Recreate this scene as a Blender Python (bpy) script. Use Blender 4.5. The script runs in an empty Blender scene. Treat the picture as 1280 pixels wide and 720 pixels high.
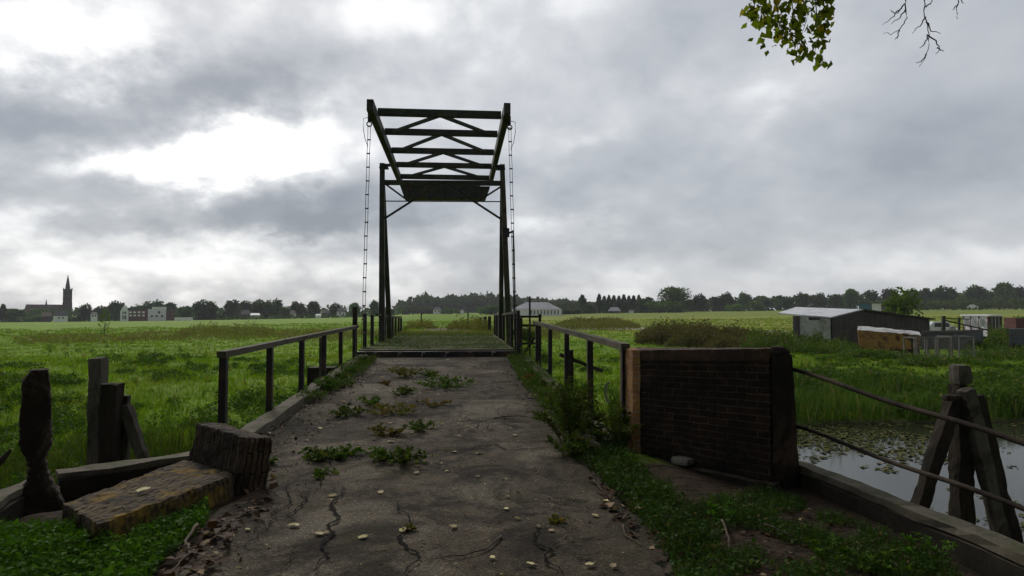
import bpy, bmesh, math, random
import numpy as np
from mathutils import Vector, Matrix, noise as mnoise

random.seed(7)
RNG = np.random.default_rng(11)
R = math.radians
scene = bpy.context.scene
COL = scene.collection

# ------------------------------------------------------------------ camera
PSI, PITCH, FPX, EYE = R(4.79), R(2.0), 800.0, 1.6
cd = bpy.data.cameras.new('camera')
cam = bpy.data.objects.new('camera', cd)
COL.objects.link(cam)
cd.sensor_width = 36.0
cd.lens = 36.0 * FPX / 1280.0
cd.clip_start = 0.05
cd.clip_end = 9000
cam.location = (0, 0, EYE)
cam.rotation_euler = (R(90) + PITCH, 0, -PSI)
scene.camera = cam

# ------------------------------------------------------------------ render and exposure
scene.render.engine = 'CYCLES'
cy = scene.cycles
cy.use_denoising = True
try:
    cy.denoiser = 'OPENIMAGEDENOISE'
except Exception:
    pass
cy.max_bounces = 6
cy.diffuse_bounces = 3
cy.glossy_bounces = 3
cy.transmission_bounces = 4
cy.transparent_max_bounces = 6
cy.use_adaptive_sampling = True
cy.adaptive_threshold = 0.02
scene.view_settings.view_transform = 'Standard'
scene.view_settings.look = 'None'
scene.view_settings.gamma = 1.0
scene.view_settings.use_curve_mapping = False
scene.view_settings.exposure = 0.60

# ------------------------------------------------------------------ sun
SUN_AZ, SUN_EL = R(-22.0), R(36.0)          # azimuth from +Y towards +X
sd = bpy.data.lights.new('sun', 'SUN')
sd.energy = 1.3
sd.angle = R(18)
sd.color = (1.0, 0.95, 0.88)
sun = bpy.data.objects.new('sun', sd)
COL.objects.link(sun)
to_sun = Vector((math.sin(SUN_AZ) * math.cos(SUN_EL), math.cos(SUN_AZ) * math.cos(SUN_EL), math.sin(SUN_EL)))
sun.rotation_euler = to_sun.to_track_quat('Z', 'Y').to_euler()
sun.location = to_sun * 100

# ------------------------------------------------------------------ world: overcast sky of broken cloud
world = bpy.data.worlds.new("World")
scene.world = world
world.use_nodes = True
WT = world.node_tree
WT.nodes.clear()


class N:
    """small helper for wiring nodes"""
    def __init__(s, tree):
        s.t = tree

    def node(s, kind, **kw):
        n = s.t.nodes.new(kind)
        for k, v in kw.items():
            setattr(n, k, v)
        return n

    def put(s, sock, v):
        if isinstance(v, bpy.types.NodeSocket):
            s.t.links.new(v, sock)
        elif v is not None:
            sock.default_value = v

    def math(s, op, a, b=None, c=None, clamp=False):
        n = s.node('ShaderNodeMath', operation=op)
        n.use_clamp = clamp
        s.put(n.inputs[0], a)
        if b is not None:
            s.put(n.inputs[1], b)
        if c is not None:
            s.put(n.inputs[2], c)
        return n.outputs[0]

    def noise(s, vec, scale, detail=4, rough=0.55, dist=0.0):
        n = s.node('ShaderNodeTexNoise')
        if vec is not None:
            s.put(n.inputs['Vector'], vec)
        n.inputs['Scale'].default_value = scale
        n.inputs['Detail'].default_value = detail
        n.inputs['Roughness'].default_value = rough
        n.inputs['Distortion'].default_value = dist
        return n

    def ramp(s, fac, stops):
        n = s.node('ShaderNodeValToRGB')
        el = n.color_ramp.elements
        while len(el) > 1:
            el.remove(el[-1])
        for i, (p, c) in enumerate(stops):
            e = el[0] if i == 0 else el.new(p)
            e.position = p
            e.color = c if len(c) == 4 else (*c, 1)
        s.put(n.inputs['Fac'], fac)
        return n.outputs['Color']

    def mix(s, fac, a, b, mode='MIX'):
        n = s.node('ShaderNodeMix', data_type='RGBA', blend_type=mode)
        s.put(n.inputs[0], fac)
        for k, v in ((6, a), (7, b)):
            if isinstance(v, (tuple, list)) and len(v) == 3:
                v = (*v, 1)
            s.put(n.inputs[k], v)
        return n.outputs[2]


def build_world():
    n = N(WT)
    out = n.node('ShaderNodeOutputWorld')
    bg = n.node('ShaderNodeBackground')
    bg.inputs['Strength'].default_value = 0.1
    sky = n.node('ShaderNodeTexSky')
    sky.sky_type = 'NISHITA'
    sky.sun_disc = False
    sky.sun_elevation = SUN_EL
    sky.sun_rotation = SUN_AZ
    tc = n.node('ShaderNodeTexCoord')
    rot = n.node('ShaderNodeVectorRotate', rotation_type='Z_AXIS')
    n.put(rot.inputs['Vector'], tc.outputs['Generated'])
    rot.inputs['Angle'].default_value = PSI          # azimuth zero = along the road, a little right of it
    # warp the direction a little so that the cloud banks get torn edges
    sep0 = n.node('ShaderNodeSeparateXYZ')
    n.put(sep0.inputs[0], rot.outputs[0])
    zc = n.math('MAXIMUM', sep0.outputs[2], 0.0)
    den = n.math('ADD', zc, 0.50)
    comb = n.node('ShaderNodeCombineXYZ')
    n.put(comb.inputs[0], n.math('DIVIDE', sep0.outputs[0], den))
    n.put(comb.inputs[1], n.math('DIVIDE', sep0.outputs[1], den))
    pl = comb.outputs[0]
    az = n.math('ARCTAN2', sep0.outputs[0], sep0.outputs[1])
    el = n.math('ARCSINE', sep0.outputs[2])
    w1 = n.noise(pl, 4.0, 6, 0.6)
    wsep = n.node('ShaderNodeSeparateColor')
    n.put(wsep.inputs[0], w1.outputs['Color'])
    azw = n.math('ADD', az, n.math('MULTIPLY', n.math('SUBTRACT', wsep.outputs[0], 0.5), 0.30))
    elw = n.math('ADD', el, n.math('MULTIPLY', n.math('SUBTRACT', wsep.outputs[1], 0.5), 0.16))

    def blob(px, py, sx, sy, ang, w):
        a0 = math.atan2(px - 640, FPX)
        e0 = math.atan2(388 - py, math.hypot(FPX, px - 640))
        c, s_ = math.cos(R(ang)), math.sin(R(ang))
        dx = n.math('SUBTRACT', azw, a0)
        dy = n.math('SUBTRACT', elw, e0)
        u = n.math('MULTIPLY_ADD', dx, c / (sx / FPX), n.math('MULTIPLY', dy, s_ / (sx / FPX)))
        v = n.math('MULTIPLY_ADD', dx, -s_ / (sy / FPX), n.math('MULTIPLY', dy, c / (sy / FPX)))
        q = n.math('MULTIPLY_ADD', u, u, n.math('MULTIPLY', v, v))
        g = n.math('POWER', 2.718, n.math('MULTIPLY', q, -1.0))
        return n.math('MULTIPLY', g, w)

    blobs = SKY_BLOBS
    tot = None
    for b in blobs:
        x = blob(*b)
        tot = x if tot is None else n.math('ADD', tot, x)
    n1 = n.noise(pl, 3.0, 8, 0.55, 0.1)
    mp = n.node('ShaderNodeMapping')
    n.put(mp.inputs['Vector'], pl)
    mp.inputs['Location'].default_value = (3.1, 7.7, 1.3)
    n2 = n.noise(mp.outputs[0], 6.5, 7, 0.50, 0.0)
    billow = n.math('ABSOLUTE', n.math('SUBTRACT', n2.outputs[0], 0.5))
    val = n.math('ADD', SKY_BASE, tot)
    # the cloud is more broken towards the sun, a smoother sheet away from it
    amp = n.math('MULTIPLY_ADD', az, -0.55, 0.80)
    amp = n.math('MAXIMUM', amp, 0.42)
    amp = n.math('MINIMUM', amp, 1.25)
    n0 = n.noise(mp.outputs[0], 1.4, 3, 0.5, 0.2)
    val = n.math('ADD', val, n.math('MULTIPLY', n.math('SUBTRACT', n0.outputs[0], 0.5), 0.35))
    val = n.math('ADD', val, n.math('MULTIPLY', n.math('SUBTRACT', n1.outputs[0], 0.5), amp))
    val = n.math('ADD', val, n.math('MULTIPLY', n.math('SUBTRACT', billow, 0.09), n.math('MULTIPLY', amp, 0.62)))
    # the half of the sky away from the sun is a little duller
    val = n.math('ADD', val, n.math('MULTIPLY', sep0.outputs[1], 0.06))
    cloud = n.ramp(val, [(0.0, (1.75, 1.95, 2.25)), (0.2, (2.35, 2.55, 2.85)), (0.42, (3.55, 3.72, 3.98)), (0.55, (4.6, 4.72, 4.9)),
                         (0.70, (6.6, 6.65, 6.7)), (0.85, (9.0, 9.0, 8.9)), (1.0, (10.6, 10.5, 10.2))])
    back = n.node('ShaderNodeMapRange', interpolation_type='SMOOTHSTEP')
    n.put(back.inputs['Value'], sep0.outputs[1])
    back.inputs['From Min'].default_value = -0.55
    back.inputs['From Max'].default_value = 0.50
    back.inputs['To Min'].default_value = 0.52
    back.inputs['To Max'].default_value = 1.0
    sc_ = n.node('ShaderNodeVectorMath', operation='SCALE')
    n.put(sc_.inputs[0], cloud)
    n.put(sc_.inputs['Scale'], back.outputs[0])
    cloud = sc_.outputs[0]
    col = n.mix(0.96, sky.outputs[0], cloud)
    n.put(bg.inputs['Color'], col)
    n.put(out.inputs['Surface'], bg.outputs[0])
    world.cycles.sampling_method = 'MANUAL'
    world.cycles.sample_map_resolution = 512


SKY_BASE = 0.378
SKY_BLOBS = [
    (250, 195, 150, 44, 14, 0.46), (50, 40, 110, 50, 8, 0.56), (330, 205, 90, 30, 10, 0.16), (110, 225, 70, 22, 10, 0.16), (440, 75, 150, 70, 20, 0.15),
    (330, 165, 90, 30, 25, 0.20), (160, 342, 280, 34, 0, 0.34), (170, 300, 120, 12, 0, 0.14),
    (520, 10, 160, 30, 0, 0.14), (400, 300, 70, 10, 15, 0.22), (1230, 312, 110, 26, 0, 0.07),
    (680, 290, 130, 12, 0, 0.12), (640, 360, 900, 34, 0, 0.12), (740, 165, 40, 20, 0, 0.12), (960, 120, 45, 22, 0, 0.12),
    (110, 135, 210, 44, 12, -0.34), (320, 80, 110, 34, 20, -0.24), (380, 264, 110, 26, 8, -0.36),
    (90, 250, 150, 24, -4, -0.18), (500, 285, 70, 14, 10, -0.14), (930, 235, 330, 50, 4, -0.13), (600, 60, 130, 60, 0, 0.07), (1000, 335, 300, 22, 0, 0.05),
    (1180, 130, 180, 80, 0, -0.05), (800, 60, 200, 60, 0, -0.03),
]
build_world()


# ------------------------------------------------------------------ where things stand: pixel of the photograph -> ground
_F = Vector((math.sin(PSI) * math.cos(PITCH), math.cos(PSI) * math.cos(PITCH), math.sin(PITCH)))
_Rt = Vector((math.cos(PSI), -math.sin(PSI), 0))
_Up = _Rt.cross(_F)
_H = Vector((math.sin(PSI), math.cos(PSI), 0))


def ray(px, py):
    return _F + _Rt * ((px - 640) / FPX) + _Up * ((360 - py) / FPX)


def at_z(px, py, z=0.0):
    r = ray(px, py)
    return Vector((0, 0, EYE)) + r * ((z - EYE) / r.z)


def at_d(px, py, d):
    r = ray(px, py)
    return Vector((0, 0, EYE)) + r * (d / r.dot(_H))


def at_y(px, py, y):
    r = ray(px, py)
    return Vector((0, 0, EYE)) + r * (y / r.y)


# ------------------------------------------------------------------ terrain height
_PXS = np.array([-600, 0, 200, 400, 540, 700, 850, 1000, 1280, 1900])
_YBS = np.array([404, 403, 401, 397.5, 393.5, 392.5, 390, 388, 385.5, 385])


def sstep(a, b, x):
    t = np.clip((x - a) / (b - a), 0, 1)
    return t * t * (3 - 2 * t)


def road_z(y):
    return 0.30 * np.clip((np.asarray(y, float) - 7.0) / 11.0, 0, 1)


def far_edge(x):
    """far bank of the canal"""
    return np.clip(14.2 + 0.33 * np.asarray(x, float), 11.2, 17.6)


def ground_z(x, y):
    x = np.asarray(x, float)
    y = np.asarray(y, float)
    d = x * math.sin(PSI) + y * math.cos(PSI)
    xc = x * math.cos(PSI) - y * math.sin(PSI)
    px = 640 + FPX * xc / np.maximum(d, 1.0)
    z350 = EYE - (np.interp(px, _PXS, _YBS) - 388) * 350 / FPX
    t = np.clip((d - 60) / 290, 0, 1)
    und = (0.10 * np.sin(x * 0.21 + 1.3) * np.sin(y * 0.17) + 0.07 * np.sin(x * 0.53 + y * 0.31)
           + 0.04 * np.sin(x * 1.3 - y * 0.9 + 2) + 0.03 * np.sin(x * 2.1 + y * 1.7))
    field = -1.0 + t * (z350 + 1.0) + und * (1 - 0.7 * t)
    # bank falls to the canal
    ye = far_edge(x)
    bank = -1.55 + (field + 1.55) * sstep(0, 11, y - ye) ** 0.8
    z = np.where(y < ye + 11, bank, field)
    z = np.where(y < ye, -1.55 - 0.7 * sstep(0, 1.5, ye - y), z)
    # near bank, outside the wing walls
    nb = 2.2
    z = np.where(y < nb, np.maximum(z, -2.2 + 2.0 * sstep(0, 3.0, nb - y) + und * 0.3), z)
    # headland that carries the road: between the wing walls
    vx = np.abs(x - 0.0)
    verge = -0.035 + 0.05 * sstep(1.4, 2.6, np.abs(x + 0.3)) + 0.4 * und * sstep(1.8, 3.2, np.abs(x + 0.3))
    verge = verge - 0.13 * sstep(1.9, 2.8, x) - 0.10 * sstep(2.6, 3.3, -x) * sstep(5.2, 5.8, y)
    edge = np.interp(x, [-3.7, -2.75, -2.0, 2.0, 2.95, 3.4], [6.28, 6.98, 6.98, 7.25, 6.0, 6.2])
    inside = (1 - sstep(3.42, 3.60, vx)) * (1 - sstep(edge - 0.05, edge + 0.15, y))
    z = z * (1 - inside) + verge * inside
    # beyond the bridge: the causeway of the track
    tr = (1 - sstep(2.4, 6.5, np.abs(x + 0.55))) * sstep(31.0, 32.4, y) * (1 - sstep(40, 85, y))
    z = z * (1 - tr) + (0.33 + 0.15 * und) * tr
    return z


def gz(x, y):
    return float(ground_z(x, y))


# ------------------------------------------------------------------ materials
MATS = {}


def new_mat(name):
    m = bpy.data.materials.new(name)
    m.use_nodes = True
    m.node_tree.nodes.clear()
    n = N(m.node_tree)
    out = n.node('ShaderNodeOutputMaterial')
    b = n.node('ShaderNodeBsdfPrincipled')
    n.put(out.inputs['Surface'], b.outputs[0])
    MATS[name] = m
    return m, n, b, out


def bump(n, b, h, strength=0.4, dist=0.02, prev=None):
    k = n.node('ShaderNodeBump')
    k.inputs['Strength'].default_value = strength
    k.inputs['Distance'].default_value = dist
    n.put(k.inputs['Height'], h)
    if prev is not None:
        n.put(k.inputs['Normal'], prev)
    n.put(b.inputs['Normal'], k.outputs[0])
    return k.outputs[0]


def plain(name, c1, c2, scale=4.0, rough=0.8, bmp=0.3, stretch=(1, 1, 1), moss=None, moss_amt=0.0, stain=None, metal=0.0, dist=0.01):
    """two-tone weathered surface, growth on the upward faces, blotchy stains"""
    m, n, b, out = new_mat(name)
    tc = n.node('ShaderNodeTexCoord')
    mp = n.node('ShaderNodeMapping')
    n.put(mp.inputs['Vector'], tc.outputs['Object'])
    mp.inputs['Scale'].default_value = stretch
    a = n.noise(mp.outputs[0], scale, 6, 0.62, 0.3)
    c = n.mix(n.ramp(a.outputs[0], [(0.3, (0, 0, 0)), (0.7, (1, 1, 1))]), c1, c2)
    fine = n.noise(mp.outputs[0], scale * 7, 5, 0.7)
    c = n.mix(0.55, c, n.ramp(fine.outputs[0], [(0.25, (0.45, 0.45, 0.45)), (0.75, (1.4, 1.4, 1.4))]), 'MULTIPLY')
    if stain:
        s = n.noise(tc.outputs['Object'], 1.7, 5, 0.65, 0.6)
        c = n.mix(n.ramp(s.outputs[0], [(0.5, (0, 0, 0)), (0.62, (1, 1, 1))]), c, stain)
    if moss:
        geo = n.node('ShaderNodeNewGeometry')
        sp = n.node('ShaderNodeSeparateXYZ')
        n.put(sp.inputs[0], geo.outputs['Normal'])
        mo = n.noise(tc.outputs['Object'], 5.5, 6, 0.7, 0.3)
        f = n.math('MULTIPLY', n.math('SUBTRACT', n.math('ADD', mo.outputs[0], n.math('MULTIPLY', sp.outputs[2], 0.35)), 1.0 - moss_amt), 5.0, clamp=True)
        c = n.mix(f, c, moss)
    n.put(b.inputs['Base Color'], c)
    b.inputs['Roughness'].default_value = rough
    b.inputs['Metallic'].default_value = metal
    b.inputs['Specular IOR Level'].default_value = 0.12 if rough > 0.75 else 0.4
    if bmp:
        h = n.math('ADD', a.outputs[0], n.math('MULTIPLY', fine.outputs[0], 0.5))
        bump(n, b, h, bmp, dist)
    return m


def leafy(name, dark, light, accent=None, accent_amt=0.0, trans=0.35, rough=0.65, patch=0.35, spec=0.06, dry=None, vary=0.5):
    """leaves or blades: every loose face its own tone, patches of tone, light coming through"""
    m, n, b, out = new_mat(name)
    geo = n.node('ShaderNodeNewGeometry')
    oi = n.node('ShaderNodeObjectInfo')
    rnd = geo.outputs['Random Per Island']
    tc = n.node('ShaderNodeTexCoord')
    pa = n.noise(geo.outputs['Position'], patch, 4, 0.6)
    f = n.math('ADD', n.math('MULTIPLY', rnd, 0.5), n.math('MULTIPLY', n.ramp(pa.outputs[0], [(0.32, (0, 0, 0)), (0.68, (1, 1, 1))]), 0.5))
    c = n.mix(f, dark, light)
    if accent:
        sel = n.math('GREATER_THAN', n.math('FRACT', n.math('MULTIPLY', rnd, 17.31)), 1 - accent_amt)
        c = n.mix(sel, c, accent)
    if dry:
        dn = n.noise(geo.outputs['Position'], 0.16, 5, 0.65, 0.4)
        c = n.mix(n.ramp(dn.outputs[0], [(0.48, (0, 0, 0)), (0.66, (0.75, 0.75, 0.75))]), c, dry)
    hsv = n.node('ShaderNodeHueSaturation')
    n.put(hsv.inputs['Color'], c)
    n.put(hsv.inputs['Value'], n.math('MULTIPLY_ADD', oi.outputs['Random'], vary, 1 - vary / 2))
    n.put(hsv.inputs['Hue'], n.math('MULTIPLY_ADD', oi.outputs['Random'], 0.06 * vary, 0.5 - 0.03 * vary))
    c = hsv.outputs[0]
    n.put(b.inputs['Base Color'], c)
    b.inputs['Roughness'].default_value = rough
    b.inputs['Specular IOR Level'].default_value = spec
    if trans > 0:
        tr = n.node('ShaderNodeBsdfTranslucent')
        n.put(tr.inputs['Color'], n.mix(1.0, c, (1.25, 1.3, 0.55), 'MULTIPLY'))
        mx = n.node('ShaderNodeMixShader')
        mx.inputs[0].default_value = trans
        n.put(mx.inputs[1], b.outputs[0])
        n.put(mx.inputs[2], tr.outputs[0])
        n.put(out.inputs['Surface'], mx.outputs[0])
    return m


def brick(name, c1, c2, mortar, rot=False, lichen=None, lichen_amt=0.5, dirt=(0.02, 0.017, 0.013), dirt_amt=0.5, bw=0.215, rh=0.064, mort=0.006):
    m, n, b, out = new_mat(name)
    tc = n.node('ShaderNodeTexCoord')
    mp = n.node('ShaderNodeMapping')
    n.put(mp.inputs['Vector'], tc.outputs['UV'])
    if rot:
        mp.inputs['Rotation'].default_value = (0, 0, R(90))
    wob = n.noise(tc.outputs['UV'], 6, 3, 0.5)
    wv = n.node('ShaderNodeVectorMath', operation='MULTIPLY_ADD')
    n.put(wv.inputs[0], wob.outputs['Color'])
    wv.inputs[1].default_value = (0.020, 0.020, 0)
    n.put(wv.inputs[2], mp.outputs[0])
    bt = n.node('ShaderNodeTexBrick')
    n.put(bt.inputs['Vector'], wv.outputs[0])
    bt.inputs['Scale'].default_value = 1.0
    bt.inputs['Brick Width'].default_value = bw
    bt.inputs['Row Height'].default_value = rh
    bt.inputs['Mortar Size'].default_value = mort
    bt.inputs['Mortar Smooth'].default_value = 0.25
    bt.inputs['Bias'].default_value = 0.0
    bt.inputs['Color1'].default_value = (*c1, 1)
    bt.inputs['Color2'].default_value = (*c2, 1)
    bt.inputs['Mortar'].default_value = (*mortar, 1)
    c = bt.outputs['Color']
    fine = n.noise(tc.outputs['Object'], 38, 6, 0.7)
    c = n.mix(0.6, c, n.ramp(fine.outputs[0], [(0.25, (0.4, 0.4, 0.4)), (0.75, (1.5, 1.5, 1.5))]), 'MULTIPLY')
    di = n.noise(tc.outputs['Object'], 2.6, 6, 0.68, 0.5)
    c = n.mix(n.math('MULTIPLY', n.math('SUBTRACT', di.outputs[0], 1 - dirt_amt - 0.12), 4.0, clamp=True), c, dirt)
    if lichen:
        geo = n.node('ShaderNodeNewGeometry')
        li = n.noise(tc.outputs['Object'], 4.2, 6, 0.72, 0.4)
        f = n.math('MULTIPLY', n.math('SUBTRACT', li.outputs[0], 1 - lichen_amt), 6.0, clamp=True)
        c = n.mix(n.math('MULTIPLY', f, 0.85), c, lichen)
    n.put(b.inputs['Base Color'], c)
    b.inputs['Roughness'].default_value = 0.92
    b.inputs['Specular IOR Level'].default_value = 0.2
    h = n.math('ADD', n.math('MULTIPLY', bt.outputs['Fac'], -1.0), n.math('MULTIPLY', fine.outputs[0], 0.7))
    bump(n, b, h, 0.7, 0.012)
    return m


# ------------------------------------------------------------------ mesh builder
def world_loc(o):
    v = Vector((0, 0, 0))
    while o is not None:
        v += o.location
        o = o.parent
    return v


def tag(o, label=None, cat=None, group=None, kind=None):
    if label:
        o['label'] = label
    if cat:
        o['category'] = cat
    if group:
        o['group'] = group
    if kind:
        o['kind'] = kind
    return o


def empty(name, loc, label, cat, group=None, kind=None):
    o = bpy.data.objects.new(name, None)
    o.empty_display_size = 0.2
    COL.objects.link(o)
    o.location = loc
    return tag(o, label, cat, group, kind)


class MB:
    """collects shapes in world coordinates; build() links them as one mesh object"""
    def __init__(s):
        s.v, s.f, s.uv = [], [], []

    def face(s, idx, uvs):
        s.f.append(tuple(idx))
        s.uv.append(list(uvs))

    def quad(s, a, b, c, d):
        i = len(s.v)
        s.v += [Vector(a), Vector(b), Vector(c), Vector(d)]
        w, h = (Vector(b) - Vector(a)).length, (Vector(d) - Vector(a)).length
        s.face((i, i + 1, i + 2, i + 3), [(0, 0), (w, 0), (w, h), (0, h)])
        return s

    def hexa(s, c, step=None, amp=0.0, ns=3.0, seed=0.0, run_on=False):
        """six-faced block from 8 corners (4 bottom, 4 top, both counter-clockwise from above); split and roughened if step"""
        c = [Vector(p) for p in c]
        if step is None:
            nx = ny = nz = 1
        else:
            nx = max(1, int(((c[1] - c[0]).length + (c[2] - c[3]).length) / 2 / step + 0.5))
            ny = max(1, int(((c[3] - c[0]).length + (c[2] - c[1]).length) / 2 / step + 0.5))
            nz = max(1, int(((c[4] - c[0]).length + (c[6] - c[2]).length) / 2 / step + 0.5))
        idx = {}

        def vert(i, j, k):
            key = (i, j, k)
            if key not in idx:
                u, v, w = i / nx, j / ny, k / nz
                lo = c[0].lerp(c[1], u).lerp(c[3].lerp(c[2], u), v)
                hi = c[4].lerp(c[5], u).lerp(c[7].lerp(c[6], u), v)
                p = lo.lerp(hi, w)
                if amp:
                    q = p * ns + Vector((seed, seed * 1.7, -seed))
                    p = p + (mnoise.noise_vector(q) + 0.5 * mnoise.noise_vector(q * 2.7) + 0.3 * mnoise.noise_vector(q * 7.1)) * amp
                    # worn corners
                    ed = (i in (0, nx)) + (j in (0, ny) and not run_on) + (k in (0, nz))
                    if ed >= 2:
                        mid = (lo.lerp(hi, 0.5))
                        cen = sum(c, Vector()) / 8
                        if run_on:
                            cen = (c[0].lerp(c[3], v) + c[1].lerp(c[2], v) + c[4].lerp(c[7], v) + c[5].lerp(c[6], v)) / 4
                        p = p + (cen - p).normalized() * amp * (0.9 if ed == 2 else 1.6) * (0.4 + abs(mnoise.noise(q * 1.9)) * 2)
                idx[key] = len(s.v)
                s.v.append(p)
            return idx[key]

        lx = (c[1] - c[0]).length
        ly = (c[3] - c[0]).length
        lz = (c[4] - c[0]).length

        def side(na, nb, fn, la, lb, flip):
            for a in range(na):
                for b_ in range(nb):
                    q = [fn(a, b_), fn(a + 1, b_), fn(a + 1, b_ + 1), fn(a, b_ + 1)]
                    t = [(a / na * la, b_ / nb * lb), ((a + 1) / na * la, b_ / nb * lb),
                         ((a + 1) / na * la, (b_ + 1) / nb * lb), (a / na * la, (b_ + 1) / nb * lb)]
                    if flip:
                        q.reverse()
                        t.reverse()
                    s.face(q, t)
        side(nx, ny, lambda a, b_: vert(a, b_, 0), lx, ly, True)
        side(nx, ny, lambda a, b_: vert(a, b_, nz), lx, ly, False)
        side(nx, nz, lambda a, b_: vert(a, 0, b_), lx, lz, False)
        side(nx, nz, lambda a, b_: vert(a, ny, b_), lx, lz, True)
        side(ny, nz, lambda a, b_: vert(0, a, b_), ly, lz, True)
        side(ny, nz, lambda a, b_: vert(nx, a, b_), ly, lz, False)
        return s

    def box(s, lo, hi, **k):
        (x0, y0, z0), (x1, y1, z1) = lo, hi
        return s.hexa([(x0, y0, z0), (x1, y0, z0), (x1, y1, z0), (x0, y1, z0),
                       (x0, y0, z1), (x1, y0, z1), (x1, y1, z1), (x0, y1, z1)], **k)

    def bar(s, p, q, w, h, up=(0, 0, 1), w2=None, h2=None, **k):
        """straight timber or rolled section from p to q, w across and h along 'up'"""
        p, q, up = Vector(p), Vector(q), Vector(up)
        d = (q - p).normalized()
        x = up.cross(d)
        if x.length < 1e-4:
            x = Vector((0, 1, 0)).cross(d)
        x.normalize()
        y = d.cross(x).normalized()
        w2 = w if w2 is None else w2
        h2 = h if h2 is None else h2
        a = [p - x * w / 2 - y * h / 2, p + x * w / 2 - y * h / 2, p + x * w / 2 + y * h / 2, p - x * w / 2 + y * h / 2]
        b = [q - x * w2 / 2 - y * h2 / 2, q + x * w2 / 2 - y * h2 / 2, q + x * w2 / 2 + y * h2 / 2, q - x * w2 / 2 + y * h2 / 2]
        # cross section is the 'bottom', the far end the 'top'; counter-clockwise seen from the end q
        return s.hexa([a[0], a[1], a[2], a[3], b[0], b[1], b[2], b[3]], **k)

    def tube(s, pts, rad, n=8, caps=True):
        pts = [Vector(p) for p in pts]
        if not isinstance(rad, (list, tuple)):
            rad = [rad] * len(pts)
        base = len(s.v)
        ref = Vector((0, 0, 1))
        L = 0
        for i, p in enumerate(pts):
            d = (pts[min(i + 1, len(pts) - 1)] - pts[max(i - 1, 0)]).normalized()
            x = d.cross(ref)
            if x.length < 0.05:
                x = d.cross(Vector((0, 1, 0)))
            x.normalize()
            y = x.cross(d)
            for k in range(n):
                a = 2 * math.pi * k / n
                s.v.append(p + (x * math.cos(a) + y * math.sin(a)) * rad[i])
        for i in range(len(pts) - 1):
            l2 = L + (pts[i + 1] - pts[i]).length
            for k in range(n):
                k2 = (k + 1) % n
                a0, a1 = k / n, (k + 1) / n
                r = rad[i] * 6.28
                s.face((base + i * n + k2, base + i * n + k, base + (i + 1) * n + k, base + (i + 1) * n + k2),
                       [(a1 * r, L), (a0 * r, L), (a0 * r, l2), (a1 * r, l2)])
            L = l2
        if caps:
            s.face([base + k for k in range(n)], [(0, 0)] * n)
            e = base + (len(pts) - 1) * n
            s.face([e + k for k in reversed(range(n))], [(0, 0)] * n)
        return s

    def prism(s, poly, z0, z1):
        """upright prism over a counter-clockwise plan; z0, z1 numbers or one per corner"""
        m = len(poly)
        z0 = z0 if isinstance(z0, (list, tuple)) else [z0] * m
        z1 = z1 if isinstance(z1, (list, tuple)) else [z1] * m
        i = len(s.v)
        s.v += [Vector((p[0], p[1], z)) for p, z in zip(poly, z0)] + [Vector((p[0], p[1], z)) for p, z in zip(poly, z1)]
        L = 0
        for k in range(m):
            k2 = (k + 1) % m
            l2 = L + math.hypot(poly[k2][0] - poly[k][0], poly[k2][1] - poly[k][1])
            s.face((i + k, i + k2, i + m + k2, i + m + k), [(L, z0[k]), (l2, z0[k2]), (l2, z1[k2]), (L, z1[k])])
            L = l2
        s.face([i + m + k for k in range(m)], [(p[0], p[1]) for p in poly])
        s.face([i + k for k in reversed(range(m))], [(p[0], p[1]) for p in reversed(poly)])
        return s

    def build(s, name, mat, parent=None, loc=None, bevel=0.0, smooth=False):
        o0 = world_loc(parent) if parent is not None else Vector(loc or (0, 0, 0))
        me = bpy.data.meshes.new(name)
        me.from_pydata([tuple(p - o0) for p in s.v], [], s.f)
        uvl = me.uv_layers.new(name='UVMap')
        flat = [c for fu in s.uv for uv in fu for c in uv]
        uvl.data.foreach_set('uv', flat)
        me.materials.append(mat if not isinstance(mat, str) else MATS[mat])
        if smooth:
            me.polygons.foreach_set('use_smooth', [True] * len(me.polygons))
        me.update()
        o = bpy.data.objects.new(name, me)
        COL.objects.link(o)
        if parent is not None:
            o.parent = parent
        else:
            o.location = o0
        if bevel:
            b = o.modifiers.new('worn_edges', 'BEVEL')
            b.width = bevel
            b.segments = 2
            b.limit_method = 'ANGLE'
        return o


def copy_tree(o, parent=None):
    c = o.copy()
    COL.objects.link(c)
    c.parent = parent
    for ch in list(o.children):
        copy_tree(ch, c)
    return c


def mesh_np(name, V, quads=None, tris=None, mat=None, parent=None, loc=(0, 0, 0), smooth=False):
    """fast mesh from numpy arrays (V in world coordinates)"""
    o0 = np.array(world_loc(parent) if parent is not None else loc, float)
    V = np.asarray(V, np.float32) - o0.astype(np.float32)
    me = bpy.data.meshes.new(name)
    nq = 0 if quads is None else len(quads)
    nt = 0 if tris is None else len(tris)
    loops = np.concatenate([quads.ravel() if nq else np.zeros(0, int), tris.ravel() if nt else np.zeros(0, int)]).astype(np.int32)
    starts = np.concatenate([np.arange(nq) * 4, nq * 4 + np.arange(nt) * 3]).astype(np.int32)
    totals = np.concatenate([np.full(nq, 4), np.full(nt, 3)]).astype(np.int32)
    me.vertices.add(len(V))
    me.vertices.foreach_set('co', V.ravel())
    me.loops.add(len(loops))
    me.loops.foreach_set('vertex_index', loops)
    me.polygons.add(nq + nt)
    me.polygons.foreach_set('loop_start', starts)
    me.polygons.foreach_set('loop_total', totals)
    if smooth:
        me.polygons.foreach_set('use_smooth', np.ones(nq + nt, bool))
    me.update(calc_edges=True)
    me.validate()
    if mat is not None:
        me.materials.append(MATS[mat] if isinstance(mat, str) else mat)
    o = bpy.data.objects.new(name, me)
    COL.objects.link(o)
    if parent is not None:
        o.parent = parent
    else:
        o.location = tuple(o0)
    return o


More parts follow.
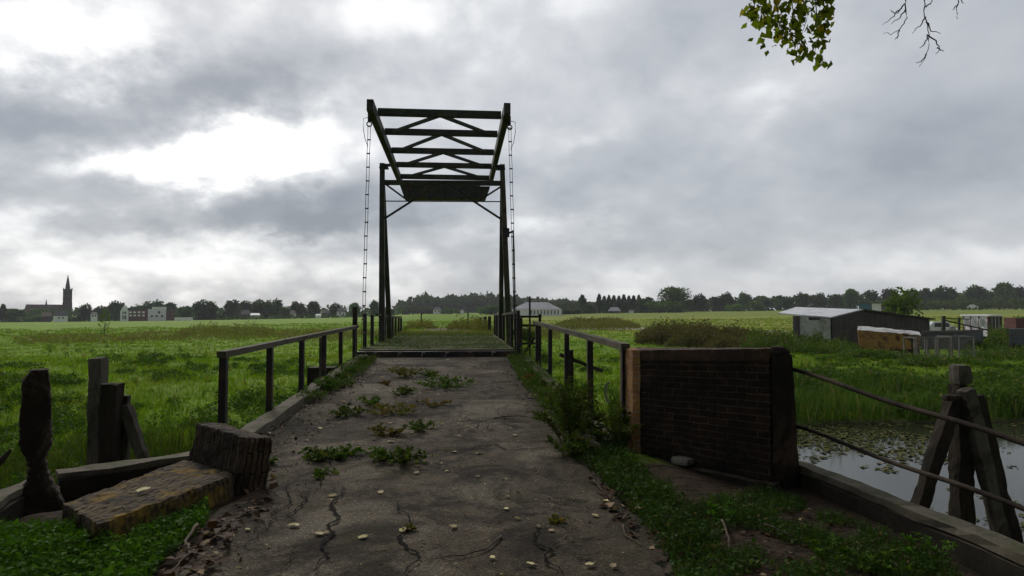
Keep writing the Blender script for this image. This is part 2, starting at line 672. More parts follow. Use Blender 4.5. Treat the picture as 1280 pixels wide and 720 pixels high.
def blade_arrays(P, h, w, lean, base=0):
    """grass blades: a quad and a tip each"""
    P = np.asarray(P, float)
    m = len(P)
    a = RNG.uniform(0, 2 * np.pi, m)
    b = RNG.uniform(0, 2 * np.pi, m)
    side = np.stack([np.cos(a), np.sin(a), np.zeros(m)], 1)
    ld = np.stack([np.cos(b), np.sin(b), np.zeros(m)], 1) * (np.asarray(lean) * h)[:, None]
    up = np.zeros((m, 3))
    up[:, 2] = h
    w2 = (np.asarray(w) / 2)[:, None]
    V = np.empty((m, 5, 3))
    V[:, 0] = P - side * w2
    V[:, 1] = P + side * w2
    mid = P + up * 0.58 + ld * 0.32
    V[:, 2] = mid - side * w2 * 0.8
    V[:, 3] = mid + side * w2 * 0.8
    V[:, 4] = P + up * (1 - 0.25 * np.asarray(lean)[:, None]) + ld
    i = (np.arange(m) * 5 + base)[:, None]
    return V.reshape(-1, 3), i + np.array([[0, 1, 3, 2]]), i + np.array([[2, 3, 4]])


def leaf_arrays(P, size, flat=0.5, base=0, aspect=0.55, dirs=None):
    """leaves: a folded diamond of two triangles; flat 1 lies level, 0 points anywhere"""
    P = np.asarray(P, float)
    m = len(P)
    size = np.broadcast_to(np.asarray(size, float), (m,))
    t = RNG.normal(size=(m, 3)) if dirs is None else np.asarray(dirs, float) + RNG.normal(size=(m, 3)) * 0.45
    t[:, 2] *= (1 - flat)
    t /= np.linalg.norm(t, axis=1, keepdims=True) + 1e-9
    nrm = RNG.normal(size=(m, 3)) * (1 - flat) + np.array([0, 0, 1.0]) * (0.3 + flat)
    s = np.cross(t, nrm)
    s /= np.linalg.norm(s, axis=1, keepdims=True) + 1e-9
    n2 = np.cross(s, t)
    L = size[:, None]
    V = np.empty((m, 4, 3))
    V[:, 0] = P
    V[:, 1] = P + t * L * 0.45 + s * L * aspect * 0.5 + n2 * L * 0.10
    V[:, 2] = P + t * L - n2 * L * 0.10
    V[:, 3] = P + t * L * 0.45 - s * L * aspect * 0.5 + n2 * L * 0.10
    i = (np.arange(m) * 4 + base)[:, None]
    T = np.concatenate([i + np.array([[0, 1, 2]]), i + np.array([[0, 2, 3]])])
    return V.reshape(-1, 3), T


# ================================================================== MATERIALS
def build_ground_mat():
    m, n, b, out = new_mat('meadow')
    geo = n.node('ShaderNodeNewGeometry')
    pos = geo.outputs['Position']
    sp = n.node('ShaderNodeSeparateXYZ')
    n.put(sp.inputs[0], pos)
    big = n.noise(pos, 0.045, 5, 0.6, 0.4)
    mid = n.noise(pos, 0.6, 5, 0.65)
    fine = n.noise(pos, 6.0, 5, 0.7)
    g = n.mix(n.ramp(big.outputs[0], [(0.35, (0, 0, 0)), (0.65, (1, 1, 1))]), (0.125, 0.225, 0.012), (0.200, 0.300, 0.022))
    # fields under other crops: a paler mown field to the east and along the far edge
    wob = n.math('MULTIPLY', n.math('SUBTRACT', big.outputs[0], 0.5), 26.0)
    xs = n.math('ADD', sp.outputs[0], wob)
    ys = n.math('ADD', sp.outputs[1], wob)
    east = n.math('MULTIPLY', n.math('MULTIPLY_ADD', xs, 0.10, -0.9, clamp=True), n.math('MULTIPLY_ADD', ys, 0.04, -1.9, clamp=True))
    g = n.mix(n.math('MULTIPLY', east, 0.85), g, (0.290, 0.300, 0.060))
    stripe = n.math('MULTIPLY', n.math('MULTIPLY_ADD', ys, 0.05, -8.0, clamp=True), n.math('MULTIPLY_ADD', xs, 0.02, 0.0, clamp=True))
    g = n.mix(n.math('MULTIPLY', stripe, 0.5), g, (0.150, 0.225, 0.040))
    west = n.math('MULTIPLY', n.math('MULTIPLY_ADD', xs, -0.05, -0.5, clamp=True), n.math('MULTIPLY_ADD', ys, 0.02, -1.6, clamp=True))
    g = n.mix(n.math('MULTIPLY', west, 0.8), g, (0.230, 0.345, 0.048))
    rough_ = n.ramp(mid.outputs[0], [(0.3, (0.55, 0.6, 0.55)), (0.7, (1.2, 1.15, 1.1))])
    g = n.mix(0.8, g, rough_, 'MULTIPLY')
    g = n.mix(0.7, g, n.ramp(fine.outputs[0], [(0.3, (0.5, 0.5, 0.5)), (0.7, (1.35, 1.35, 1.35))]), 'MULTIPLY')
    mud = n.math('MULTIPLY_ADD', sp.outputs[2], -6.0, -8.6, clamp=True)
    mud = n.math('MULTIPLY', mud, n.math('LESS_THAN', sp.outputs[1], 24.0))
    g = n.mix(mud, g, (0.026, 0.026, 0.013))
    # bare soil where the road crosses the headland
    ax = n.math('ABSOLUTE', sp.outputs[0])
    soilx = n.math('MULTIPLY_ADD', ax, -1.2, 4.9, clamp=True)
    soily = n.math('MULTIPLY_ADD', sp.outputs[1], -2.0, 14.0, clamp=True)
    soil = n.math('MULTIPLY', soilx, soily)
    sc = n.mix(n.ramp(fine.outputs[0], [(0.35, (0, 0, 0)), (0.65, (1, 1, 1))]), (0.016, 0.011, 0.007), (0.050, 0.034, 0.022))
    g = n.mix(soil, g, sc)
    n.put(b.inputs['Base Color'], g)
    b.inputs['Roughness'].default_value = 0.95
    b.inputs['Specular IOR Level'].default_value = 0.1
    bump(n, b, n.math('ADD', n.math('MULTIPLY', mid.outputs[0], 3.0), fine.outputs[0]), 0.8, 0.12)


def build_asphalt():
    m, n, b, out = new_mat('asphalt')
    geo = n.node('ShaderNodeNewGeometry')
    pos = geo.outputs['Position']
    big = n.noise(pos, 0.55, 6, 0.62, 0.5)
    mid = n.noise(pos, 3.0, 6, 0.68, 0.3)
    agg = n.node('ShaderNodeTexVoronoi')
    n.put(agg.inputs['Vector'], pos)
    agg.inputs['Scale'].default_value = 95
    fine = n.noise(pos, 120, 3, 0.7)
    c = n.mix(n.ramp(big.outputs[0], [(0.36, (0, 0, 0)), (0.64, (1, 1, 1))]), (0.032, 0.026, 0.020), (0.082, 0.066, 0.048))
    c = n.mix(n.ramp(mid.outputs[0], [(0.42, (0, 0, 0)), (0.75, (1, 1, 1))]), c, (0.110, 0.088, 0.060))
    dirt = n.noise(pos, 1.3, 7, 0.72, 0.8)
    c = n.mix(n.ramp(dirt.outputs[0], [(0.47, (0, 0, 0)), (0.58, (0.92, 0.92, 0.92))]), c, (0.020, 0.016, 0.012))
    worn = n.noise(pos, 0.8, 6, 0.66, 0.6)
    c = n.mix(n.ramp(worn.outputs[0], [(0.51, (0, 0, 0)), (0.62, (0.8, 0.8, 0.8))]), c, (0.150, 0.128, 0.095))
    mossn = n.noise(pos, 2.1, 7, 0.75, 0.5)
    c = n.mix(n.ramp(mossn.outputs[0], [(0.56, (0, 0, 0)), (0.66, (0.85, 0.85, 0.85))]), c, (0.034, 0.036, 0.011))
    # net of hairline cracks
    wv = n.node('ShaderNodeVectorMath', operation='MULTIPLY_ADD')
    n.put(wv.inputs[0], mid.outputs['Color'])
    wv.inputs[1].default_value = (0.5, 0.5, 0.0)
    n.put(wv.inputs[2], pos)
    hc = n.node('ShaderNodeTexVoronoi', feature='DISTANCE_TO_EDGE')
    n.put(hc.inputs['Vector'], wv.outputs[0])
    hc.inputs['Scale'].default_value = 2.3
    sel = n.ramp(worn.outputs[0], [(0.36, (1, 1, 1)), (0.50, (0, 0, 0))])
    hair = n.math('MULTIPLY', n.math('LESS_THAN', hc.outputs['Distance'], 0.013), sel)
    c = n.mix(n.math('MULTIPLY', hair, 0.85), c, (0.008, 0.006, 0.005))
    sepc = n.node('ShaderNodeSeparateColor')
    n.put(sepc.inputs[0], agg.outputs['Color'])
    c = n.mix(0.75, c, n.ramp(sepc.outputs[0], [(0.0, (0.45, 0.45, 0.45)), (0.6, (0.95, 0.95, 0.95)), (0.9, (1.5, 1.5, 1.45)), (1.0, (2.5, 2.4, 2.2))]), 'MULTIPLY')
    # damp, mossy film along both sides
    sp = n.node('ShaderNodeSeparateXYZ')
    n.put(sp.inputs[0], pos)
    side = n.math('MULTIPLY_ADD', n.math('ABSOLUTE', n.math('ADD', sp.outputs[0], 0.45)), 1.4, -1.9)
    sidew = n.math('ADD', side, n.math('MULTIPLY', n.math('SUBTRACT', mid.outputs[0], 0.5), 2.6))
    c = n.mix(n.math('MULTIPLY', sidew, 0.8, clamp=True), c, (0.030, 0.029, 0.016))
    n.put(b.inputs['Base Color'], c)
    b.inputs['Roughness'].default_value = 0.92
    b.inputs['Specular IOR Level'].default_value = 0.10
    h = n.math('ADD', n.math('MULTIPLY', mid.outputs[0], 2.0), n.math('ADD', n.math('MULTIPLY', agg.outputs['Distance'], 0.35), n.math('MULTIPLY', fine.outputs[0], 0.3)))
    h = n.math('SUBTRACT', h, n.math('MULTIPLY', hair, 1.2))
    bump(n, b, h, 0.8, 0.014)


def build_water():
    m, n, b, out = new_mat('canal_water')
    geo = n.node('ShaderNodeNewGeometry')
    a = n.noise(geo.outputs['Position'], 1.6, 4, 0.55)
    n.put(b.inputs['Base Color'], n.mix(a.outputs[0], (0.016, 0.018, 0.010), (0.040, 0.042, 0.024)))
    b.inputs['Roughness'].default_value = 0.09
    b.inputs['IOR'].default_value = 1.33
    w = n.noise(geo.outputs['Position'], 5.0, 3, 0.5)
    bump(n, b, w.outputs[0], 0.05, 0.02)


def build_sheet(name, c1, c2, rust=None, pitch=0.076, axis=0):
    """corrugated sheet: ridges along the UV"""
    m, n, b, out = new_mat(name)
    tc = n.node('ShaderNodeTexCoord')
    wv = n.node('ShaderNodeTexWave')
    wv.wave_profile = 'SIN'
    wv.bands_direction = 'X' if axis == 0 else 'Y'
    n.put(wv.inputs['Vector'], tc.outputs['UV'])
    wv.inputs['Scale'].default_value = 0.314 / pitch
    a = n.noise(tc.outputs['Object'], 0.9, 5, 0.65)
    c = n.mix(n.ramp(a.outputs[0], [(0.35, (0, 0, 0)), (0.65, (1, 1, 1))]), c1, c2)
    if rust:
        r_ = n.noise(tc.outputs['Object'], 1.6, 6, 0.7, 0.4)
        c = n.mix(n.ramp(r_.outputs[0], [(0.55, (0, 0, 0)), (0.66, (1, 1, 1))]), c, rust)
    n.put(b.inputs['Base Color'], c)
    b.inputs['Roughness'].default_value = 0.6
    bump(n, b, wv.outputs['Fac'], 0.8, 0.02)


build_ground_mat()
build_asphalt()
build_water()
build_sheet('pale_sheet_roof', (0.52, 0.53, 0.55), (0.70, 0.71, 0.72), (0.40, 0.39, 0.37))
build_sheet('dark_sheet', (0.030, 0.024, 0.022), (0.060, 0.046, 0.040), (0.085, 0.060, 0.045), pitch=0.45)
plain('black_iron', (0.006, 0.006, 0.006), (0.014, 0.013, 0.012), 6, 0.55, 0.25, stain=(0.045, 0.024, 0.014))
plain('bridge_steel', (0.014, 0.017, 0.011), (0.030, 0.034, 0.020), 3, 0.7, 0.25, stain=(0.050, 0.046, 0.026))
plain('bridge_timber', (0.018, 0.015, 0.011), (0.045, 0.038, 0.026), 5, 0.85, 0.5, stretch=(1, 1, 0.15), stain=(0.062, 0.056, 0.034))
plain('green_timber', (0.050, 0.047, 0.030), (0.105, 0.096, 0.062), 5, 0.85, 0.5, stretch=(1, 1, 0.12), stain=(0.035, 0.038, 0.018))
plain('rail_wood', (0.070, 0.060, 0.043), (0.135, 0.118, 0.088), 5, 0.85, 0.5, stretch=(1, 0.1, 1), stain=(0.060, 0.058, 0.034))
plain('deck_wood', (0.036, 0.031, 0.018), (0.085, 0.074, 0.044), 2.2, 0.9, 0.5, stretch=(0.2, 2, 1), moss=(0.075, 0.098, 0.018), moss_amt=0.22)
plain('pile_wood', (0.020, 0.016, 0.012), (0.062, 0.050, 0.036), 6, 0.9, 0.9, stretch=(1, 1, 0.10), moss=(0.040, 0.050, 0.018), moss_amt=0.12, stain=(0.022, 0.018, 0.013), dist=0.03)
plain('grey_wood', (0.085, 0.074, 0.058), (0.165, 0.146, 0.116), 6, 0.9, 0.9, stretch=(1, 1, 0.10), stain=(0.048, 0.040, 0.030), dist=0.03)
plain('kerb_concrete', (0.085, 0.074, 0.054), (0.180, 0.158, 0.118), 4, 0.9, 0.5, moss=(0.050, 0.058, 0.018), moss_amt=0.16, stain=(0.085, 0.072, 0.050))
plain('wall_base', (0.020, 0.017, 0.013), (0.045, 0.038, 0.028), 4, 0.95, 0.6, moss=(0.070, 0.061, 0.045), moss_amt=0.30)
plain('pale_stone', (0.15, 0.14, 0.12), (0.27, 0.25, 0.21), 7, 0.9, 0.4, stain=(0.07, 0.06, 0.045))
plain('dark_plaster', (0.010, 0.008, 0.006), (0.026, 0.019, 0.014), 5, 0.95, 0.6, stain=(0.055, 0.036, 0.026))
plain('crack_soil', (0.001, 0.001, 0.001), (0.003, 0.0025, 0.002), 9, 1.0, 0.0)
plain('twig_bark', (0.070, 0.052, 0.038), (0.150, 0.118, 0.088), 12, 0.9, 0.3)
plain('dark_twig', (0.035, 0.026, 0.020), (0.070, 0.054, 0.042), 12, 0.9, 0.3)
plain('bark', (0.030, 0.024, 0.018), (0.085, 0.070, 0.053), 7, 0.95, 0.9, stretch=(1, 1, 0.2), dist=0.03)
plain('sand_track', (0.22, 0.19, 0.13), (0.34, 0.30, 0.22), 0.6, 0.95, 0.3)
plain('grass_track', (0.070, 0.082, 0.026), (0.135, 0.120, 0.060), 0.8, 0.95, 0.5)
plain('render_white', (0.82, 0.82, 0.81), (0.88, 0.88, 0.87), 0.5, 0.85, 0.0)
plain('render_lilac', (0.72, 0.68, 0.74), (0.80, 0.77, 0.82), 0.5, 0.85, 0.0)
plain('house_brick', (0.13, 0.062, 0.055), (0.20, 0.105, 0.092), 0.5, 0.9, 0.0)
plain('church_brick', (0.082, 0.062, 0.060), (0.130, 0.100, 0.094), 0.4, 0.9, 0.0)
plain('slate', (0.060, 0.058, 0.062), (0.100, 0.097, 0.104), 0.5, 0.8, 0.0)
plain('red_tile', (0.095, 0.066, 0.058), (0.150, 0.105, 0.090), 0.5, 0.8, 0.0)
plain('barn_roof', (0.12, 0.12, 0.14), (0.24, 0.24, 0.27), 0.25, 0.6, 0.0)
plain('window_dark', (0.020, 0.022, 0.026), (0.040, 0.042, 0.048), 1, 0.2, 0.0)
plain('shed_pale', (0.33, 0.35, 0.29), (0.46, 0.48, 0.41), 0.8, 0.85, 0.2, stain=(0.24, 0.25, 0.19))
plain('skip_yellow', (0.27, 0.145, 0.040), (0.40, 0.235, 0.070), 1.0, 0.8, 0.2, stain=(0.075, 0.040, 0.022))
plain('grey_metal', (0.065, 0.070, 0.082), (0.110, 0.115, 0.130), 1.2, 0.6, 0.1, stain=(0.07, 0.06, 0.05))
plain('blue_sheet', (0.07, 0.16, 0.24), (0.11, 0.21, 0.30), 1.2, 0.6, 0.1)
plain('tarp', (0.38, 0.37, 0.36), (0.56, 0.55, 0.54), 1.5, 0.7, 0.6, stain=(0.17, 0.15, 0.14))
plain('car_white', (0.70, 0.71, 0.72), (0.78, 0.79, 0.80), 0.6, 0.3, 0.0)
plain('rubber', (0.012, 0.012, 0.012), (0.02, 0.02, 0.02), 4, 0.9, 0.0)
plain('grey_post', (0.14, 0.13, 0.115), (0.22, 0.21, 0.185), 3, 0.9, 0.2)
brick('wall_brick', (0.019, 0.011, 0.008), (0.040, 0.021, 0.014), (0.080, 0.066, 0.048), lichen=(0.050, 0.052, 0.014), lichen_amt=0.34, dirt=(0.010, 0.008, 0.006), dirt_amt=0.50)
brick('end_brick', (0.25, 0.120, 0.050), (0.33, 0.17, 0.075), (0.25, 0.21, 0.15), lichen=(0.34, 0.17, 0.028), lichen_amt=0.52, dirt_amt=0.38)
brick('fallen_brick', (0.060, 0.042, 0.024), (0.125, 0.088, 0.046), (0.014, 0.010, 0.006), rot=True, lichen=(0.24, 0.145, 0.016), lichen_amt=0.49, dirt_amt=0.46, bw=0.52, rh=0.058, mort=0.009)
brick('fallen_brick_plain', (0.055, 0.038, 0.024), (0.115, 0.080, 0.048), (0.014, 0.010, 0.006), rot=True, lichen=(0.13, 0.095, 0.025), lichen_amt=0.38, dirt_amt=0.48, bw=0.40, rh=0.058, mort=0.009)
leafy('grass', (0.048, 0.115, 0.004), (0.215, 0.340, 0.016), accent=(0.22, 0.20, 0.06), accent_amt=0.06, trans=0.42, patch=0.9, dry=(0.20, 0.235, 0.035), vary=0.0)
leafy('bank_leaf', (0.026, 0.080, 0.006), (0.080, 0.190, 0.014), trans=0.35, patch=0.5)
leafy('dry_stem', (0.13, 0.11, 0.045), (0.26, 0.22, 0.10), accent=(0.12, 0.07, 0.035), accent_amt=0.3, trans=0.2, vary=0.0)
leafy('reed', (0.030, 0.068, 0.008), (0.090, 0.150, 0.024), accent=(0.17, 0.15, 0.06), accent_amt=0.10, trans=0.35, patch=0.5)
leafy('dry_weed', (0.085, 0.115, 0.022), (0.200, 0.215, 0.055), accent=(0.18, 0.13, 0.065), accent_amt=0.25, trans=0.35, patch=0.4, vary=0.0)
leafy('brown_scrub', (0.085, 0.068, 0.030), (0.170, 0.135, 0.062), accent=(0.090, 0.130, 0.026), accent_amt=0.35, trans=0.3, patch=0.4)
leafy('verge_leaf', (0.024, 0.062, 0.005), (0.085, 0.165, 0.014), trans=0.30, patch=2.0)
leafy('verge_leaf_shaded', (0.015, 0.034, 0.005), (0.050, 0.085, 0.014), accent=(0.09, 0.075, 0.03), accent_amt=0.06, trans=0.28, patch=2.0)  # duller variant of verge_leaf: the right verge's shade is put into the colour
leafy('weed_leaf', (0.024, 0.058, 0.007), (0.085, 0.135, 0.022), accent=(0.13, 0.11, 0.03), accent_amt=0.10, trans=0.30, patch=3.0)
leafy('yellow_weed_leaf', (0.062, 0.072, 0.014), (0.135, 0.130, 0.030), accent=(0.15, 0.085, 0.03), accent_amt=0.25, trans=0.30, patch=3.0)
leafy('red_weed_leaf', (0.085, 0.040, 0.018), (0.160, 0.090, 0.030), accent=(0.07, 0.09, 0.02), accent_amt=0.3, trans=0.25, patch=3.0)
leafy('fallen_pale', (0.34, 0.28, 0.14), (0.56, 0.48, 0.28), accent=(0.48, 0.46, 0.16), accent_amt=0.25, trans=0.1, patch=3.0, vary=0.7)
leafy('fallen_brown', (0.035, 0.020, 0.013), (0.110, 0.062, 0.034), accent=(0.34, 0.25, 0.14), accent_amt=0.14, trans=0.1, patch=3.0)
leafy('lily', (0.045, 0.060, 0.014), (0.120, 0.130, 0.038), accent=(0.17, 0.16, 0.07), accent_amt=0.15, trans=0.0, rough=0.85, patch=1.5, spec=0.05)
leafy('tree_leaf', (0.036, 0.074, 0.010), (0.098, 0.150, 0.026), trans=0.3, patch=0.10, vary=0.8)
leafy('tree_leaf_dark', (0.026, 0.054, 0.010), (0.070, 0.114, 0.024), trans=0.25, patch=0.10, vary=0.8)
leafy('tree_leaf_light', (0.055, 0.105, 0.012), (0.115, 0.175, 0.028), trans=0.35, patch=0.3)
leafy('poplar_leaf', (0.075, 0.125, 0.010), (0.170, 0.225, 0.024), accent=(0.26, 0.23, 0.03), accent_amt=0.12, trans=0.6, patch=2.0)


# ================================================================== THE GROUND, WATER AND ROAD
def build_terrain():
    nu = 460
    u = np.linspace(-1, 1, nu)
    k = 6.7
    s = np.sinh(u * k) / np.sinh(k)
    X = s * 1500
    Y = s * 1500 + 9.0
    gx, gy = np.meshgrid(X, Y, indexing='xy')
    zz = ground_z(gx, gy)
    V = np.stack([gx.ravel(), gy.ravel(), zz.ravel()], 1)
    i, j = np.meshgrid(np.arange(nu - 1), np.arange(nu - 1), indexing='xy')
    a = (j * nu + i).ravel()
    Q = np.stack([a, a + 1, a + nu + 1, a + nu], 1)
    o = mesh_np('ground', V, Q, None, 'meadow', smooth=True)
    tag(o, kind='structure')


build_terrain()

wm = MB()
wm.quad((-90, -2, -1.62), (90, -2, -1.62), (90, 30, -1.62), (-90, 30, -1.62))
tag(wm.build('canal_water', 'canal_water'), kind='structure')


def road_left(y):
    w = 0.09 * math.sin(y * 3.1) + 0.05 * math.sin(y * 7.7 + 1)
    return -1.85 + w if y < 6.4 else -2.44


def road_right(y):
    w = 0.08 * math.sin(y * 2.6 + 2) + 0.05 * math.sin(y * 8.3)
    return 1.42 + w if y < 6.6 else 1.66


def build_road():
    mb = MB()
    ys = [-14 + 0.25 * i for i in range(82)] + [6.45 + 0.35 * i for i in range(34)]
    ys = [y for y in ys if y < 17.8] + [17.85]
    rows = []
    for y in ys:
        L, Rr = road_left(y), road_right(y)
        z = float(road_z(y))
        row = []
        for t in [0, 0.03] + [0.1 * i for i in range(1, 10)] + [0.97, 1]:
            x = L + (Rr - L) * t
            edge = -0.03 if t in (0, 1) else 0.0
            row.append(Vector((x, y, z + edge + 0.012 * mnoise.noise((x * 0.9, y * 0.9, 3)) * (0 if t in (0, 1) else 1))))
        rows.append(row)
    m = len(rows[0])
    mb.v = [p for r in rows for p in r]
    for j in range(len(rows) - 1):
        for i in range(m - 1):
            a = j * m + i
            mb.face((a, a + 1, a + m + 1, a + m), [(mb.v[q].x, mb.v[q].y) for q in (a, a + 1, a + m + 1, a + m)])
    road = mb.build('road', 'asphalt', smooth=True)
    tag(road, kind='structure')
    return road


ROAD = build_road()

# the fixed span under the road: slab and the two abutments it rests on
sb = MB()
sb.hexa([(-2.60, 6.62, -0.45), (1.86, 6.62, -0.45), (1.86, 17.84, -0.2), (-2.60, 17.84, -0.2),
         (-2.60, 6.62, -0.055), (1.86, 6.62, -0.055), (1.86, 17.84, 0.245), (-2.60, 17.84, 0.245)])
sb.box((-2.5, 6.7, -2.4), (1.75, 7.2, -0.46))
sb.box((-2.5, 12.0, -2.4), (1.75, 12.5, -0.36))
sb.box((-2.7, 17.2, -2.4), (1.95, 17.83, -0.22))
tag(sb.build('road_span', 'wall_base'), kind='structure')

# track on the far side of the bridge and the sandy lane to the right of it
def sheet(name, mat, pts_l, pts_r, lift=0.03, nsub=10):
    mb = MB()
    rows = []
    for (a, b) in zip(pts_l, pts_r):
        row = []
        for k in range(nsub + 1):
            x = a[0] + (b[0] - a[0]) * k / nsub
            y = a[1] + (b[1] - a[1]) * k / nsub
            row.append(Vector((x, y, gz(x, y) + lift)))
        rows.append(row)
    m = nsub + 1
    mb.v = [p for r in rows for p in r]
    for j in range(len(rows) - 1):
        for i in range(nsub):
            a = j * m + i
            mb.face((a, a + 1, a + m + 1, a + m), [(0, 0)] * 4)
    return tag(mb.build(name, mat, smooth=True), kind='structure')


sheet('grass_track', 'grass_track', [(-2.3 + 0.15 * math.sin(y), y) for y in range(33, 84, 2)], [(1.2 + 0.15 * math.sin(y * 1.3), y) for y in range(33, 84, 2)])
lane_l, lane_r = [], []
for i in range(22):
    x = 9 + i * 1.4
    yc = 86 + 5 * math.sin(i * 0.25) - i * 0.5
    lane_l.append((x, yc - 3.2 - 0.7 * math.sin(i * 1.7)))
    lane_r.append((x, yc + 3.8 + 0.7 * math.sin(i * 2.3)))
sheet('sandy_lane', 'sand_track', lane_r, lane_l, 0.05, 6)


# cracks that open in the asphalt
def crack(pix, w0, w1, branch=0.0, seed=0):
    rnd = random.Random(seed)
    pts = [at_z(px, py, float(road_z(max(0, at_z(px, py, 0).y)))) for px, py in pix]
    # roughen the line
    for lev in range(4):
        q = [pts[0]]
        for a, b in zip(pts, pts[1:]):
            d = b - a
            nrm = Vector((-d.y, d.x, 0))
            q += [(a + b) / 2 + nrm * rnd.uniform(-1, 1) * (0.22, 0.20, 0.14, 0.12)[lev], b]
        pts = q
    mb = MB()
    m = len(pts)
    for i in range(m - 1):
        a, b = pts[i], pts[i + 1]
        d = (b - a).normalized()
        s_ = Vector((-d.y, d.x, 0))
        def wd(k):
            t = k / (m - 1)
            base = (w0 + (w1 - w0) * t) * 0.75
            return base * (0.35 + 2.2 * abs(mnoise.noise((k * 0.61, seed * 3.1, 0.5)))) * (0.25 + 0.75 * min(1, 4 * t, 4 * (1 - t)))
        za = float(road_z(a.y)) + 0.016
        zb = float(road_z(b.y)) + 0.016
        wa, wb = wd(i), wd(i + 1)
        A, B = Vector((a.x, a.y, za)), Vector((b.x, b.y, zb))
        mb.quad(A - s_ * wa, A + s_ * wa, B + s_ * wb, B - s_ * wb)
    return mb.build('crack', 'crack_soil', ROAD)


CR = [([(506, 720), (514, 690), (506, 662)], .010, .022), ([(704, 720), (690, 690), (672, 668), (655, 655)], .018, .012),
      ([(390, 718), (404, 680), (418, 640), (422, 605)], .018, .010), ([(355, 650), (375, 620), (396, 598)], .012, .007),
      ([(330, 672), (345, 650), (362, 628), (380, 600)], .006, .012), ([(530, 572), (590, 562), (618, 556), (632, 563), (660, 562), (676, 560)], .010, .016),
      ([(360, 580), (420, 572), (480, 572), (532, 572)], .008, .012), ([(328, 655), (350, 648), (370, 655)], .005, .007),
      ([(430, 632), (450, 620), (480, 624), (510, 622)], .004, .006), ([(760, 660), (778, 640), (784, 612)], .007, .005),
      ([(690, 640), (710, 628), (735, 628)], .004, .005), ([(350, 720), (362, 700), (371, 684)], .006, .006),
      ([(586, 558), (572, 520), (580, 500), (600, 490)], .006, .004), ([(450, 520), (500, 513), (560, 510), (590, 508)], .005, .006),
      ([(422, 605), (436, 600), (470, 604)], .004, .004), ([(404, 680), (380, 690), (352, 686)], .005, .003), ([(514, 690), (540, 684), (566, 690)], .005, .003),
      ([(506, 662), (498, 640), (503, 622)], .010, .004), ([(672, 668), (640, 674), (612, 668)], .004, .003), ([(690, 690), (720, 676), (748, 680)], .006, .004),
      ([(396, 598), (410, 585), (420, 574)], .006, .004), ([(618, 556), (612, 530), (622, 512), (616, 495)], .006, .004), ([(380, 600), (396, 604), (418, 618)], .004, .004),
      ([(300, 690), (322, 676), (330, 655)], .006, .006), ([(784, 612), (770, 596), (748, 590)], .006, .004), ([(440, 545), (470, 552), (500, 548)], .006, .005)]
for i, (pp, a, b) in enumerate(CR):
    crack(pp, a, b, seed=i + 1)


# ================================================================== KERBS AND WING WALLS
def kerb_strip(name, poly_l, poly_r, zs, h, label, cat, mat='kerb_concrete', step=0.22, amp=0.02, cap=None, group=None):
    """long low wall whose plan runs through poly_l / poly_r"""
    loc = (poly_l[0][0], poly_l[0][1], zs[0] - h)
    if cap is None:
        mb = MB()
        for k in range(len(poly_l) - 1):
            a, b, c_, d = poly_l[k], poly_r[k], poly_r[k + 1], poly_l[k + 1]
            mb.hexa([(*a, zs[k] - h), (*b, zs[k] - h), (*c_, zs[k + 1] - h), (*d, zs[k + 1] - h),
                     (*a, zs[k]), (*b, zs[k]), (*c_, zs[k + 1]), (*d, zs[k + 1])], step=step, amp=amp, ns=2.2, run_on=True)
        o = mb.build(name, mat, loc=loc)
        return tag(o, label, cat, group)
    root = empty(name, loc, label, cat, group)
    w, t = MB(), MB()
    for k in range(len(poly_l) - 1):
        a, b, c_, d = poly_l[k], poly_r[k], poly_r[k + 1], poly_l[k + 1]
        w.hexa([(*a, zs[k] - h), (*b, zs[k] - h), (*c_, zs[k + 1] - h), (*d, zs[k + 1] - h),
                (*a, zs[k] - cap), (*b, zs[k] - cap), (*c_, zs[k + 1] - cap), (*d, zs[k + 1] - cap)], step=step, amp=amp * 0.6, ns=2.2, run_on=True)
        t.hexa([(*a, zs[k] - cap), (*b, zs[k] - cap), (*c_, zs[k + 1] - cap), (*d, zs[k + 1] - cap),
                (*a, zs[k]), (*b, zs[k]), (*c_, zs[k + 1]), (*d, zs[k + 1])], step=step * 0.7, amp=amp, ns=2.6, run_on=True)
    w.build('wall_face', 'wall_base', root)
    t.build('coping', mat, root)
    return root


ys = [6.75 + 1.0 * i for i in range(12)]
kerb_strip('kerb', [(-2.70, y) for y in ys], [(-2.45, y) for y in ys], [float(road_z(y)) + 0.11 for y in ys], 0.22,
           'low worn concrete kerb under the left bridge approach railing', 'kerb')
ys = [7.4 + 1.0 * i for i in range(11)]
kerb_strip('kerb', [(1.67, y) for y in ys], [(1.90, y) for y in ys], [float(road_z(y)) + 0.10 for y in ys], 0.22,
           'low mossy concrete kerb under the right bridge approach railing', 'kerb')

# right wing: from the brick wall towards the camera, coping a hand above the verge
a0, a1 = at_z(1000, 582, 0.10), at_z(1280, 694, 0.10)
dirw = (a1 - a0).normalized()
nr = Vector((-dirw.y, dirw.x, 0))           # points away from the road (towards the water) or back
if nr.x < 0:
    nr = -nr
pl, pr, zz = [], [], []
for t in (-0.25, 0.6, 1.6, 2.6, 3.6, 5.0, 7.0):
    p = a0 + dirw * t
    pl.append((p.x, p.y))
    pr.append((p.x + nr.x * 0.20, p.y + nr.y * 0.20))
    zz.append(0.10)
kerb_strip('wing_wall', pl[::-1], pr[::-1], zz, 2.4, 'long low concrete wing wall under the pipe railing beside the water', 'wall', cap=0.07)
RW0, RWD, RWN = a0, dirw, nr

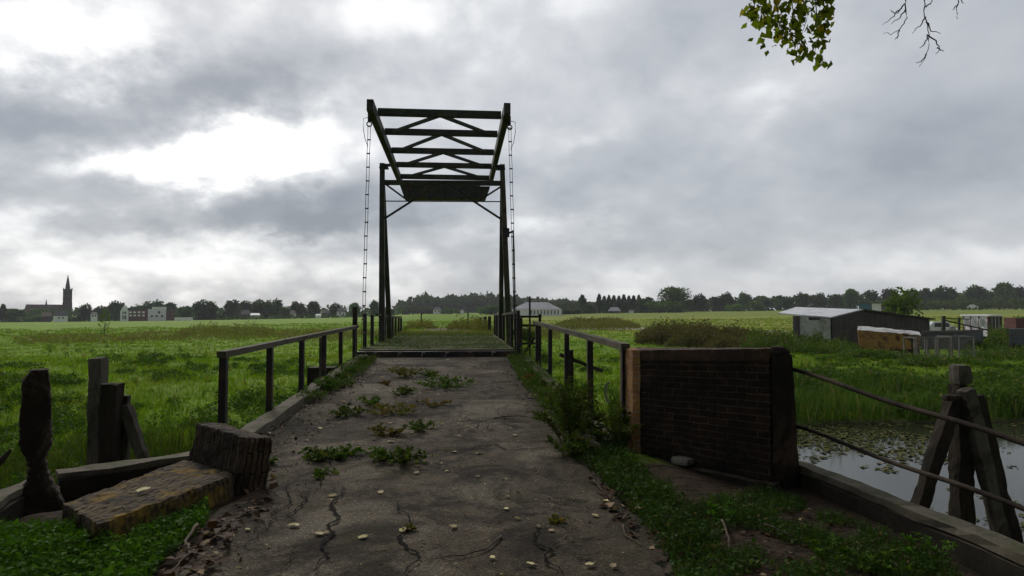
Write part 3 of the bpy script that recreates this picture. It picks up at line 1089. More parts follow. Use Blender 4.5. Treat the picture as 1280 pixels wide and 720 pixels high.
# left wing: short splayed wall behind the fallen masonry, then along the verge to the camera
b0, b1 = at_z(238, 570, 0.10), at_z(74, 592, 0.10)
b2, b3 = at_z(27, 612, 0.10), at_z(-140, 720, 0.10)
n_ = Vector((-(b1 - b0).y, (b1 - b0).x, 0)).normalized() * 0.22
if n_.y < 0:
    n_ = -n_
k0 = [b1, (b0 + b1) / 2, b0, b0 + (b0 - b1) * 0.12]
kerb_strip('wing_wall', [(p.x + n_.x, p.y + n_.y) for p in k0], [(p.x, p.y) for p in k0], [0.1] * 4, 2.4,
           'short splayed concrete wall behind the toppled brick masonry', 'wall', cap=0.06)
k1 = [b1.lerp(b2, 0.18), b2, b2.lerp(b3, 0.5), b3, b3 + (b3 - b2), b3 + (b3 - b2) * 3]
kerb_strip('wing_wall', [(p.x, p.y) for p in k1], [(p.x - 0.2, p.y) for p in k1], [0.1] * 6, 2.4,
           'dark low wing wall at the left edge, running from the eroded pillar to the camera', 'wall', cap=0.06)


# ================================================================== THE DRAWBRIDGE
def arm_z(y):
    return 7.41 - 0.040 * (y - 18.3)


def build_bridge():
    br = empty('drawbridge', (-0.55, 18.3, 0.0),
               'old drawbridge with dark portal and raised balance frame, its mossy deck across the road', 'bridge')
    # moving leaf: planks on joists, edge beam towards the road
    lf = MB()
    z0 = 0.475
    y = 18.46
    rnd = random.Random(3)
    while y < 22.9:
        w = 0.21
        lf.hexa([(-2.80, y, z0 - 0.06), (1.62, y, z0 - 0.06), (1.62, y + w, z0 - 0.06), (-2.80, y + w, z0 - 0.06)] +
                [(-2.80, y, z0 + rnd.uniform(-.006, .012)), (1.62, y, z0 + rnd.uniform(-.006, .012)),
                 (1.62, y + w, z0 + rnd.uniform(-.006, .012)), (-2.80, y + w, z0 + rnd.uniform(-.006, .012))])
        y += w + 0.012
    leaf = lf.build('leaf_deck', 'deck_wood', br)
    e = MB()
    e.box((-2.86, 18.26, 0.25), (1.68, 18.45, 0.44), step=0.3, amp=0.006)
    e.box((-2.95, 18.20, 0.10), (1.75, 18.258, 0.285), step=0.3, amp=0.006)
    edge = e.build('edge_beam', 'black_iron', br)
    for i in range(6):
        cl = MB()
        x = -2.3 + i * 0.66
        cl.box((x - 0.05, 18.22, 0.385), (x + 0.05, 18.257, 0.43))
        cl.box((x - 0.05, 18.22, 0.30), (x - 0.02, 18.257, 0.386))
        cl.build('fixing_bracket', 'pale_stone', edge)
    for i in range(6):
        x = -2.5 + i * 0.78
        MB().box((x - 0.08, 18.46, 0.20), (x + 0.08, 22.95, 0.41)).build('joist', 'bridge_timber', br)
    # fixed far span
    fd = MB()
    y = 23.1
    while y < 32.5:
        w = 0.22
        zz = 0.46 + rnd.uniform(-.006, .010)
        fd.box((-2.85, y, zz - 0.07), (1.70, y + w, zz))
        y += w + 0.012
    fd.build('fixed_deck', 'deck_wood', br)
    for x in (-2.6, -1.2, 0.2, 1.5):
        MB().box((x - 0.12, 23.1, 0.02), (x + 0.12, 32.5, 0.385)).build('main_beam', 'bridge_timber', br)
    for yy in (23.0, 27.8, 32.2):
        for x in (-2.5, 1.4):
            MB().tube([(x, yy + 0.2, -2.4), (x, yy + 0.2, 0.02)], 0.15, 10).build('pier_pile', 'bridge_timber', br)
    # portal: posts, raking legs, cross beam, tie rod, braces
    PT = [Vector((-2.78, 23.5, 6.76)), Vector((1.61, 23.5, 6.80))]
    PB = [Vector((-2.75, 23.5, 0.0)), Vector((1.88, 23.5, 0.0))]
    for k, (t, b) in enumerate(zip(PT, PB)):
        MB().bar(b, t, 0.21, 0.24, up=(0, 1, 0), w2=0.17, h2=0.20).build('post', 'bridge_steel' if k == 0 else 'green_timber', br, bevel=0.012)
        foot = Vector((b.x - 0.01 if k == 0 else b.x - 0.13, 26.4, 0.1))
        MB().bar(foot, t + Vector((0, 0.14, -0.15)), 0.20, 0.20, up=(0, 1, 0), w2=0.13, h2=0.16).build('raking_leg', 'bridge_steel', br, bevel=0.012)
        c = MB()
        s_ = 1 if k == 0 else -1
        c.box((t.x - 0.10 if k == 0 else t.x - 0.22, 23.38, t.z), (t.x + 0.22 if k == 0 else t.x + 0.10, 23.62, t.z + 0.06))
        c.tube([(t.x - 0.02 * s_, 23.5, t.z + 0.14), (t.x + 0.30 * s_, 23.5, t.z + 0.14)], 0.055, 10)
        c.box((t.x - 0.09, 23.42, t.z + 0.06), (t.x + 0.09, 23.58, t.z + 0.20))
        c.build('pivot_bearing', 'bridge_steel', br)
    c = MB()
    c.bar((-2.69, 23.5, 6.26), (1.56, 23.5, 6.30), 0.16, 0.17)
    c.build('cross_beam', 'bridge_steel', br, bevel=0.008)
    MB().tube([(-2.69, 23.5, 5.58), (1.62, 23.5, 5.62)], 0.022, 8).build('tie_rod', 'black_iron', br)
    for s_ in (-1, 1):
        cx = -0.58
        px_ = PT[0].x + 0.09 if s_ < 0 else 1.62
        MB().bar((px_, 23.47, 4.93), (cx + s_ * 0.22, 23.47, 6.19), 0.07, 0.07).build('knee_brace', 'black_iron', br)
        MB().bar((px_ - s_ * 0.04, 23.56, 6.20), (cx + s_ * 1.22, 23.56, 5.58), 0.06, 0.06).build('corner_brace', 'black_iron', br)
    # balance frame: two arms, five cross members, chevrons, counterweight box at the far end
    bal = MB()
    for s_ in (-1, 1):
        x = -0.56 + s_ * 1.90
        sp = 0.05 * s_
        bal = MB()
        bal.bar((x + sp, 18.2, arm_z(18.2)), (x, 27.2, arm_z(27.2)), 0.19, 0.34, w2=0.17, h2=0.28)
        bal.build('balance_arm', 'bridge_steel', br, bevel=0.01)
    ym = [18.95, 20.75, 22.85, 24.75, 26.6]
    for i, yy in enumerate(ym):
        z = arm_z(yy) + 0.06
        MB().bar((-2.38, yy, z), (1.26, yy, z), 0.16, 0.21 if i == 0 else 0.19).build('cross_member', 'bridge_steel', br, bevel=0.008)
    for i in range(4):
        ya, yb = ym[i] + 0.08, ym[i + 1] - 0.08
        za, zb = arm_z(ya) + 0.03, arm_z(yb) + 0.03
        for s_ in (-1, 1):
            MB().bar((-0.56 + s_ * 0.02, ya, za), (-0.56 + s_ * 1.55, yb, zb), 0.09, 0.09).build('chevron_brace', 'bridge_steel', br)
    cw = MB()
    za = arm_z(26.6)
    cw.hexa([(-2.25, 26.55, za - 0.80), (1.13, 26.55, za - 0.80), (1.13, 27.5, za - 0.80), (-2.25, 27.5, za - 0.80),
             (-2.44, 26.70, za - 0.27), (1.32, 26.70, za - 0.27), (1.32, 27.6, za - 0.27), (-2.44, 27.6, za - 0.27)])
    box = cw.build('counterweight_box', 'bridge_steel', br, bevel=0.01)
    lid = MB()
    lid.box((-2.0, 26.85, za - 0.265), (0.9, 27.5, za - 0.18))
    lid.build('ballast', 'bridge_timber', box)
    for x in (-2.05, -1.2, -0.56, 0.1, 0.95):
        st = MB().hexa([(x - .04, 26.52, za - 0.90), (x + .04, 26.52, za - 0.90), (x + .04, 26.555, za - 0.90), (x - .04, 26.555, za - 0.90),
                 (x - .04, 26.655, za - 0.28), (x + .04, 26.655, za - 0.28), (x + .04, 26.70, za - 0.28), (x - .04, 26.70, za - 0.28)])
        st.build('box_strap', 'black_iron', box)
    # lifting rods: pairs of flat bars joined by pins, hung from a hook on each arm
    for k, (t, b) in enumerate([(Vector((-2.63, 18.95, 7.02)), Vector((-2.76, 18.9, 0.52))), (Vector((1.52, 18.95, 7.06)), Vector((1.70, 18.9, 0.52)))]):
        s_ = -1 if k == 0 else 1
        ch = MB()
        d = (b - t)
        n_l = 16
        pts = [t + d * (i / n_l) + Vector((0.004 * math.sin(i * 2.1 + k), 0, 0)) for i in range(n_l + 1)]
        for i in range(n_l):
            for q in (-1, 1):
                ch.bar(pts[i] + Vector((q * 0.036, 0, 0)), pts[i + 1] + Vector((q * 0.036, 0, 0)), 0.013, 0.022, up=(0, 1, 0))
        c_ = ch.build('lifting_chain', 'black_iron', br)
        for p in pts:
            MB().tube([p + Vector((-0.050, 0, 0)), p + Vector((0.050, 0, 0))], 0.021, 8).build('link_pin', 'black_iron', c_)
        hk = MB()
        ax = -0.56 + s_ * 1.90
        hk.bar((ax + s_ * 0.16, 18.95, 7.42), (ax + s_ * 0.16, 18.95, 7.16), 0.10, 0.10, up=(0, 1, 0))
        hk.tube([Vector((t.x, 18.95, 7.08)) + Vector((0.07 * math.cos(a), 0, 0.07 * math.sin(a))) for a in [i * math.pi / 6 for i in range(13)]], 0.018, 6, caps=False)
        hk.build('chain_hook', 'black_iron', br)
        # the loose loop of cable beside the hook
        MB().tube([(t.x + s_ * 0.02, 18.95, 7.28), (t.x + s_ * 0.16, 18.93, 7.24), (t.x + s_ * 0.17, 18.93, 6.95), (t.x + s_ * 0.12, 18.93, 6.65), (t.x + s_ * 0.03, 18.93, 6.4)], 0.010, 6).build('cable', 'black_iron', br)
    # the winch bar and bracket clamped to the right post
    wb = MB()
    wb.box((1.63, 23.34, 4.28), (1.86, 23.372, 4.62))
    wb.box((1.60, 23.374, 4.36), (1.63, 23.6, 4.54))
    wb.bar((1.86, 23.36, 4.45), (2.02, 23.36, 4.5), 0.06, 0.07)
    wb.bar((2.0, 23.36, 4.55), (2.06, 23.36, 1.2), 0.05, 0.05, up=(0, 1, 0))
    wb.build('winch_bar', 'black_iron', br)
    # railings of the bridge
    def rail(name, X, posts, toprail):
        rm = MB()
        for (a, b) in toprail:
            rm.bar(a, b, 0.09, 0.07)
        r = rm.build('bridge_railing', 'rail_wood', br)
        for (yy, zt) in posts:
            MB().box((X(yy) - 0.05, yy - 0.05, 0.1), (X(yy) + 0.05, yy + 0.05, zt)).build('post', 'black_iron', r)
    XL = lambda y: -2.77 - 0.006 * (y - 19)
    rail('left', XL, [(19.4, 1.50), (21.1, 1.45), (24.9, 1.34), (26.5, 1.30), (28.0, 1.28), (29.4, 1.27), (31.0, 1.26), (32.4, 1.22)],
         [((XL(22.6), 22.4, 1.46), (XL(28.2), 28.2, 1.31)), ((XL(28.2), 28.25, 1.31), (XL(32.4), 32.4, 1.27))])
    XR = lambda y: 1.76 + 0.004 * (y - 19)
    rail('right', XR, [(18.8, 1.60), (19.6, 1.50), (21.2, 1.47), (25.2, 1.42), (27.0, 1.40), (28.6, 1.38), (30.2, 1.36), (31.9, 1.35)],
         [((XR(18.7), 18.7, 1.56), (XR(25), 25, 1.44)), ((XR(25), 25.05, 1.44), (XR(32), 32, 1.38))])
    return br


build_bridge()

# gate posts where the road meets the leaf
o = MB().box((-2.92, 18.05, -0.6), (-2.80, 18.17, 1.70), step=0.2, amp=0.008).build('gate_post', 'bridge_timber', loc=(-2.86, 18.1, -0.6))
tag(o, 'tall dark timber post at the left corner of the bridge deck', 'post')
# frame of thin posts and rails outside the bridge's right railing
root = empty('side_gate', (2.3, 20.4, -1.2), 'open frame of thin dark posts and rails right of the bridge deck', 'gate')
for x, y, zt in ((1.98, 20.2, 1.36), (2.27, 20.3, 2.05), (2.62, 20.5, 1.48)):
    MB().tube([(x, y, -1.7), (x, y, zt)], 0.045 if zt < 1.6 else 0.03, 8).build('post', 'bridge_timber', root)
for z in (1.40, 1.12, 0.55):
    MB().bar((1.95, 20.14, z), (2.66, 20.44, z), 0.04, 0.07).build('rail', 'bridge_timber', root)
MB().bar((2.0, 20.05, 0.15), (2.4, 20.1, 0.75), 0.06, 0.08).build('brace', 'bridge_timber', root)
# leaning plank on a stub post, right bank under the railing
root = empty('broken_landing_stage', (3.1, 17.0, -1.6), 'broken wooden landing with a leaning plank, seen through the right approach railing', 'landing')
MB().bar((3.05, 17.0, -1.9), (3.0, 17.0, 0.55), 0.12, 0.12, up=(0, 1, 0), step=0.2, amp=0.012).build('post', 'pile_wood', root)
MB().bar((2.7, 17.05, 0.42), (3.9, 17.1, -0.05), 0.14, 0.10, step=0.2, amp=0.01).build('plank', 'bridge_timber', root)
MB().bar((2.4, 17.4, -1.9), (2.4, 17.4, 0.0), 0.12, 0.12, up=(0, 1, 0)).build('post', 'pile_wood', root)
pts = [Vector((3.95, 16.6, -0.55)) + Vector((0.10 * math.cos(a), 0.0, 0.26 * math.sin(a))) for a in [R(80 + i * 16) for i in range(14)]]
o = MB().tube(pts, 0.028, 8).build('bent_pipe', 'pale_stone', loc=(3.95, 16.6, -0.8))
tag(o, 'small pale curved pipe in the bank weeds behind the right railing', 'pipe')


# ================================================================== RAILINGS OF THE APPROACH
def approach(label, X, ys, zt, zb):
    root = empty('approach_railing', (X, ys[0], zb(ys[0])), label, 'railing')
    for y in ys:
        lean = 0.012 * math.sin(y * 5.1)
        MB().bar((X, y, zb(y)), (X + lean, y, zt(y) - 0.06), 0.085, 0.085, up=(0, 1, 0)).build('post', 'black_iron', root, bevel=0.006)
    mb = MB()
    a, b = ys[0] - 0.06, ys[-1] + 0.5
    mb.bar((X, a, zt(a) - 0.03), (X, b, zt(b) - 0.03), 0.105, 0.075, step=0.12, amp=0.004, ns=4)
    mb.build('handrail', 'rail_wood', root)


ysl = [7.85 + 1.91 * i for i in range(6)]
approach('dark post railing with a grey wooden handrail on the left side of the approach road', -2.77, ysl,
         lambda y: 1.11 + 0.0075 * (y - 7.85), lambda y: float(road_z(y)) - 0.5)
ysr = [7.50, 9.46, 11.6, 13.75, 15.95]
approach('dark post railing with a grey wooden handrail joining the brick wall', 1.97, ysr,
         lambda y: 1.20 + 0.013 * (y - 7.5), lambda y: float(road_z(y)) - 0.5)

# low concrete block and stub post on the bank left of the road
b_ = at_y(385, 458, 15.4)
o = MB().box((b_.x, 15.3, -1.7), (b_.x + 0.62, 15.8, 0.27), step=0.25, amp=0.012).build('concrete_block', 'wall_base', loc=(b_.x, 15.3, -1.7))
tag(o, 'low dark concrete block beside the road behind the left railing', 'block')
b_ = at_y(403, 420, 15.2)
o = MB().box((b_.x - 0.05, 15.10, -1.6), (b_.x + 0.05, 15.2, 0.98), step=0.25, amp=0.008).build('stub_post', 'grey_wood', loc=(b_.x, 15.15, -1.6))
tag(o, 'thin grey wooden post in front of the concrete block behind the left railing', 'post')


# ================================================================== BRICK WALL ON THE RIGHT AND ITS PIPE RAILING
def build_right_wall():
    root = empty('brick_wall', (2.5, 6.6, -0.05), 'dark splayed brick wall with an orange lichened end at the right road edge', 'wall')
    zt0, zt1 = 1.15, 1.235
    c0, c1, c2, c3 = (2.055, 7.10), (2.95, 5.87), (3.18, 6.05), (2.13, 7.62)
    w = MB()
    w.hexa([(*c0, -0.02), (*c1, -0.02), (*c2, -0.02), (*c3, -0.02), (*c0, zt0 - 0.118), (*c1, zt1 - 0.118), (*c2, zt1 - 0.118), (*c3, zt0 - 0.118)],
           step=0.06, amp=0.007, ns=5)
    w.build('brick_face', 'wall_brick', root, smooth=False)
    t = MB()
    t.hexa([(*c0, zt0 - 0.115), (*c1, zt1 - 0.115), (*c2, zt1 - 0.115), (*c3, zt0 - 0.115), (*c0, zt0), (*c1, zt1), (*c2, zt1), (*c3, zt0)],
           step=0.05, amp=0.006, ns=6)
    t.build('soldier_course', 'soldier_brick', root)
    e = MB()
    e.hexa([(1.985, 7.20, -0.05), (2.048, 7.105, -0.05), (2.122, 7.63, -0.05), (1.955, 7.66, -0.05),
            (1.985, 7.20, zt0 + .005), (2.048, 7.105, zt0 + .005), (2.122, 7.63, zt0 + .005), (1.955, 7.66, zt0 + .005)], step=0.045, amp=0.007, ns=6)
    e.build('wall_end', 'end_brick', root)
    p = MB()
    p.hexa([(2.955, 5.855, -0.3), (3.30, 5.975, -0.3), (3.40, 6.30, -0.3), (3.13, 6.16, -0.3),
            (2.955, 5.86, 1.18), (3.235, 5.985, 1.18), (3.34, 6.27, 1.18), (3.13, 6.15, 1.18)], step=0.07, amp=0.012, ns=4)
    p.hexa([(2.955, 5.862, 1.183), (3.23, 5.987, 1.183), (3.335, 6.268, 1.183), (3.13, 6.148, 1.183),
            (2.975, 5.91, 1.25), (3.17, 5.99, 1.235), (3.26, 6.22, 1.235), (3.13, 6.12, 1.25)], step=0.05, amp=0.008, ns=5)
    p.build('end_pillar', 'dark_plaster', root)
    f = MB()
    f.hexa([(2.0, 7.06, -1.2), (2.93, 5.78, -1.2), (3.26, 6.08, -1.2), (2.17, 7.66, -1.2),
            (2.0, 7.06, -0.023), (2.93, 5.79, -0.023), (3.26, 6.08, -0.023), (2.17, 7.66, -0.023)], step=0.10, amp=0.016, ns=4)
    f.build('footing', 'wall_base', root)
    rnd = random.Random(4)
    for (px, py, w_, h_) in ((838, 567, .17, .05), (850, 577, .20, .07), (868, 571, .12, .04), (895, 575, .16, .035)):
        q = at_z(px, py, 0.02)
        dx = Vector((0.588, -0.81, 0))
        nn = Vector((-0.81, -0.588, 0))
        q = q - nn * 0.02
        m_ = MB()
        m_.hexa([q - dx * w_ / 2 + nn * .05 - Vector((0, 0, h_ / 2)), q + dx * w_ / 2 + nn * .05 - Vector((0, 0, h_ / 2)), q + dx * w_ / 2 - nn * .12 - Vector((0, 0, h_ / 2)), q - dx * w_ / 2 - nn * .12 - Vector((0, 0, h_ / 2)),
                 q - dx * w_ / 2 + nn * .04 + Vector((0, 0, h_ / 2)), q + dx * w_ / 2 + nn * .03 + Vector((0, 0, h_ / 2)), q + dx * w_ / 2 - nn * .12 + Vector((0, 0, h_ / 2)), q - dx * w_ / 2 - nn * .12 + Vector((0, 0, h_ / 2))],
                step=0.035, amp=0.010, ns=9)
        m_.build('footing_stone', 'pale_stone', root)


brick('soldier_brick', (0.060, 0.034, 0.022), (0.105, 0.060, 0.040), (0.050, 0.042, 0.032), rot=True, lichen=(0.21, 0.13, 0.025), lichen_amt=0.40, dirt_amt=0.42)
build_right_wall()

root = empty('pipe_railing', (3.4, 3.7, 0.1), 'rusty two-bar pipe railing sloping from the brick wall above the canal', 'railing')
for (p0, p1, r_) in ((at_y(985, 460, 6.1), at_y(1280, 555, 3.7), 0.019), (at_y(990, 531, 6.1), at_y(1280, 637, 3.7), 0.017)):
    d = p1 - p0
    pts = [p0 + d * t + Vector((0, 0, 0.010 * math.sin(t * 9))) for t in np.linspace(-0.02, 1.9, 24)]
    MB().tube(pts, r_, 10).build('pipe', 'rust_pipe', root, smooth=True) if 'rust_pipe' in MATS else None
    if 'rust_pipe' not in MATS:
        plain('rust_pipe', (0.012, 0.009, 0.007), (0.032, 0.023, 0.017), 9, 0.85, 0.4, stain=(0.055, 0.040, 0.028))
        MB().tube(pts, r_, 10).build('pipe', 'rust_pipe', root, smooth=True)
pe = at_y(1280, 555, 3.7)
MB().tube([(3.48, 1.85, -0.1), (3.48, 1.85, 0.62)], 0.03, 10).build('post', 'rust_pipe', root)


# ================================================================== TOPPLED MASONRY AND THE ERODED PILLAR ON THE LEFT
def build_fallen():
    root = empty('fallen_masonry', (-2.35, 5.6, -0.05), 'toppled L-shaped block of brick masonry with yellow lichen on the left verge', 'masonry')
    A, B, C_, D = (-2.93, 5.07), (-2.43, 4.60), (-1.95, 5.86), (-2.62, 6.48)
    m = MB()
    m.hexa([(-2.95, 5.10, -0.06), (-2.41, 4.62, -0.06), (-1.92, 5.80, -0.06), (-2.62, 6.48, -0.06),
            (*A, 0.165), (*B, 0.15), (*C_, 0.165), (*D, 0.165)], step=0.03, amp=0.016, ns=9)
    m.build('flat_slab', 'fallen_brick', root)
    u = MB()
    u.hexa([(-2.622, 6.483, -0.05), (-1.945, 5.862, -0.05), (-1.72, 6.03, -0.05), (-2.40, 6.70, -0.05),
            (-2.57, 6.57, 0.50), (-1.89, 5.93, 0.47), (-1.69, 6.08, 0.43), (-2.36, 6.74, 0.46)], step=0.03, amp=0.016, ns=9, seed=4)
    u.build('upright_block', 'fallen_brick_plain', root)


build_fallen()


def loft(levels, n, amp, ns, sub=6, seed=0.0, pw=3.0):
    """levels: (z, x0, x1, y0, y1) rounded-rectangle rings"""
    mb = MB()
    L = []
    for a, b in zip(levels, levels[1:]):
        for k in range(sub):
            t = k / sub
            L.append([p + (q - p) * t for p, q in zip(a, b)])
    L.append(list(levels[-1]))
    for (z, x0, x1, y0, y1) in L:
        for k in range(n):
            a = 2 * math.pi * k / n
            c, s_ = math.cos(a), math.sin(a)
            r = (abs(c) ** pw + abs(s_) ** pw) ** (-1 / pw)
            p = Vector(((x0 + x1) / 2 + c * r * (x1 - x0) / 2, (y0 + y1) / 2 + s_ * r * (y1 - y0) / 2, z))
            q = p * ns + Vector((seed, seed, seed))
            p += (mnoise.noise_vector(q) + 0.6 * mnoise.noise_vector(q * 2.3) + 0.4 * mnoise.noise_vector(q * 5.9)) * amp
            mb.v.append(p)
    for i in range(len(L) - 1):
        for k in range(n):
            k2 = (k + 1) % n
            mb.face((i * n + k, i * n + k2, (i + 1) * n + k2, (i + 1) * n + k),
                    [(k / n, L[i][0]), ((k + 1) / n, L[i][0]), ((k + 1) / n, L[i + 1][0]), (k / n, L[i + 1][0])])
    mb.face(list(range((len(L) - 1) * n, len(L) * n)), [(0, 0)] * n)
    mb.face(list(reversed(range(n))), [(0, 0)] * n)
    return mb


plain('crumbling_pillar', (0.016, 0.012, 0.009), (0.040, 0.030, 0.022), 5, 0.95, 0.9, stain=(0.120, 0.095, 0.070), dist=0.03)
cxp = at_y(53, 540, 5.9).x
sc_ = 1 / 132.0
lv = []
for (y, l, r, dy) in ((650, 24, 82, .15), (622, 29, 77, .15), (603, 32, 74, .14), (593, 35, 69, .13), (580, 38, 62, .11), (570, 42, 60, .09), (558, 41, 56, .09), (548, 38, 58, .10), (541, 35, 62, .11), (530, 33, 62, .11),
                     (505, 32, 61, .11), (485, 34, 60, .11), (470, 33, 59, .11), (466, 34, 58, .11), (456, 41, 57, .10)):
    lv.append((y, l, r, dy))
prng = random.Random(12)
ly = [q[0] for q in lv][::-1]
lv2 = []
for y in np.arange(650, 454, -3.0):
    l = float(np.interp(y, ly, [q[1] for q in lv][::-1]))
    r = float(np.interp(y, ly, [q[2] for q in lv][::-1]))
    dy = float(np.interp(y, ly, [q[3] for q in lv][::-1]))
    j = 2.6 if 532 < y < 606 else 0.35
    lv2.append((EYE - (y - 388) / 130.0, (l - 53 + prng.uniform(-j, j)) / 130.0, (r - 53 + prng.uniform(-j, j)) / 130.0, -dy, dy))
mb = loft(lv2, 44, 0.005, 17, 2, pw=9.0)
pc = at_y(53, 540, 5.95)
az_ = math.atan2(pc.x, pc.y)
mb.v = [Vector((pc.x + p.x * math.cos(az_) + p.y * math.sin(az_), pc.y - p.x * math.sin(az_) + p.y * math.cos(az_), p.z)) for p in mb.v]
o = mb.build('eroded_pillar', 'crumbling_pillar', loc=(pc.x, pc.y, -0.1))
tag(o, 'dark crumbling pillar with an eaten-away waist at the left picture edge', 'pillar')
# a dark broken branch at the left edge
p0 = at_y(-12, 585, 6.6)
o = MB().tube([p0 + Vector((-0.3, 0, -0.12)), p0, p0 + Vector((0.10, 0, 0.07)), p0 + Vector((0.17, 0.02, 0.17))], [.05, .045, .035, .012], 8).build('broken_branch', 'dark_twig', loc=tuple(p0))
tag(o, 'dark broken branch end poking in beside the eroded pillar', 'branch')


# ================================================================== PILES STANDING IN THE CANAL
def pile(root_, pts, r0, r1, mat='pile_wood', name='pile', sq=3.0, seed=0):
    """squared, weathered pile from foot to head"""
    a, b = Vector(pts[0]), Vector(pts[1])
    mb = MB()
    mb.bar(a, b, r0 * 2, r0 * 2, up=(0, 1, 0), w2=r1 * 2, h2=r1 * 2, step=0.07, amp=0.018, ns=3.2, seed=seed)
    return mb.build(name, mat, root_) if root_ is not None else mb.build(name, mat, loc=tuple(a))


t = at_y(141, 478, 9.0)
root = empty('mooring_pile', (t.x, 9.0, -1.7), 'thick dark squared pile with a raking prop, behind the fallen masonry', 'pile')
pile(root, [(t.x, 9.0, -2.2), (t.x - 0.01, 9.0, t.z)], 0.115, 0.108, seed=2)
q1, q0 = at_y(156, 505, 9.1), at_y(184, 585, 9.1)
d = q0 - q1
pile(root, [q1 + d * 1.8, q1], 0.06, 0.07, 'grey_wood', 'prop', seed=3)
q1 = at_y(153, 492, 9.12)
pile(root, [(q1.x + 0.06, 9.15, -2.2), (q1.x + 0.02, 9.15, q1.z)], 0.05, 0.05, 'grey_wood', 'facing_board', seed=5)
t = at_y(123, 446, 9.5)
pile(None, [(t.x + 0.02, 9.5, -2.2), (t.x, 9.5, t.z)], 0.095, 0.085, 'grey_wood', 'mooring_pile', seed=6)
tag(bpy.data.objects[-1] if False else [o for o in COL.objects if o.name.startswith('mooring_pile') and o.type == 'MESH'][0],
    'thinner grey pile standing taller just left of the thick dark pile', 'pile')

root = empty('mooring_dolphin', (6.6, 8.0, -1.7), 'wooden mooring dolphin of leaning piles in the canal behind the pipe railing', 'mooring')
t = at_y(1200, 456, 8.0)
pile(root, [(t.x - 0.05, 8.0, -2.3), (t.x, 8.0, t.z - 0.25)], 0.115, 0.10, seed=8)
hd = MB()
hd.bar((t.x, 8.0, t.z - 0.252), (t.x, 8.0, t.z), 0.20, 0.20, up=(0, 1, 0), step=0.05, amp=0.014)
hd.build('pile_head', 'grey_wood', root)
a_, b_ = at_y(1190, 508, 7.9), at_y(1149, 632, 7.9)
pile(root, [a_ + (b_ - a_) * 1.6, a_ + (b_ - a_) * -0.12], 0.08, 0.075, seed=9)
a_, b_ = at_y(1206, 484, 7.82), at_y(1250, 664, 7.82)
pile(root, [a_ + (b_ - a_) * 1.4, a_], 0.075, 0.075, 'grey_wood', seed=10)
a_, b_ = at_y(1216, 492, 8.1), at_y(1262, 664, 8.1)
pile(root, [a_ + (b_ - a_) * 1.4, a_], 0.09, 0.085, seed=11)
sb_ = at_y(1184, 497, 7.85)
MB().box((sb_.x - 0.10, 7.75, sb_.z - 0.04), (sb_.x + 0.12, 7.84, sb_.z + 0.04), step=0.04, amp=0.01).build('cleat', 'pile_wood', root)


# ================================================================== GRASS, WEEDS AND BANK VEGETATION
def scatter(n, d0, d1, p0=-140, p1=1420, power=1.0):
    """points spread over the visible wedge of ground"""
    u = RNG.uniform(0, 1, n)
    d = d0 * (d1 / d0) ** (u ** power)
    px = RNG.uniform(p0, p1, n)
    # thinner cover to either side of the wedge
    wide = RNG.uniform(0, 1, n)
    if p0 < 0:
        px = np.where(wide < 0.13, p0 - 560 * RNG.uniform(0, 1, n) ** 1.6, px)
    if p1 > 1280:
        px = np.where(wide > 0.87, p1 + 560 * RNG.uniform(0, 1, n) ** 1.6, px)
    xc = (px - 640) / FPX * d
    x = xc * math.cos(PSI) + d * math.sin(PSI)
    y = d * math.cos(PSI) - xc * math.sin(PSI)
    return x, y, d


def on_hard(x, y):
    road = (x > -2.86) & (x < 2.03) & (y < 18.3)
    deck = (x > -3.0) & (x < 1.9) & (y >= 18.0) & (y < 32.8)
    return road | deck


def vnoise(x, y, s, seed=0.0):
    """cheap smooth noise 0..1 from sines"""
    a = np.sin(x * s + seed) * np.cos(y * s * 1.1 - seed * 2) + 0.6 * np.sin(x * s * 2.3 + y * s * 1.7 + seed * 3) + 0.4 * np.sin(y * s * 4.1 - x * s * 3.3 + seed)
    return np.clip(a / 4.0 + 0.5, 0, 1)


def grass_field(name, n, d0, d1, h, w, mat, power=1.0, keep=None, lean=(0.2, 0.8), p0=-140, p1=1420, hvar=0.65, tuft=0):
    x, y, d = scatter(n, d0, d1, p0, p1, power)
    if tuft:
        x = np.repeat(x, tuft) + RNG.normal(size=n * tuft) * 0.05 * (0.4 + 0.02 * np.repeat(d, tuft))
        y = np.repeat(y, tuft) + RNG.normal(size=n * tuft) * 0.05 * (0.4 + 0.02 * np.repeat(d, tuft))
        d = np.repeat(d, tuft)
    z = ground_z(x, y)
    k = (~on_hard(x, y)) & (z > -1.60)
    if keep is not None:
        k &= keep(x, y, d)
    x, y, z, d = x[k], y[k], z[k], d[k]
    vn = vnoise(x, y, 0.9, 1.0)
    hh = h(d) * (1 - hvar + 2 * hvar * vn) * RNG.uniform(0.6, 1.25, len(x))
    V, Q, T = blade_arrays(np.stack([x, y, z - 0.01], 1), hh, w(d) * RNG.uniform(0.7, 1.3, len(x)), RNG.uniform(lean[0], lean[1], len(x)))
    return tag(mesh_np(name, V, Q, T, mat), kind='stuff')


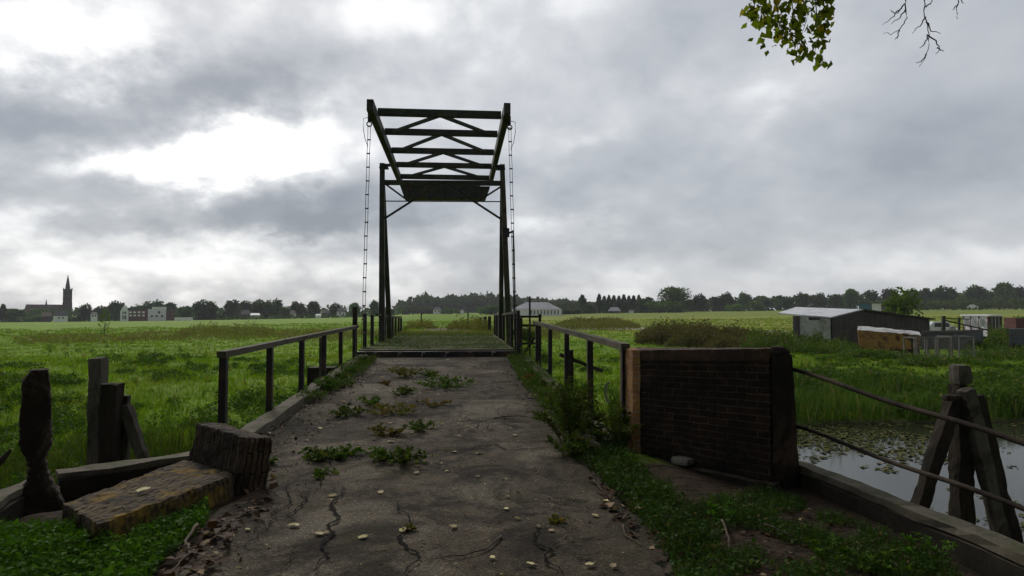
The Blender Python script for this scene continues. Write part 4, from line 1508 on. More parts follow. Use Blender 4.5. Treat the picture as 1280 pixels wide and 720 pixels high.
grass_field('bank_grass', 46000, 10.5, 36, lambda d: 0.18 + 0 * d, lambda d: 0.009 + 0.0006 * d, 'grass', tuft=4,
            keep=lambda x, y, d: (y > far_edge(x)) | (y < 2.4))['label'] = 'lush green grass over the canal banks'
grass_field('meadow_grass', 54000, 32, 150, lambda d: 0.10 + 0.0008 * d, lambda d: 0.015 + 0.0009 * d, 'grass', tuft=3, power=0.9,
            keep=lambda x, y, d: ~((np.abs(x + 0.55) < 1.7) & (y < 80) & (vnoise(x, y, 2.0) > 0.25)))['label'] = 'grass of the open meadow'
grass_field('canal_reeds', 9500, 10.5, 28, lambda d: 0.74 + 0 * d, lambda d: 0.012 + 0.0005 * d, 'reed', tuft=4, lean=(0.1, 0.55), p0=760, p1=1420,
            keep=lambda x, y, d: (y > far_edge(x) - 0.2) & (y < far_edge(x) + 4.2) & (x > 3.0))['label'] = 'tall reeds and sedge along the far edge of the canal'
grass_field('canal_reeds', 6500, 10.5, 20, lambda d: 0.42 + 0 * d, lambda d: 0.012 + 0.0004 * d, 'reed', tuft=4, lean=(0.1, 0.5), p0=-140, p1=470,
            keep=lambda x, y, d: (y > far_edge(x) - 0.15) & (y < far_edge(x) + 3.0) & (x < -2.9))['label'] = 'sedge at the water edge left of the road'


grass_field('bank_tufts', 900, 12, 46, lambda d: 0.36 + 0 * d, lambda d: 0.008 + 0.0005 * d, 'reed', tuft=14, lean=(0.2, 0.9),
            keep=lambda x, y, d: (y > far_edge(x) + 0.6) & (vnoise(x, y, 0.35, 7.0) > 0.5))['label'] = 'taller rank tufts in the bank grass'


grass_field('dead_stems', 1500, 11, 85, lambda d: 0.42 + 0.002 * d, lambda d: 0.004 + 0.0005 * d, 'dry_stem', tuft=3, lean=(0.05, 0.5),
            keep=lambda x, y, d: (y > far_edge(x) + 0.4) & (vnoise(x, y, 0.3, 9.0) > 0.45))['label'] = 'dead seed stems standing in the meadow'


def clump_field(name, centres, mat, leaf, per, label, flat=0.45):
    """herb clumps: domes of leaves on the ground; centres rows of x, y, radius, height"""
    P, S = [], []
    for (x, y, r, h) in centres:
        m = int(per * (0.6 + r))
        a = RNG.uniform(0, 2 * np.pi, m)
        q = np.sqrt(RNG.uniform(0, 1, m))
        px_, py_ = x + np.cos(a) * q * r, y + np.sin(a) * q * r
        zt = h * np.sqrt(np.maximum(0.02, 1 - q ** 2)) * RNG.uniform(0.35, 1.0, m) ** 0.6
        P.append(np.stack([px_, py_, zt], 1))
        S.append(RNG.uniform(0.6, 1.4, m) * leaf * (0.7 + 0.3 * min(2, math.hypot(x, y) / 18)))
    P = np.concatenate(P)
    P[:, 2] += ground_z(P[:, 0], P[:, 1])
    V, T = leaf_arrays(P, np.concatenate(S), flat=flat, aspect=0.65)
    o = mesh_np(name, V, None, T, mat)
    return tag(o, label, kind='stuff')


x, y, d = scatter(2600, 10.8, 34)
k = (~on_hard(x, y)) & (ground_z(x, y) > -1.58) & (y > far_edge(x)) & (vnoise(x, y, 0.42, 2.0) > 0.47)
x, y, d = x[k], y[k], d[k]
cl = [(a, b, random.uniform(0.15, 0.5), random.uniform(0.10, 0.34)) for a, b in zip(x, y)]
clump_field('bank_weeds', cl, 'bank_leaf', 0.075, 110, 'broad-leaved weeds in clumps on the grassy banks')
# taller, darker thicket on the right bank behind the dolphin and below the shed
x, y, d = scatter(800, 17, 25, 960, 1420)
k = (ground_z(x, y) > -1.55) & (y > far_edge(x) + 0.5) & (vnoise(x, y, 0.5, 5.0) > 0.44)
cl = [(a, b, random.uniform(0.3, 0.8), random.uniform(0.35, 0.95)) for a, b in zip(x[k], y[k])]
clump_field('bank_thicket', cl, 'reed', 0.10, 100, 'tangled nettles and weeds on the right bank below the shed', flat=0.3)


def tall_weeds(name, mat, label, boxes, n, hgt, leafsz=0.10, flat=0.15):
    """stands of upright stalks: boxes rows of px0, px1, d0, d1, height"""
    Vs, Qs, Ts, base = [], [], [], 0
    for (p0, p1, d0, d1, h) in boxes:
        m = int(n * (p1 - p0) / 100)
        d = RNG.uniform(d0, d1, m)
        px = RNG.uniform(p0, p1, m)
        xc = (px - 640) / FPX * d
        x = xc * math.cos(PSI) + d * math.sin(PSI)
        y = d * math.cos(PSI) - xc * math.sin(PSI)
        edge = np.minimum(1, np.minimum(px - p0, p1 - px) / (0.25 * (p1 - p0)) + 0.25)
        hh = h * edge * RNG.uniform(0.45, 1.1, m) * (0.55 + 0.9 * vnoise(x, y, 0.8, p0))
        P = np.stack([x, y, ground_z(x, y) - 0.02], 1)
        V, Q, T = blade_arrays(P, hh, np.full(m, 0.010 + 0.0007 * d0), RNG.uniform(0.1, 0.4, m), base)
        base += len(V)
        Vs.append(V); Qs.append(Q); Ts.append(T)
        # leaves and seed heads up the stalks
        r = 5
        t = RNG.uniform(0.35, 1.0, m * r)
        LP = np.repeat(P, r, 0) + np.stack([RNG.normal(size=m * r) * 0.07, RNG.normal(size=m * r) * 0.07, t * np.repeat(hh, r)], 1)
        V, T = leaf_arrays(LP, RNG.uniform(0.6, 1.4, m * r) * leafsz * (0.6 + d0 / 60), flat=flat, base=base, aspect=0.6)
        base += len(V)
        Vs.append(V); Ts.append(T)
    return tag(mesh_np(name, np.concatenate(Vs), np.concatenate(Qs), np.concatenate(Ts), mat), label, kind='stuff')


tall_weeds('dry_weeds', 'dry_weed', 'brownish tall dry weeds across the meadow left of the bridge',
           [(150, 300, 54, 78, 0.6), (225, 345, 66, 80, 1.2), (300, 445, 54, 76, 0.7), (20, 170, 48, 66, 0.35), (380, 520, 58, 78, 0.6)], 420, 1.0)
tall_weeds('dry_weeds', 'dry_weed', 'tall weeds beside the track behind the bridge',
           [(505, 545, 44, 52, 0.6), (560, 615, 40, 50, 0.75), (590, 612, 36, 42, 0.8), (690, 800, 84, 98, 1.3), (655, 700, 60, 80, 0.8)], 900, 1.0)
tall_weeds('dock_scrub', 'brown_scrub', 'reddish brown stand of dead dock and scrub in front of the pale field',
           [(795, 905, 50, 60, 1.5), (830, 945, 46, 56, 1.3), (880, 965, 42, 50, 1.1), (915, 1000, 40, 48, 1.0), (700, 790, 100, 112, 1.0)], 1300, 1.0, 0.14)
tall_weeds('shed_weeds', 'reed', 'tall green weeds around the shed and scrap on the right bank',
           [(925, 1005, 38, 46, 1.4), (960, 1075, 36, 43, 0.85), (1040, 1150, 32, 36, 0.45), (1200, 1285, 34, 44, 0.5), (985, 1035, 42, 43.3, 1.0), (1120, 1240, 29, 33, 0.35), (1230, 1262, 42, 50, 1.2)], 800, 1.0, 0.12)


# ------------------------------------------------------------------ water plants
def lily(name, n, cond, label):
    x = RNG.uniform(3.4, 26, n) if cond == 'right' else RNG.uniform(-22, -3.4, n)
    y = RNG.uniform(5, 18, n)
    k = (y < far_edge(x) + 0.1) & (y > 4.8)
    dd = far_edge(x) - y
    f = 0.55 * vnoise(x, y, 1.0, 4.0) + 0.35 * vnoise(x, y, 2.9, 1.0) + RNG.uniform(-0.12, 0.12, n)
    if cond == 'right':
        f = f + 0.55 * np.exp(-((x - 9.4) / 2.6) ** 2 - ((y - 15.2) / 2.3) ** 2) + 0.34 * np.exp(-((x - 9.3) / 1.3) ** 2 - ((y - 9.6) / 1.2) ** 2) + 0.3 * np.exp(-dd / 1.0)
        k &= f > 0.74
    else:
        k &= f > 0.42
    x, y = x[k], y[k]
    P = np.stack([x, y, np.full(len(x), -1.612) + RNG.uniform(0, 0.012, len(x))], 1)
    V, T = leaf_arrays(P, RNG.uniform(0.05, 0.17, len(x)), flat=0.985, aspect=0.95)
    return tag(mesh_np(name, V, None, T, 'lily'), label, kind='stuff')


lily('water_plants', 30000, 'right', 'floating lily leaves and duckweed on the canal at right')
lily('water_plants', 16000, 'left', 'floating leaves on the canal at left')


# ------------------------------------------------------------------ verges in the foreground
def verge_points(n, poly):
    """random points inside a polygon of ground positions"""
    xs, ys_ = [p[0] for p in poly], [p[1] for p in poly]
    out = []
    while len(out) < n:
        x, y = random.uniform(min(xs), max(xs)), random.uniform(min(ys_), max(ys_))
        c = False
        j = len(poly) - 1
        for i in range(len(poly)):
            if (poly[i][1] > y) != (poly[j][1] > y) and x < (poly[j][0] - poly[i][0]) * (y - poly[i][1]) / (poly[j][1] - poly[i][1]) + poly[i][0]:
                c = not c
            j = i
        if c:
            out.append((x, y))
    return np.array(out)


def gp(px, py):
    p = at_z(px, py, 0.0)
    return (p.x, p.y)


L_POLY = [gp(-60, 780), gp(-60, 668), gp(80, 665), gp(150, 684), gp(262, 628), gp(255, 655), gp(200, 700), gp(150, 780)]
R_STRIP = [gp(690, 562), gp(760, 556), gp(810, 592), gp(860, 640), gp(930, 720), gp(960, 790), gp(850, 790), gp(838, 700), gp(790, 640), gp(745, 590)]
R_PATCH = [gp(860, 640), gp(960, 600), gp(1060, 640), gp(1180, 690), gp(1260, 770), gp(900, 790)]


def verge_mass(name, poly, n_leaf, n_blade, size, hgt, label, mat='verge_leaf', thr=0.0, zf=None):
    zf = zf or (lambda x, y: np.maximum(ground_z(x, y), -0.2))
    P = verge_points(n_leaf, poly)
    vn = vnoise(P[:, 0], P[:, 1], 3.0, 2.0)
    k = vn > thr
    P, vn = P[k], vn[k]
    z = zf(P[:, 0], P[:, 1]) + hgt * RNG.uniform(0.08, 1, len(P)) * (0.3 + 1.0 * vn)
    V, T = leaf_arrays(np.stack([P[:, 0], P[:, 1], z], 1), RNG.uniform(0.6, 1.35, len(P)) * size, flat=0.55, aspect=0.62)
    B = verge_points(n_blade, poly)
    vb = vnoise(B[:, 0], B[:, 1], 3.0, 2.0)
    B, vb = B[vb > thr], vb[vb > thr]
    zb = zf(B[:, 0], B[:, 1])
    V2, Q2, T2 = blade_arrays(np.stack([B[:, 0], B[:, 1], zb - 0.01], 1), hgt * RNG.uniform(0.6, 1.6, len(B)) * (0.5 + vb), RNG.uniform(0.003, 0.007, len(B)), RNG.uniform(0.2, 0.9, len(B)), base=len(V))
    o = mesh_np(name, np.concatenate([V, V2]), Q2, np.concatenate([T, T2]), mat)
    return tag(o, label, kind='stuff')


verge_mass('verge_herbs', L_POLY, 4200, 5200, 0.045, 0.10, 'low ground ivy and grass on the left verge in front of the toppled masonry')
verge_mass('verge_herbs', R_STRIP, 3600, 3400, 0.042, 0.13, 'nettles and grass creeping over the right road edge', mat='verge_leaf_shaded')
verge_mass('verge_herbs', R_PATCH, 4200, 8500, 0.036, 0.075, 'thin grass and seedlings on dark soil below the wing wall', mat='verge_leaf_shaded', thr=0.36)
ZK = lambda x, y: road_z(y) + 0.02
verge_mass('kerb_growth', [(-2.62, 10.4), (-2.2, 10.9), (-2.05, 13.5), (-2.15, 17.7), (-2.7, 17.7), (-2.72, 12)], 2600, 1800, 0.055, 0.13, 'moss and small herbs overgrowing the left kerb', mat='weed_leaf', thr=0.34, zf=ZK)
verge_mass('kerb_growth', [(1.30, 8.0), (1.9, 8.0), (1.9, 17.7), (1.35, 17.7), (1.22, 13)], 3200, 2600, 0.055, 0.15, 'grass and herbs overgrowing the right kerb', mat='weed_leaf', thr=0.26, zf=ZK)
DECK = lambda x, y: np.full(len(x), 0.485)
verge_mass('deck_moss', [(-2.7, 18.6), (1.5, 18.6), (1.5, 32.2), (-2.7, 32.2)], 9000, 16000, 0.05, 0.065, 'moss and short grass growing on the bridge deck', mat='weed_leaf', thr=0.52, zf=DECK)
verge_mass('deck_moss', [(-2.8, 29), (1.6, 29), (1.6, 33.4), (-2.8, 33.4)], 1500, 5000, 0.06, 0.12, 'rough grass over the far end of the bridge deck', mat='dry_weed', thr=0.35, zf=DECK)


def litter(name, poly, n, label, mat, size=0.07, zup=0.03):
    P = verge_points(n, poly)
    z = np.where(np.abs(P[:, 0] + 0.2) < 1.5, 0.004, ground_z(P[:, 0], P[:, 1])) + RNG.uniform(0.0, zup, n)
    V, T = leaf_arrays(np.stack([P[:, 0], P[:, 1], z], 1), RNG.uniform(0.55, 1.25, n) * size, flat=0.72, aspect=0.75)
    return tag(mesh_np(name, V, None, T, mat), label, kind='stuff')


litter('leaf_litter', [gp(322, 575), gp(345, 590), gp(330, 640), gp(300, 660), gp(285, 690), gp(255, 735), gp(180, 760), gp(210, 700), gp(262, 650), gp(300, 628), gp(318, 615)], 190,
       'drift of brown fallen leaves along the left road edge', 'fallen_brown', 0.095, 0.05)
litter('leaf_litter', [gp(735, 590), gp(790, 625), gp(815, 650), gp(850, 690), gp(880, 740), gp(830, 740), gp(800, 680), gp(765, 650), gp(750, 620)], 110,
       'brown leaves gathered at the right road edge', 'fallen_brown', 0.09, 0.04)
litter('leaf_litter', R_PATCH, 260, 'scattered brown leaves on the soil below the right wing wall', 'fallen_brown', 0.05, 0.02)


def edge_litter(name, x0, x1, y0, y1, n, size, label):
    y = RNG.uniform(y0, y1, n)
    x = x0 + (x1 - x0) * RNG.uniform(0, 1, n) ** 1.8
    V, T = leaf_arrays(np.stack([x, y, road_z(y) + 0.012 + RNG.uniform(0, 0.02, n)], 1), RNG.uniform(0.4, 1.2, n) * size, flat=0.75, aspect=0.7)
    return tag(mesh_np(name, V, None, T, 'fallen_brown'), label, kind='stuff')


edge_litter('leaf_litter', -2.42, -1.75, 6.9, 16.5, 420, 0.07, 'brown leaves and soil crumbs along the left kerb')
edge_litter('leaf_litter', 1.55, 1.0, 7.8, 17.0, 260, 0.06, 'brown leaves and soil crumbs along the right kerb')


def road_bits(n):
    P = np.stack([RNG.uniform(-2.3, 1.6, n), RNG.uniform(3.4, 17.6, n) ** 1.0], 1)
    k = (vnoise(P[:, 0], P[:, 1], 1.6, 3.0) + 0.25 * np.abs(P[:, 0] + 0.35) > 0.62) & ((P[:, 1] > 6.6) | (np.abs(P[:, 0] + 0.25) < 1.45))
    P = P[k]
    z = road_z(P[:, 1]) + 0.012 + RNG.uniform(0, 0.008, len(P))
    V, T = leaf_arrays(np.stack([P[:, 0], P[:, 1], z], 1), RNG.uniform(0.012, 0.045, len(P)), flat=0.8, aspect=0.5)
    return tag(mesh_np('road_litter', V, None, T, 'fallen_brown'), 'crumbs of leaf, bark and grit scattered over the asphalt', kind='stuff')


road_bits(4200)


# ------------------------------------------------------------------ single weeds rooted in the road and along its kerbs
def weed(name, label, x, y, r, h, n, mat='weed_leaf', leaf=0.05, cat='weed', z=None, feathery=False, group=None, stems=None):
    z = (float(road_z(y)) if z is None else z)
    k = stems or max(4, int(n / 14))
    Vs, Ts, base = [], [], 0
    sm = MB()
    P, D = [], []
    for i in range(k):
        a = random.uniform(0, 6.283)
        q = math.sqrt(random.random())
        tip = Vector((x + math.cos(a) * r * q, y + math.sin(a) * r * q, z + h * random.uniform(0.5, 1.0) * (1.08 - 0.55 * q)))
        root_ = Vector((x + math.cos(a) * r * 0.25 * q, y + math.sin(a) * r * 0.25 * q, z - 0.02))
        mid = root_.lerp(tip, 0.55) + Vector((0, 0, h * 0.12))
        w = 0.004 + 0.004 * h
        dr = (tip - root_)
        s_ = Vector((-dr.y, dr.x, 0))
        s_ = s_.normalized() * w if s_.length > 1e-4 else Vector((w, 0, 0))
        sm.quad(root_ - s_, root_ + s_, mid + s_ * 0.7, mid - s_ * 0.7)
        sm.quad(mid - s_ * 0.7, mid + s_ * 0.7, tip + s_ * 0.2, tip - s_ * 0.2)
        per = max(3, n // k)
        for j in range(per):
            t = random.uniform(0.18, 1.0)
            c = root_.lerp(mid, t / 0.55) if t < 0.55 else mid.lerp(tip, (t - 0.55) / 0.45)
            b = random.uniform(0, 6.283)
            P.append((c.x, c.y, c.z))
            D.append((math.cos(b), math.sin(b), random.uniform(0.0, 0.9)))
    P = np.array(P)
    sz = RNG.uniform(0.5, 1.25, len(P)) * leaf
    V, T = leaf_arrays(P, sz, flat=0.25, aspect=0.28 if feathery else 0.5, dirs=np.array(D))
    sv = np.array([tuple(p) for p in sm.v])
    sq = np.array([f for f in sm.f]) + len(V)
    o = mesh_np(name, np.concatenate([V, sv]), sq, T, mat, loc=(x, y, z))
    return tag(o, label, cat, group)


def rp(px, py):
    p = at_z(px, py, 0.0)
    for _ in range(3):
        p = at_z(px, py, float(road_z(p.y)))
    return p.x, p.y


G_W = 'weeds growing through the asphalt'
WEEDS = [   # px, py, radius, height, leaves, material, label
    (507, 578, .30, .20, 300, 'weed_leaf', 'dense dark green weed at the end of the cross crack, middle of the road'),
    (478, 574, .17, .15, 150, 'weed_leaf', 'small green weed touching the dense weed on the cross crack'),
    (432, 572, .26, .14, 190, 'weed_leaf', 'low spreading weed on the cross crack, left of the dense one'),
    (394, 575, .24, .15, 180, 'weed_leaf', 'leftmost low weed on the cross crack'),
    (404, 596, .15, .06, 60, 'weed_leaf', 'flat little weed just below the leftmost weed of the cross crack'),
    (483, 544, .22, .16, 170, 'yellow_weed_leaf', 'yellow-green weed above the dense weed on the cross crack'),
    (528, 538, .24, .14, 150, 'weed_leaf', 'loose green weed with straw tips, right of the yellow-green one'),
    (492, 517, .46, .17, 260, 'yellow_weed_leaf', 'wide yellowing weed patch in the middle of the road'),
    (432, 519, .30, .18, 190, 'weed_leaf', 'green weed on the left half of the road, in line with the yellowing patch'),
    (468, 506, .27, .19, 170, 'weed_leaf', 'green weed behind the yellowing patch'),
    (505, 493, .28, .16, 130, 'weed_leaf', 'narrow weed midway between the yellowing patch and the reddish clump'),
    (558, 485, .62, .30, 420, 'weed_leaf', 'largest leafy weed clump, far right of the middle row'),
    (538, 470, .30, .13, 110, 'weed_leaf', 'small dark weed left behind the largest clump'),
    (508, 471, .42, .34, 260, 'yellow_weed_leaf', 'upright yellow and rusty weed clump near the bridge'),
    (482, 481, .30, .07, 70, 'red_weed_leaf', 'flat reddish weed left of the rusty clump'),
    (541, 506, .34, .09, 90, 'red_weed_leaf', 'withered reddish weed below the largest clump'),
    (506, 664, .05, .05, 26, 'yellow_weed_leaf', 'tiny yellowish tuft at the head of the near middle crack'),
    (694, 652, .08, .07, 40, 'yellow_weed_leaf', 'tiny withered tuft beside the near right crack'),
    (646, 441, .45, .30, 190, 'weed_leaf', 'fresh green weed at the right front corner of the bridge deck'),
    (616, 442, .35, .26, 150, 'weed_leaf', 'green weed against the front beam of the deck, left of the corner weed'),
    (600, 442, .25, .2, 90, 'weed_leaf', 'small weed against the front beam of the deck'),
]
for (px, py, r, h, n, mt, lab) in WEEDS:
    x, y = rp(px, py)
    weed('road_weed', lab, x, y, r * 1.12, h * 0.95, int(n * 1.4), mt, leaf=0.05 + 0.02 * min(1.5, y / 12), group=G_W)

KW = [  # weeds rooted along the left kerb
    (-2.34, 11.9, .34, .34, 260, 'bushy dark weed at the near end of the left kerb weeds'),
    (-2.36, 13.0, .30, .26, 170, 'green weed along the left kerb, next behind the bushy dark one'),
    (-2.36, 14.1, .32, .30, 170, 'green weed in the middle of the left kerb weeds'),
    (-2.38, 15.3, .32, .28, 160, 'green weed along the left kerb opposite the concrete block'),
    (-2.40, 16.6, .36, .34, 170, 'green weed along the left kerb close to the bridge deck'),
    (-2.1, 12.4, .25, .1, 70, 'flat pale-tipped weed beside the bushy dark kerb weed')]
for (x, y, r, h, n, lab) in KW:
    weed('kerb_weed', lab, x, y, r, h, n, leaf=0.075, group='weeds along the left kerb')
x, y = rp(335, 582)
weed('kerb_weed', 'small weed between the toppled masonry and the cracked asphalt', x, y, .14, .10, 80)
# the right side
weed('tall_weed', 'tall feathery dark green weed leaning over the road at the right railing', 1.36, 7.75, .50, .92, 3000, 'weed_leaf', .058, feathery=True, stems=60)
weed('tall_weed', 'dense bushy weed at the foot of the right railing beside the brick wall', 1.78, 7.35, .42, .62, 1300, 'weed_leaf', .058, stems=44)
weed('tall_weed', 'low dark weed at the front foot of the tall feathery one', 1.25, 7.05, .34, .34, 420, 'weed_leaf', .06, stems=26)
weed('tall_weed', 'green weed behind the tall feathery one on the right kerb', 1.50, 9.2, .38, .55, 480, 'weed_leaf', .075, feathery=True, stems=26)
for (x, y, r, h, lab, mt) in ((1.50, 10.6, .30, .30, 'low green weed on the right kerb behind the tall weeds', 'weed_leaf'),
                              (1.52, 11.9, .30, .26, 'low green weed halfway along the right kerb', 'weed_leaf'),
                              (1.36, 12.6, .20, .22, 'rusty orange weed at the right kerb', 'red_weed_leaf'),
                              (1.54, 13.4, .34, .28, 'green weed on the right kerb just behind the rusty one', 'weed_leaf'),
                              (1.55, 15.0, .36, .30, 'green weed on the right kerb near the deck', 'weed_leaf'),
                              (1.50, 16.6, .36, .30, 'green weed filling the right corner before the deck', 'weed_leaf')):
    weed('kerb_weed', lab, x, y, r, h, 190, mt, leaf=.075, group='weeds along the right kerb')
for (px, py, r, h, lab) in ((905, 650, .16, .14, 'small leafy seedling under the brick wall'), (1165, 690, .22, .20, 'leafy weed at the foot of the right wing wall, far right'),
                            (1030, 690, .20, .15, 'leafy weed on the dark soil in the middle of the right verge'), (1100, 705, .2, .16, 'leafy weed left of the wing wall foot near the lower edge')):
    x, y = gp(px, py)
    weed('verge_weed', lab, x, y, r, h, 110, 'verge_leaf', .05, z=gz(x, y), group='weeds on the right verge')


# ------------------------------------------------------------------ fallen leaves, each one lying on the road
def leaf_mesh(seed):
    rnd = random.Random(seed)
    mb = MB()
    out = []
    n = 12
    for i in range(n):
        a = 2 * math.pi * i / n
        c, s_ = math.cos(a), math.sin(a)
        rr = 0.5 * (1 + 0.22 * c) * rnd.uniform(0.86, 1.08)
        x, y = c * rr, s_ * rr * 0.74
        z = 0.10 * (abs(y) * 2) ** 1.5 + rnd.uniform(-0.03, 0.07) + 0.10 * abs(x) * rnd.random()
        out.append(Vector((x, y, z)))
    mb.v.append(Vector((0, 0, 0.02)))
    mb.v += out
    for i in range(n):
        mb.face((0, 1 + i, 1 + (i + 1) % n), [(0, 0)] * 3)
    i = len(mb.v)
    mb.v += [Vector((-0.42, -0.02, 0.03)), Vector((-0.42, 0.02, 0.03)), Vector((-0.95, 0.05 * rnd.uniform(-1, 1), 0.04))]
    mb.face((i, i + 1, i + 2), [(0, 0)] * 3)
    return mb


LEAF = []
LEAF_PX = [(566, 661), (558, 590), (598, 597), (634, 622), (633, 637), (648, 650), (672, 660), (690, 665), (664, 707), (616, 699), (738, 707), (766, 710), (745, 647),
           (757, 628), (505, 664), (409, 668), (398, 669), (414, 621), (455, 673), (366, 659), (310, 664), (268, 694), (262, 709), (476, 617), (520, 592), (568, 566), (600, 568),
           (487, 553), (514, 542), (500, 542), (487, 530), (574, 546), (583, 534), (580, 521), (512, 510), (521, 497), (548, 494), (525, 491), (595, 480), (530, 463), (537, 461),
           (423, 488), (406, 495), (430, 503), (441, 468), (480, 460), (577, 459), (603, 461), (607, 457), (583, 462), (455, 478), (476, 472), (400, 536), (637, 536), (644, 545),
           (688, 523), (573, 465), (628, 448), (432, 520), (392, 512), (381, 508), (460, 500), (446, 561), (552, 531), (611, 512), (470, 489), (655, 505), (590, 447), (560, 450), (500, 455)]
for i, (px, py) in enumerate(LEAF_PX):
    x, y = rp(px, py)
    near = y < 7
    s_ = random.uniform(0.042, 0.088) * (1.0 if near else 1.12)
    if i < 7:
        o = leaf_mesh(i).build('fallen_leaf', 'fallen_pale' if i < 5 else 'fallen_dull', loc=(0, 0, 0)) if i < 5 or 'fallen_dull' in MATS else None
        if o is None:
            leafy('fallen_dull', (0.20, 0.15, 0.07), (0.36, 0.30, 0.14), trans=0.1, patch=3.0)
            o = leaf_mesh(i).build('fallen_leaf', 'fallen_dull', loc=(0, 0, 0))
        LEAF.append(o)
    else:
        o = random.choice(LEAF[:5] * 3 + LEAF[5:]).copy()
        COL.objects.link(o)
    o.scale = (s_, s_, s_ * random.uniform(0.5, 1.5))
    o.rotation_euler = (random.uniform(-.15, .15), random.uniform(-.15, .15), random.uniform(0, 6.28))
    o.location = (x, y, float(road_z(y)) + 0.012)
    tag(o, 'pale fallen leaf lying on the asphalt', 'leaf', 'pale fallen leaves on the road')
sl = LEAF[0].copy()
COL.objects.link(sl)
p = at_z(177, 615, 0.17)
sl.location, sl.scale, sl.rotation_euler = (p.x, p.y, 0.185), (0.10, 0.10, 0.08), (0.1, -0.15, 0.4)
tag(sl, 'pale leaf lying on top of the toppled masonry', 'leaf')


# ------------------------------------------------------------------ twigs on the road and verge
def twig(pix, r0, label, mat='twig_bark', z=0.012, name='twig', side=None):
    pts = []
    for px, py in pix:
        p = at_z(px, py, 0.0)
        p = at_z(px, py, max(0, float(road_z(p.y))) + z)
        pts.append(p)
    # smooth
    q = []
    for i in range(len(pts) - 1):
        a, b = pts[i], pts[i + 1]
        for k in range(4):
            t = k / 4
            q.append(a.lerp(b, t) + Vector((random.uniform(-.006, .006), random.uniform(-.006, .006), 0.006 * math.sin(3.1 * t))))
    q.append(pts[-1])
    n = len(q)
    mb = MB().tube(q, [r0 * (1 - 0.7 * i / n) for i in range(n)], 7)
    if side:
        i, dx, dy = side
        mb.tube([q[i], q[i] + Vector((dx * .5, dy * .5, .01)), q[i] + Vector((dx, dy, .005))], [r0 * .6, r0 * .4, r0 * .2], 6)
    o = mb.build(name, mat, loc=tuple(pts[0]), smooth=True)
    return tag(o, label, 'twig')


twig([(627, 670), (608, 686), (580, 694), (544, 698)], 0.008, 'long curved bare twig lying across the near asphalt')
twig([(778, 656), (782, 670), (800, 680), (818, 690)], 0.007, 'curved pale twig at the right road edge')
twig([(618, 523), (640, 520), (660, 521)], 0.010, 'straight dark twig on the far right half of the asphalt', 'dark_twig')
twig([(660, 497), (678, 500)], 0.010, 'short dark twig at the right kerb', 'dark_twig')
twig([(318, 648), (332, 652), (334, 662)], 0.007, 'small hooked twig on the cracked asphalt at left')
twig([(247, 655), (232, 676), (238, 692), (222, 706), (210, 722)], 0.012, 'long crooked stick on the brown leaf drift at left', z=0.04)
twig([(256, 708), (247, 724)], 0.009, 'short stick at the lower end of the brown leaf drift', z=0.02)
twig([(902, 650), (910, 668), (912, 688)], 0.010, 'pale broken stick standing on the soil under the brick wall', z=0.05)
twig([(742, 600), (752, 612), (770, 622)], 0.006, 'thin twig among leaves at the foot of the right weeds', z=0.03)
twig([(955, 655), (975, 664), (992, 672)], 0.008, 'dark twig on the soil of the right verge', 'dark_twig', z=0.05)


# ------------------------------------------------------------------ the trees the photographer stands under, crowns thickened and spread to shade the foreground
def leaf_cloud(c, r, n, size, lobes=9, seed=1, flat=0.3):
    rr = np.random.default_rng(seed)
    L = []
    for i in range(lobes):
        v = rr.normal(size=3)
        v /= np.linalg.norm(v)
        L.append((np.array(c) + v * np.array(r) * rr.uniform(0.35, 0.72), rr.uniform(0.38, 0.55)))
    P = []
    for (lc, k) in L:
        m = n // lobes
        v = rr.normal(size=(m, 3))
        v /= np.linalg.norm(v, axis=1, keepdims=True)
        P.append(lc + v * np.array(r) * k * rr.uniform(0.35, 1.0, (m, 1)) ** 0.5)
    P = np.concatenate(P)
    return leaf_arrays(P, rr.uniform(0.7, 1.3, len(P)) * size, flat=flat, aspect=0.8)


def big_tree(label, base, crown_c, crown_r, n, seed, mat='tree_leaf', limbs=None):
    root_ = empty('shade_tree', base, label, 'tree')
    b = Vector(base)
    c = Vector(crown_c)
    t = MB()
    t.tube([b - Vector((0, 0, .3)), b + Vector((0.02, 0, 0.4)), b.lerp(Vector((c.x, c.y, c.z)), 0.35) + Vector((0.1, 0, 0)), b.lerp(c, 0.7), c], [.42, .30, .24, .19, .10], 14)
    trunk = t.build('trunk', 'bark', root_, smooth=True)
    rnd = random.Random(seed)
    for i in range(9):
        a = rnd.uniform(0, 6.28)
        s_ = b.lerp(c, rnd.uniform(0.5, 0.95))
        e_ = c + Vector((math.cos(a) * crown_r[0] * 0.75, math.sin(a) * crown_r[1] * 0.75, rnd.uniform(-0.2, 0.6) * crown_r[2]))
        MB().tube([s_, s_.lerp(e_, 0.5) + Vector((0, 0, 0.3)), e_], [.10, .07, .02], 8).build('limb', 'bark', trunk, smooth=True)
    V, T = leaf_cloud(crown_c, crown_r, n, 0.26, 12, seed)
    mesh_np('crown', V, None, T, mat, root_)
    return root_


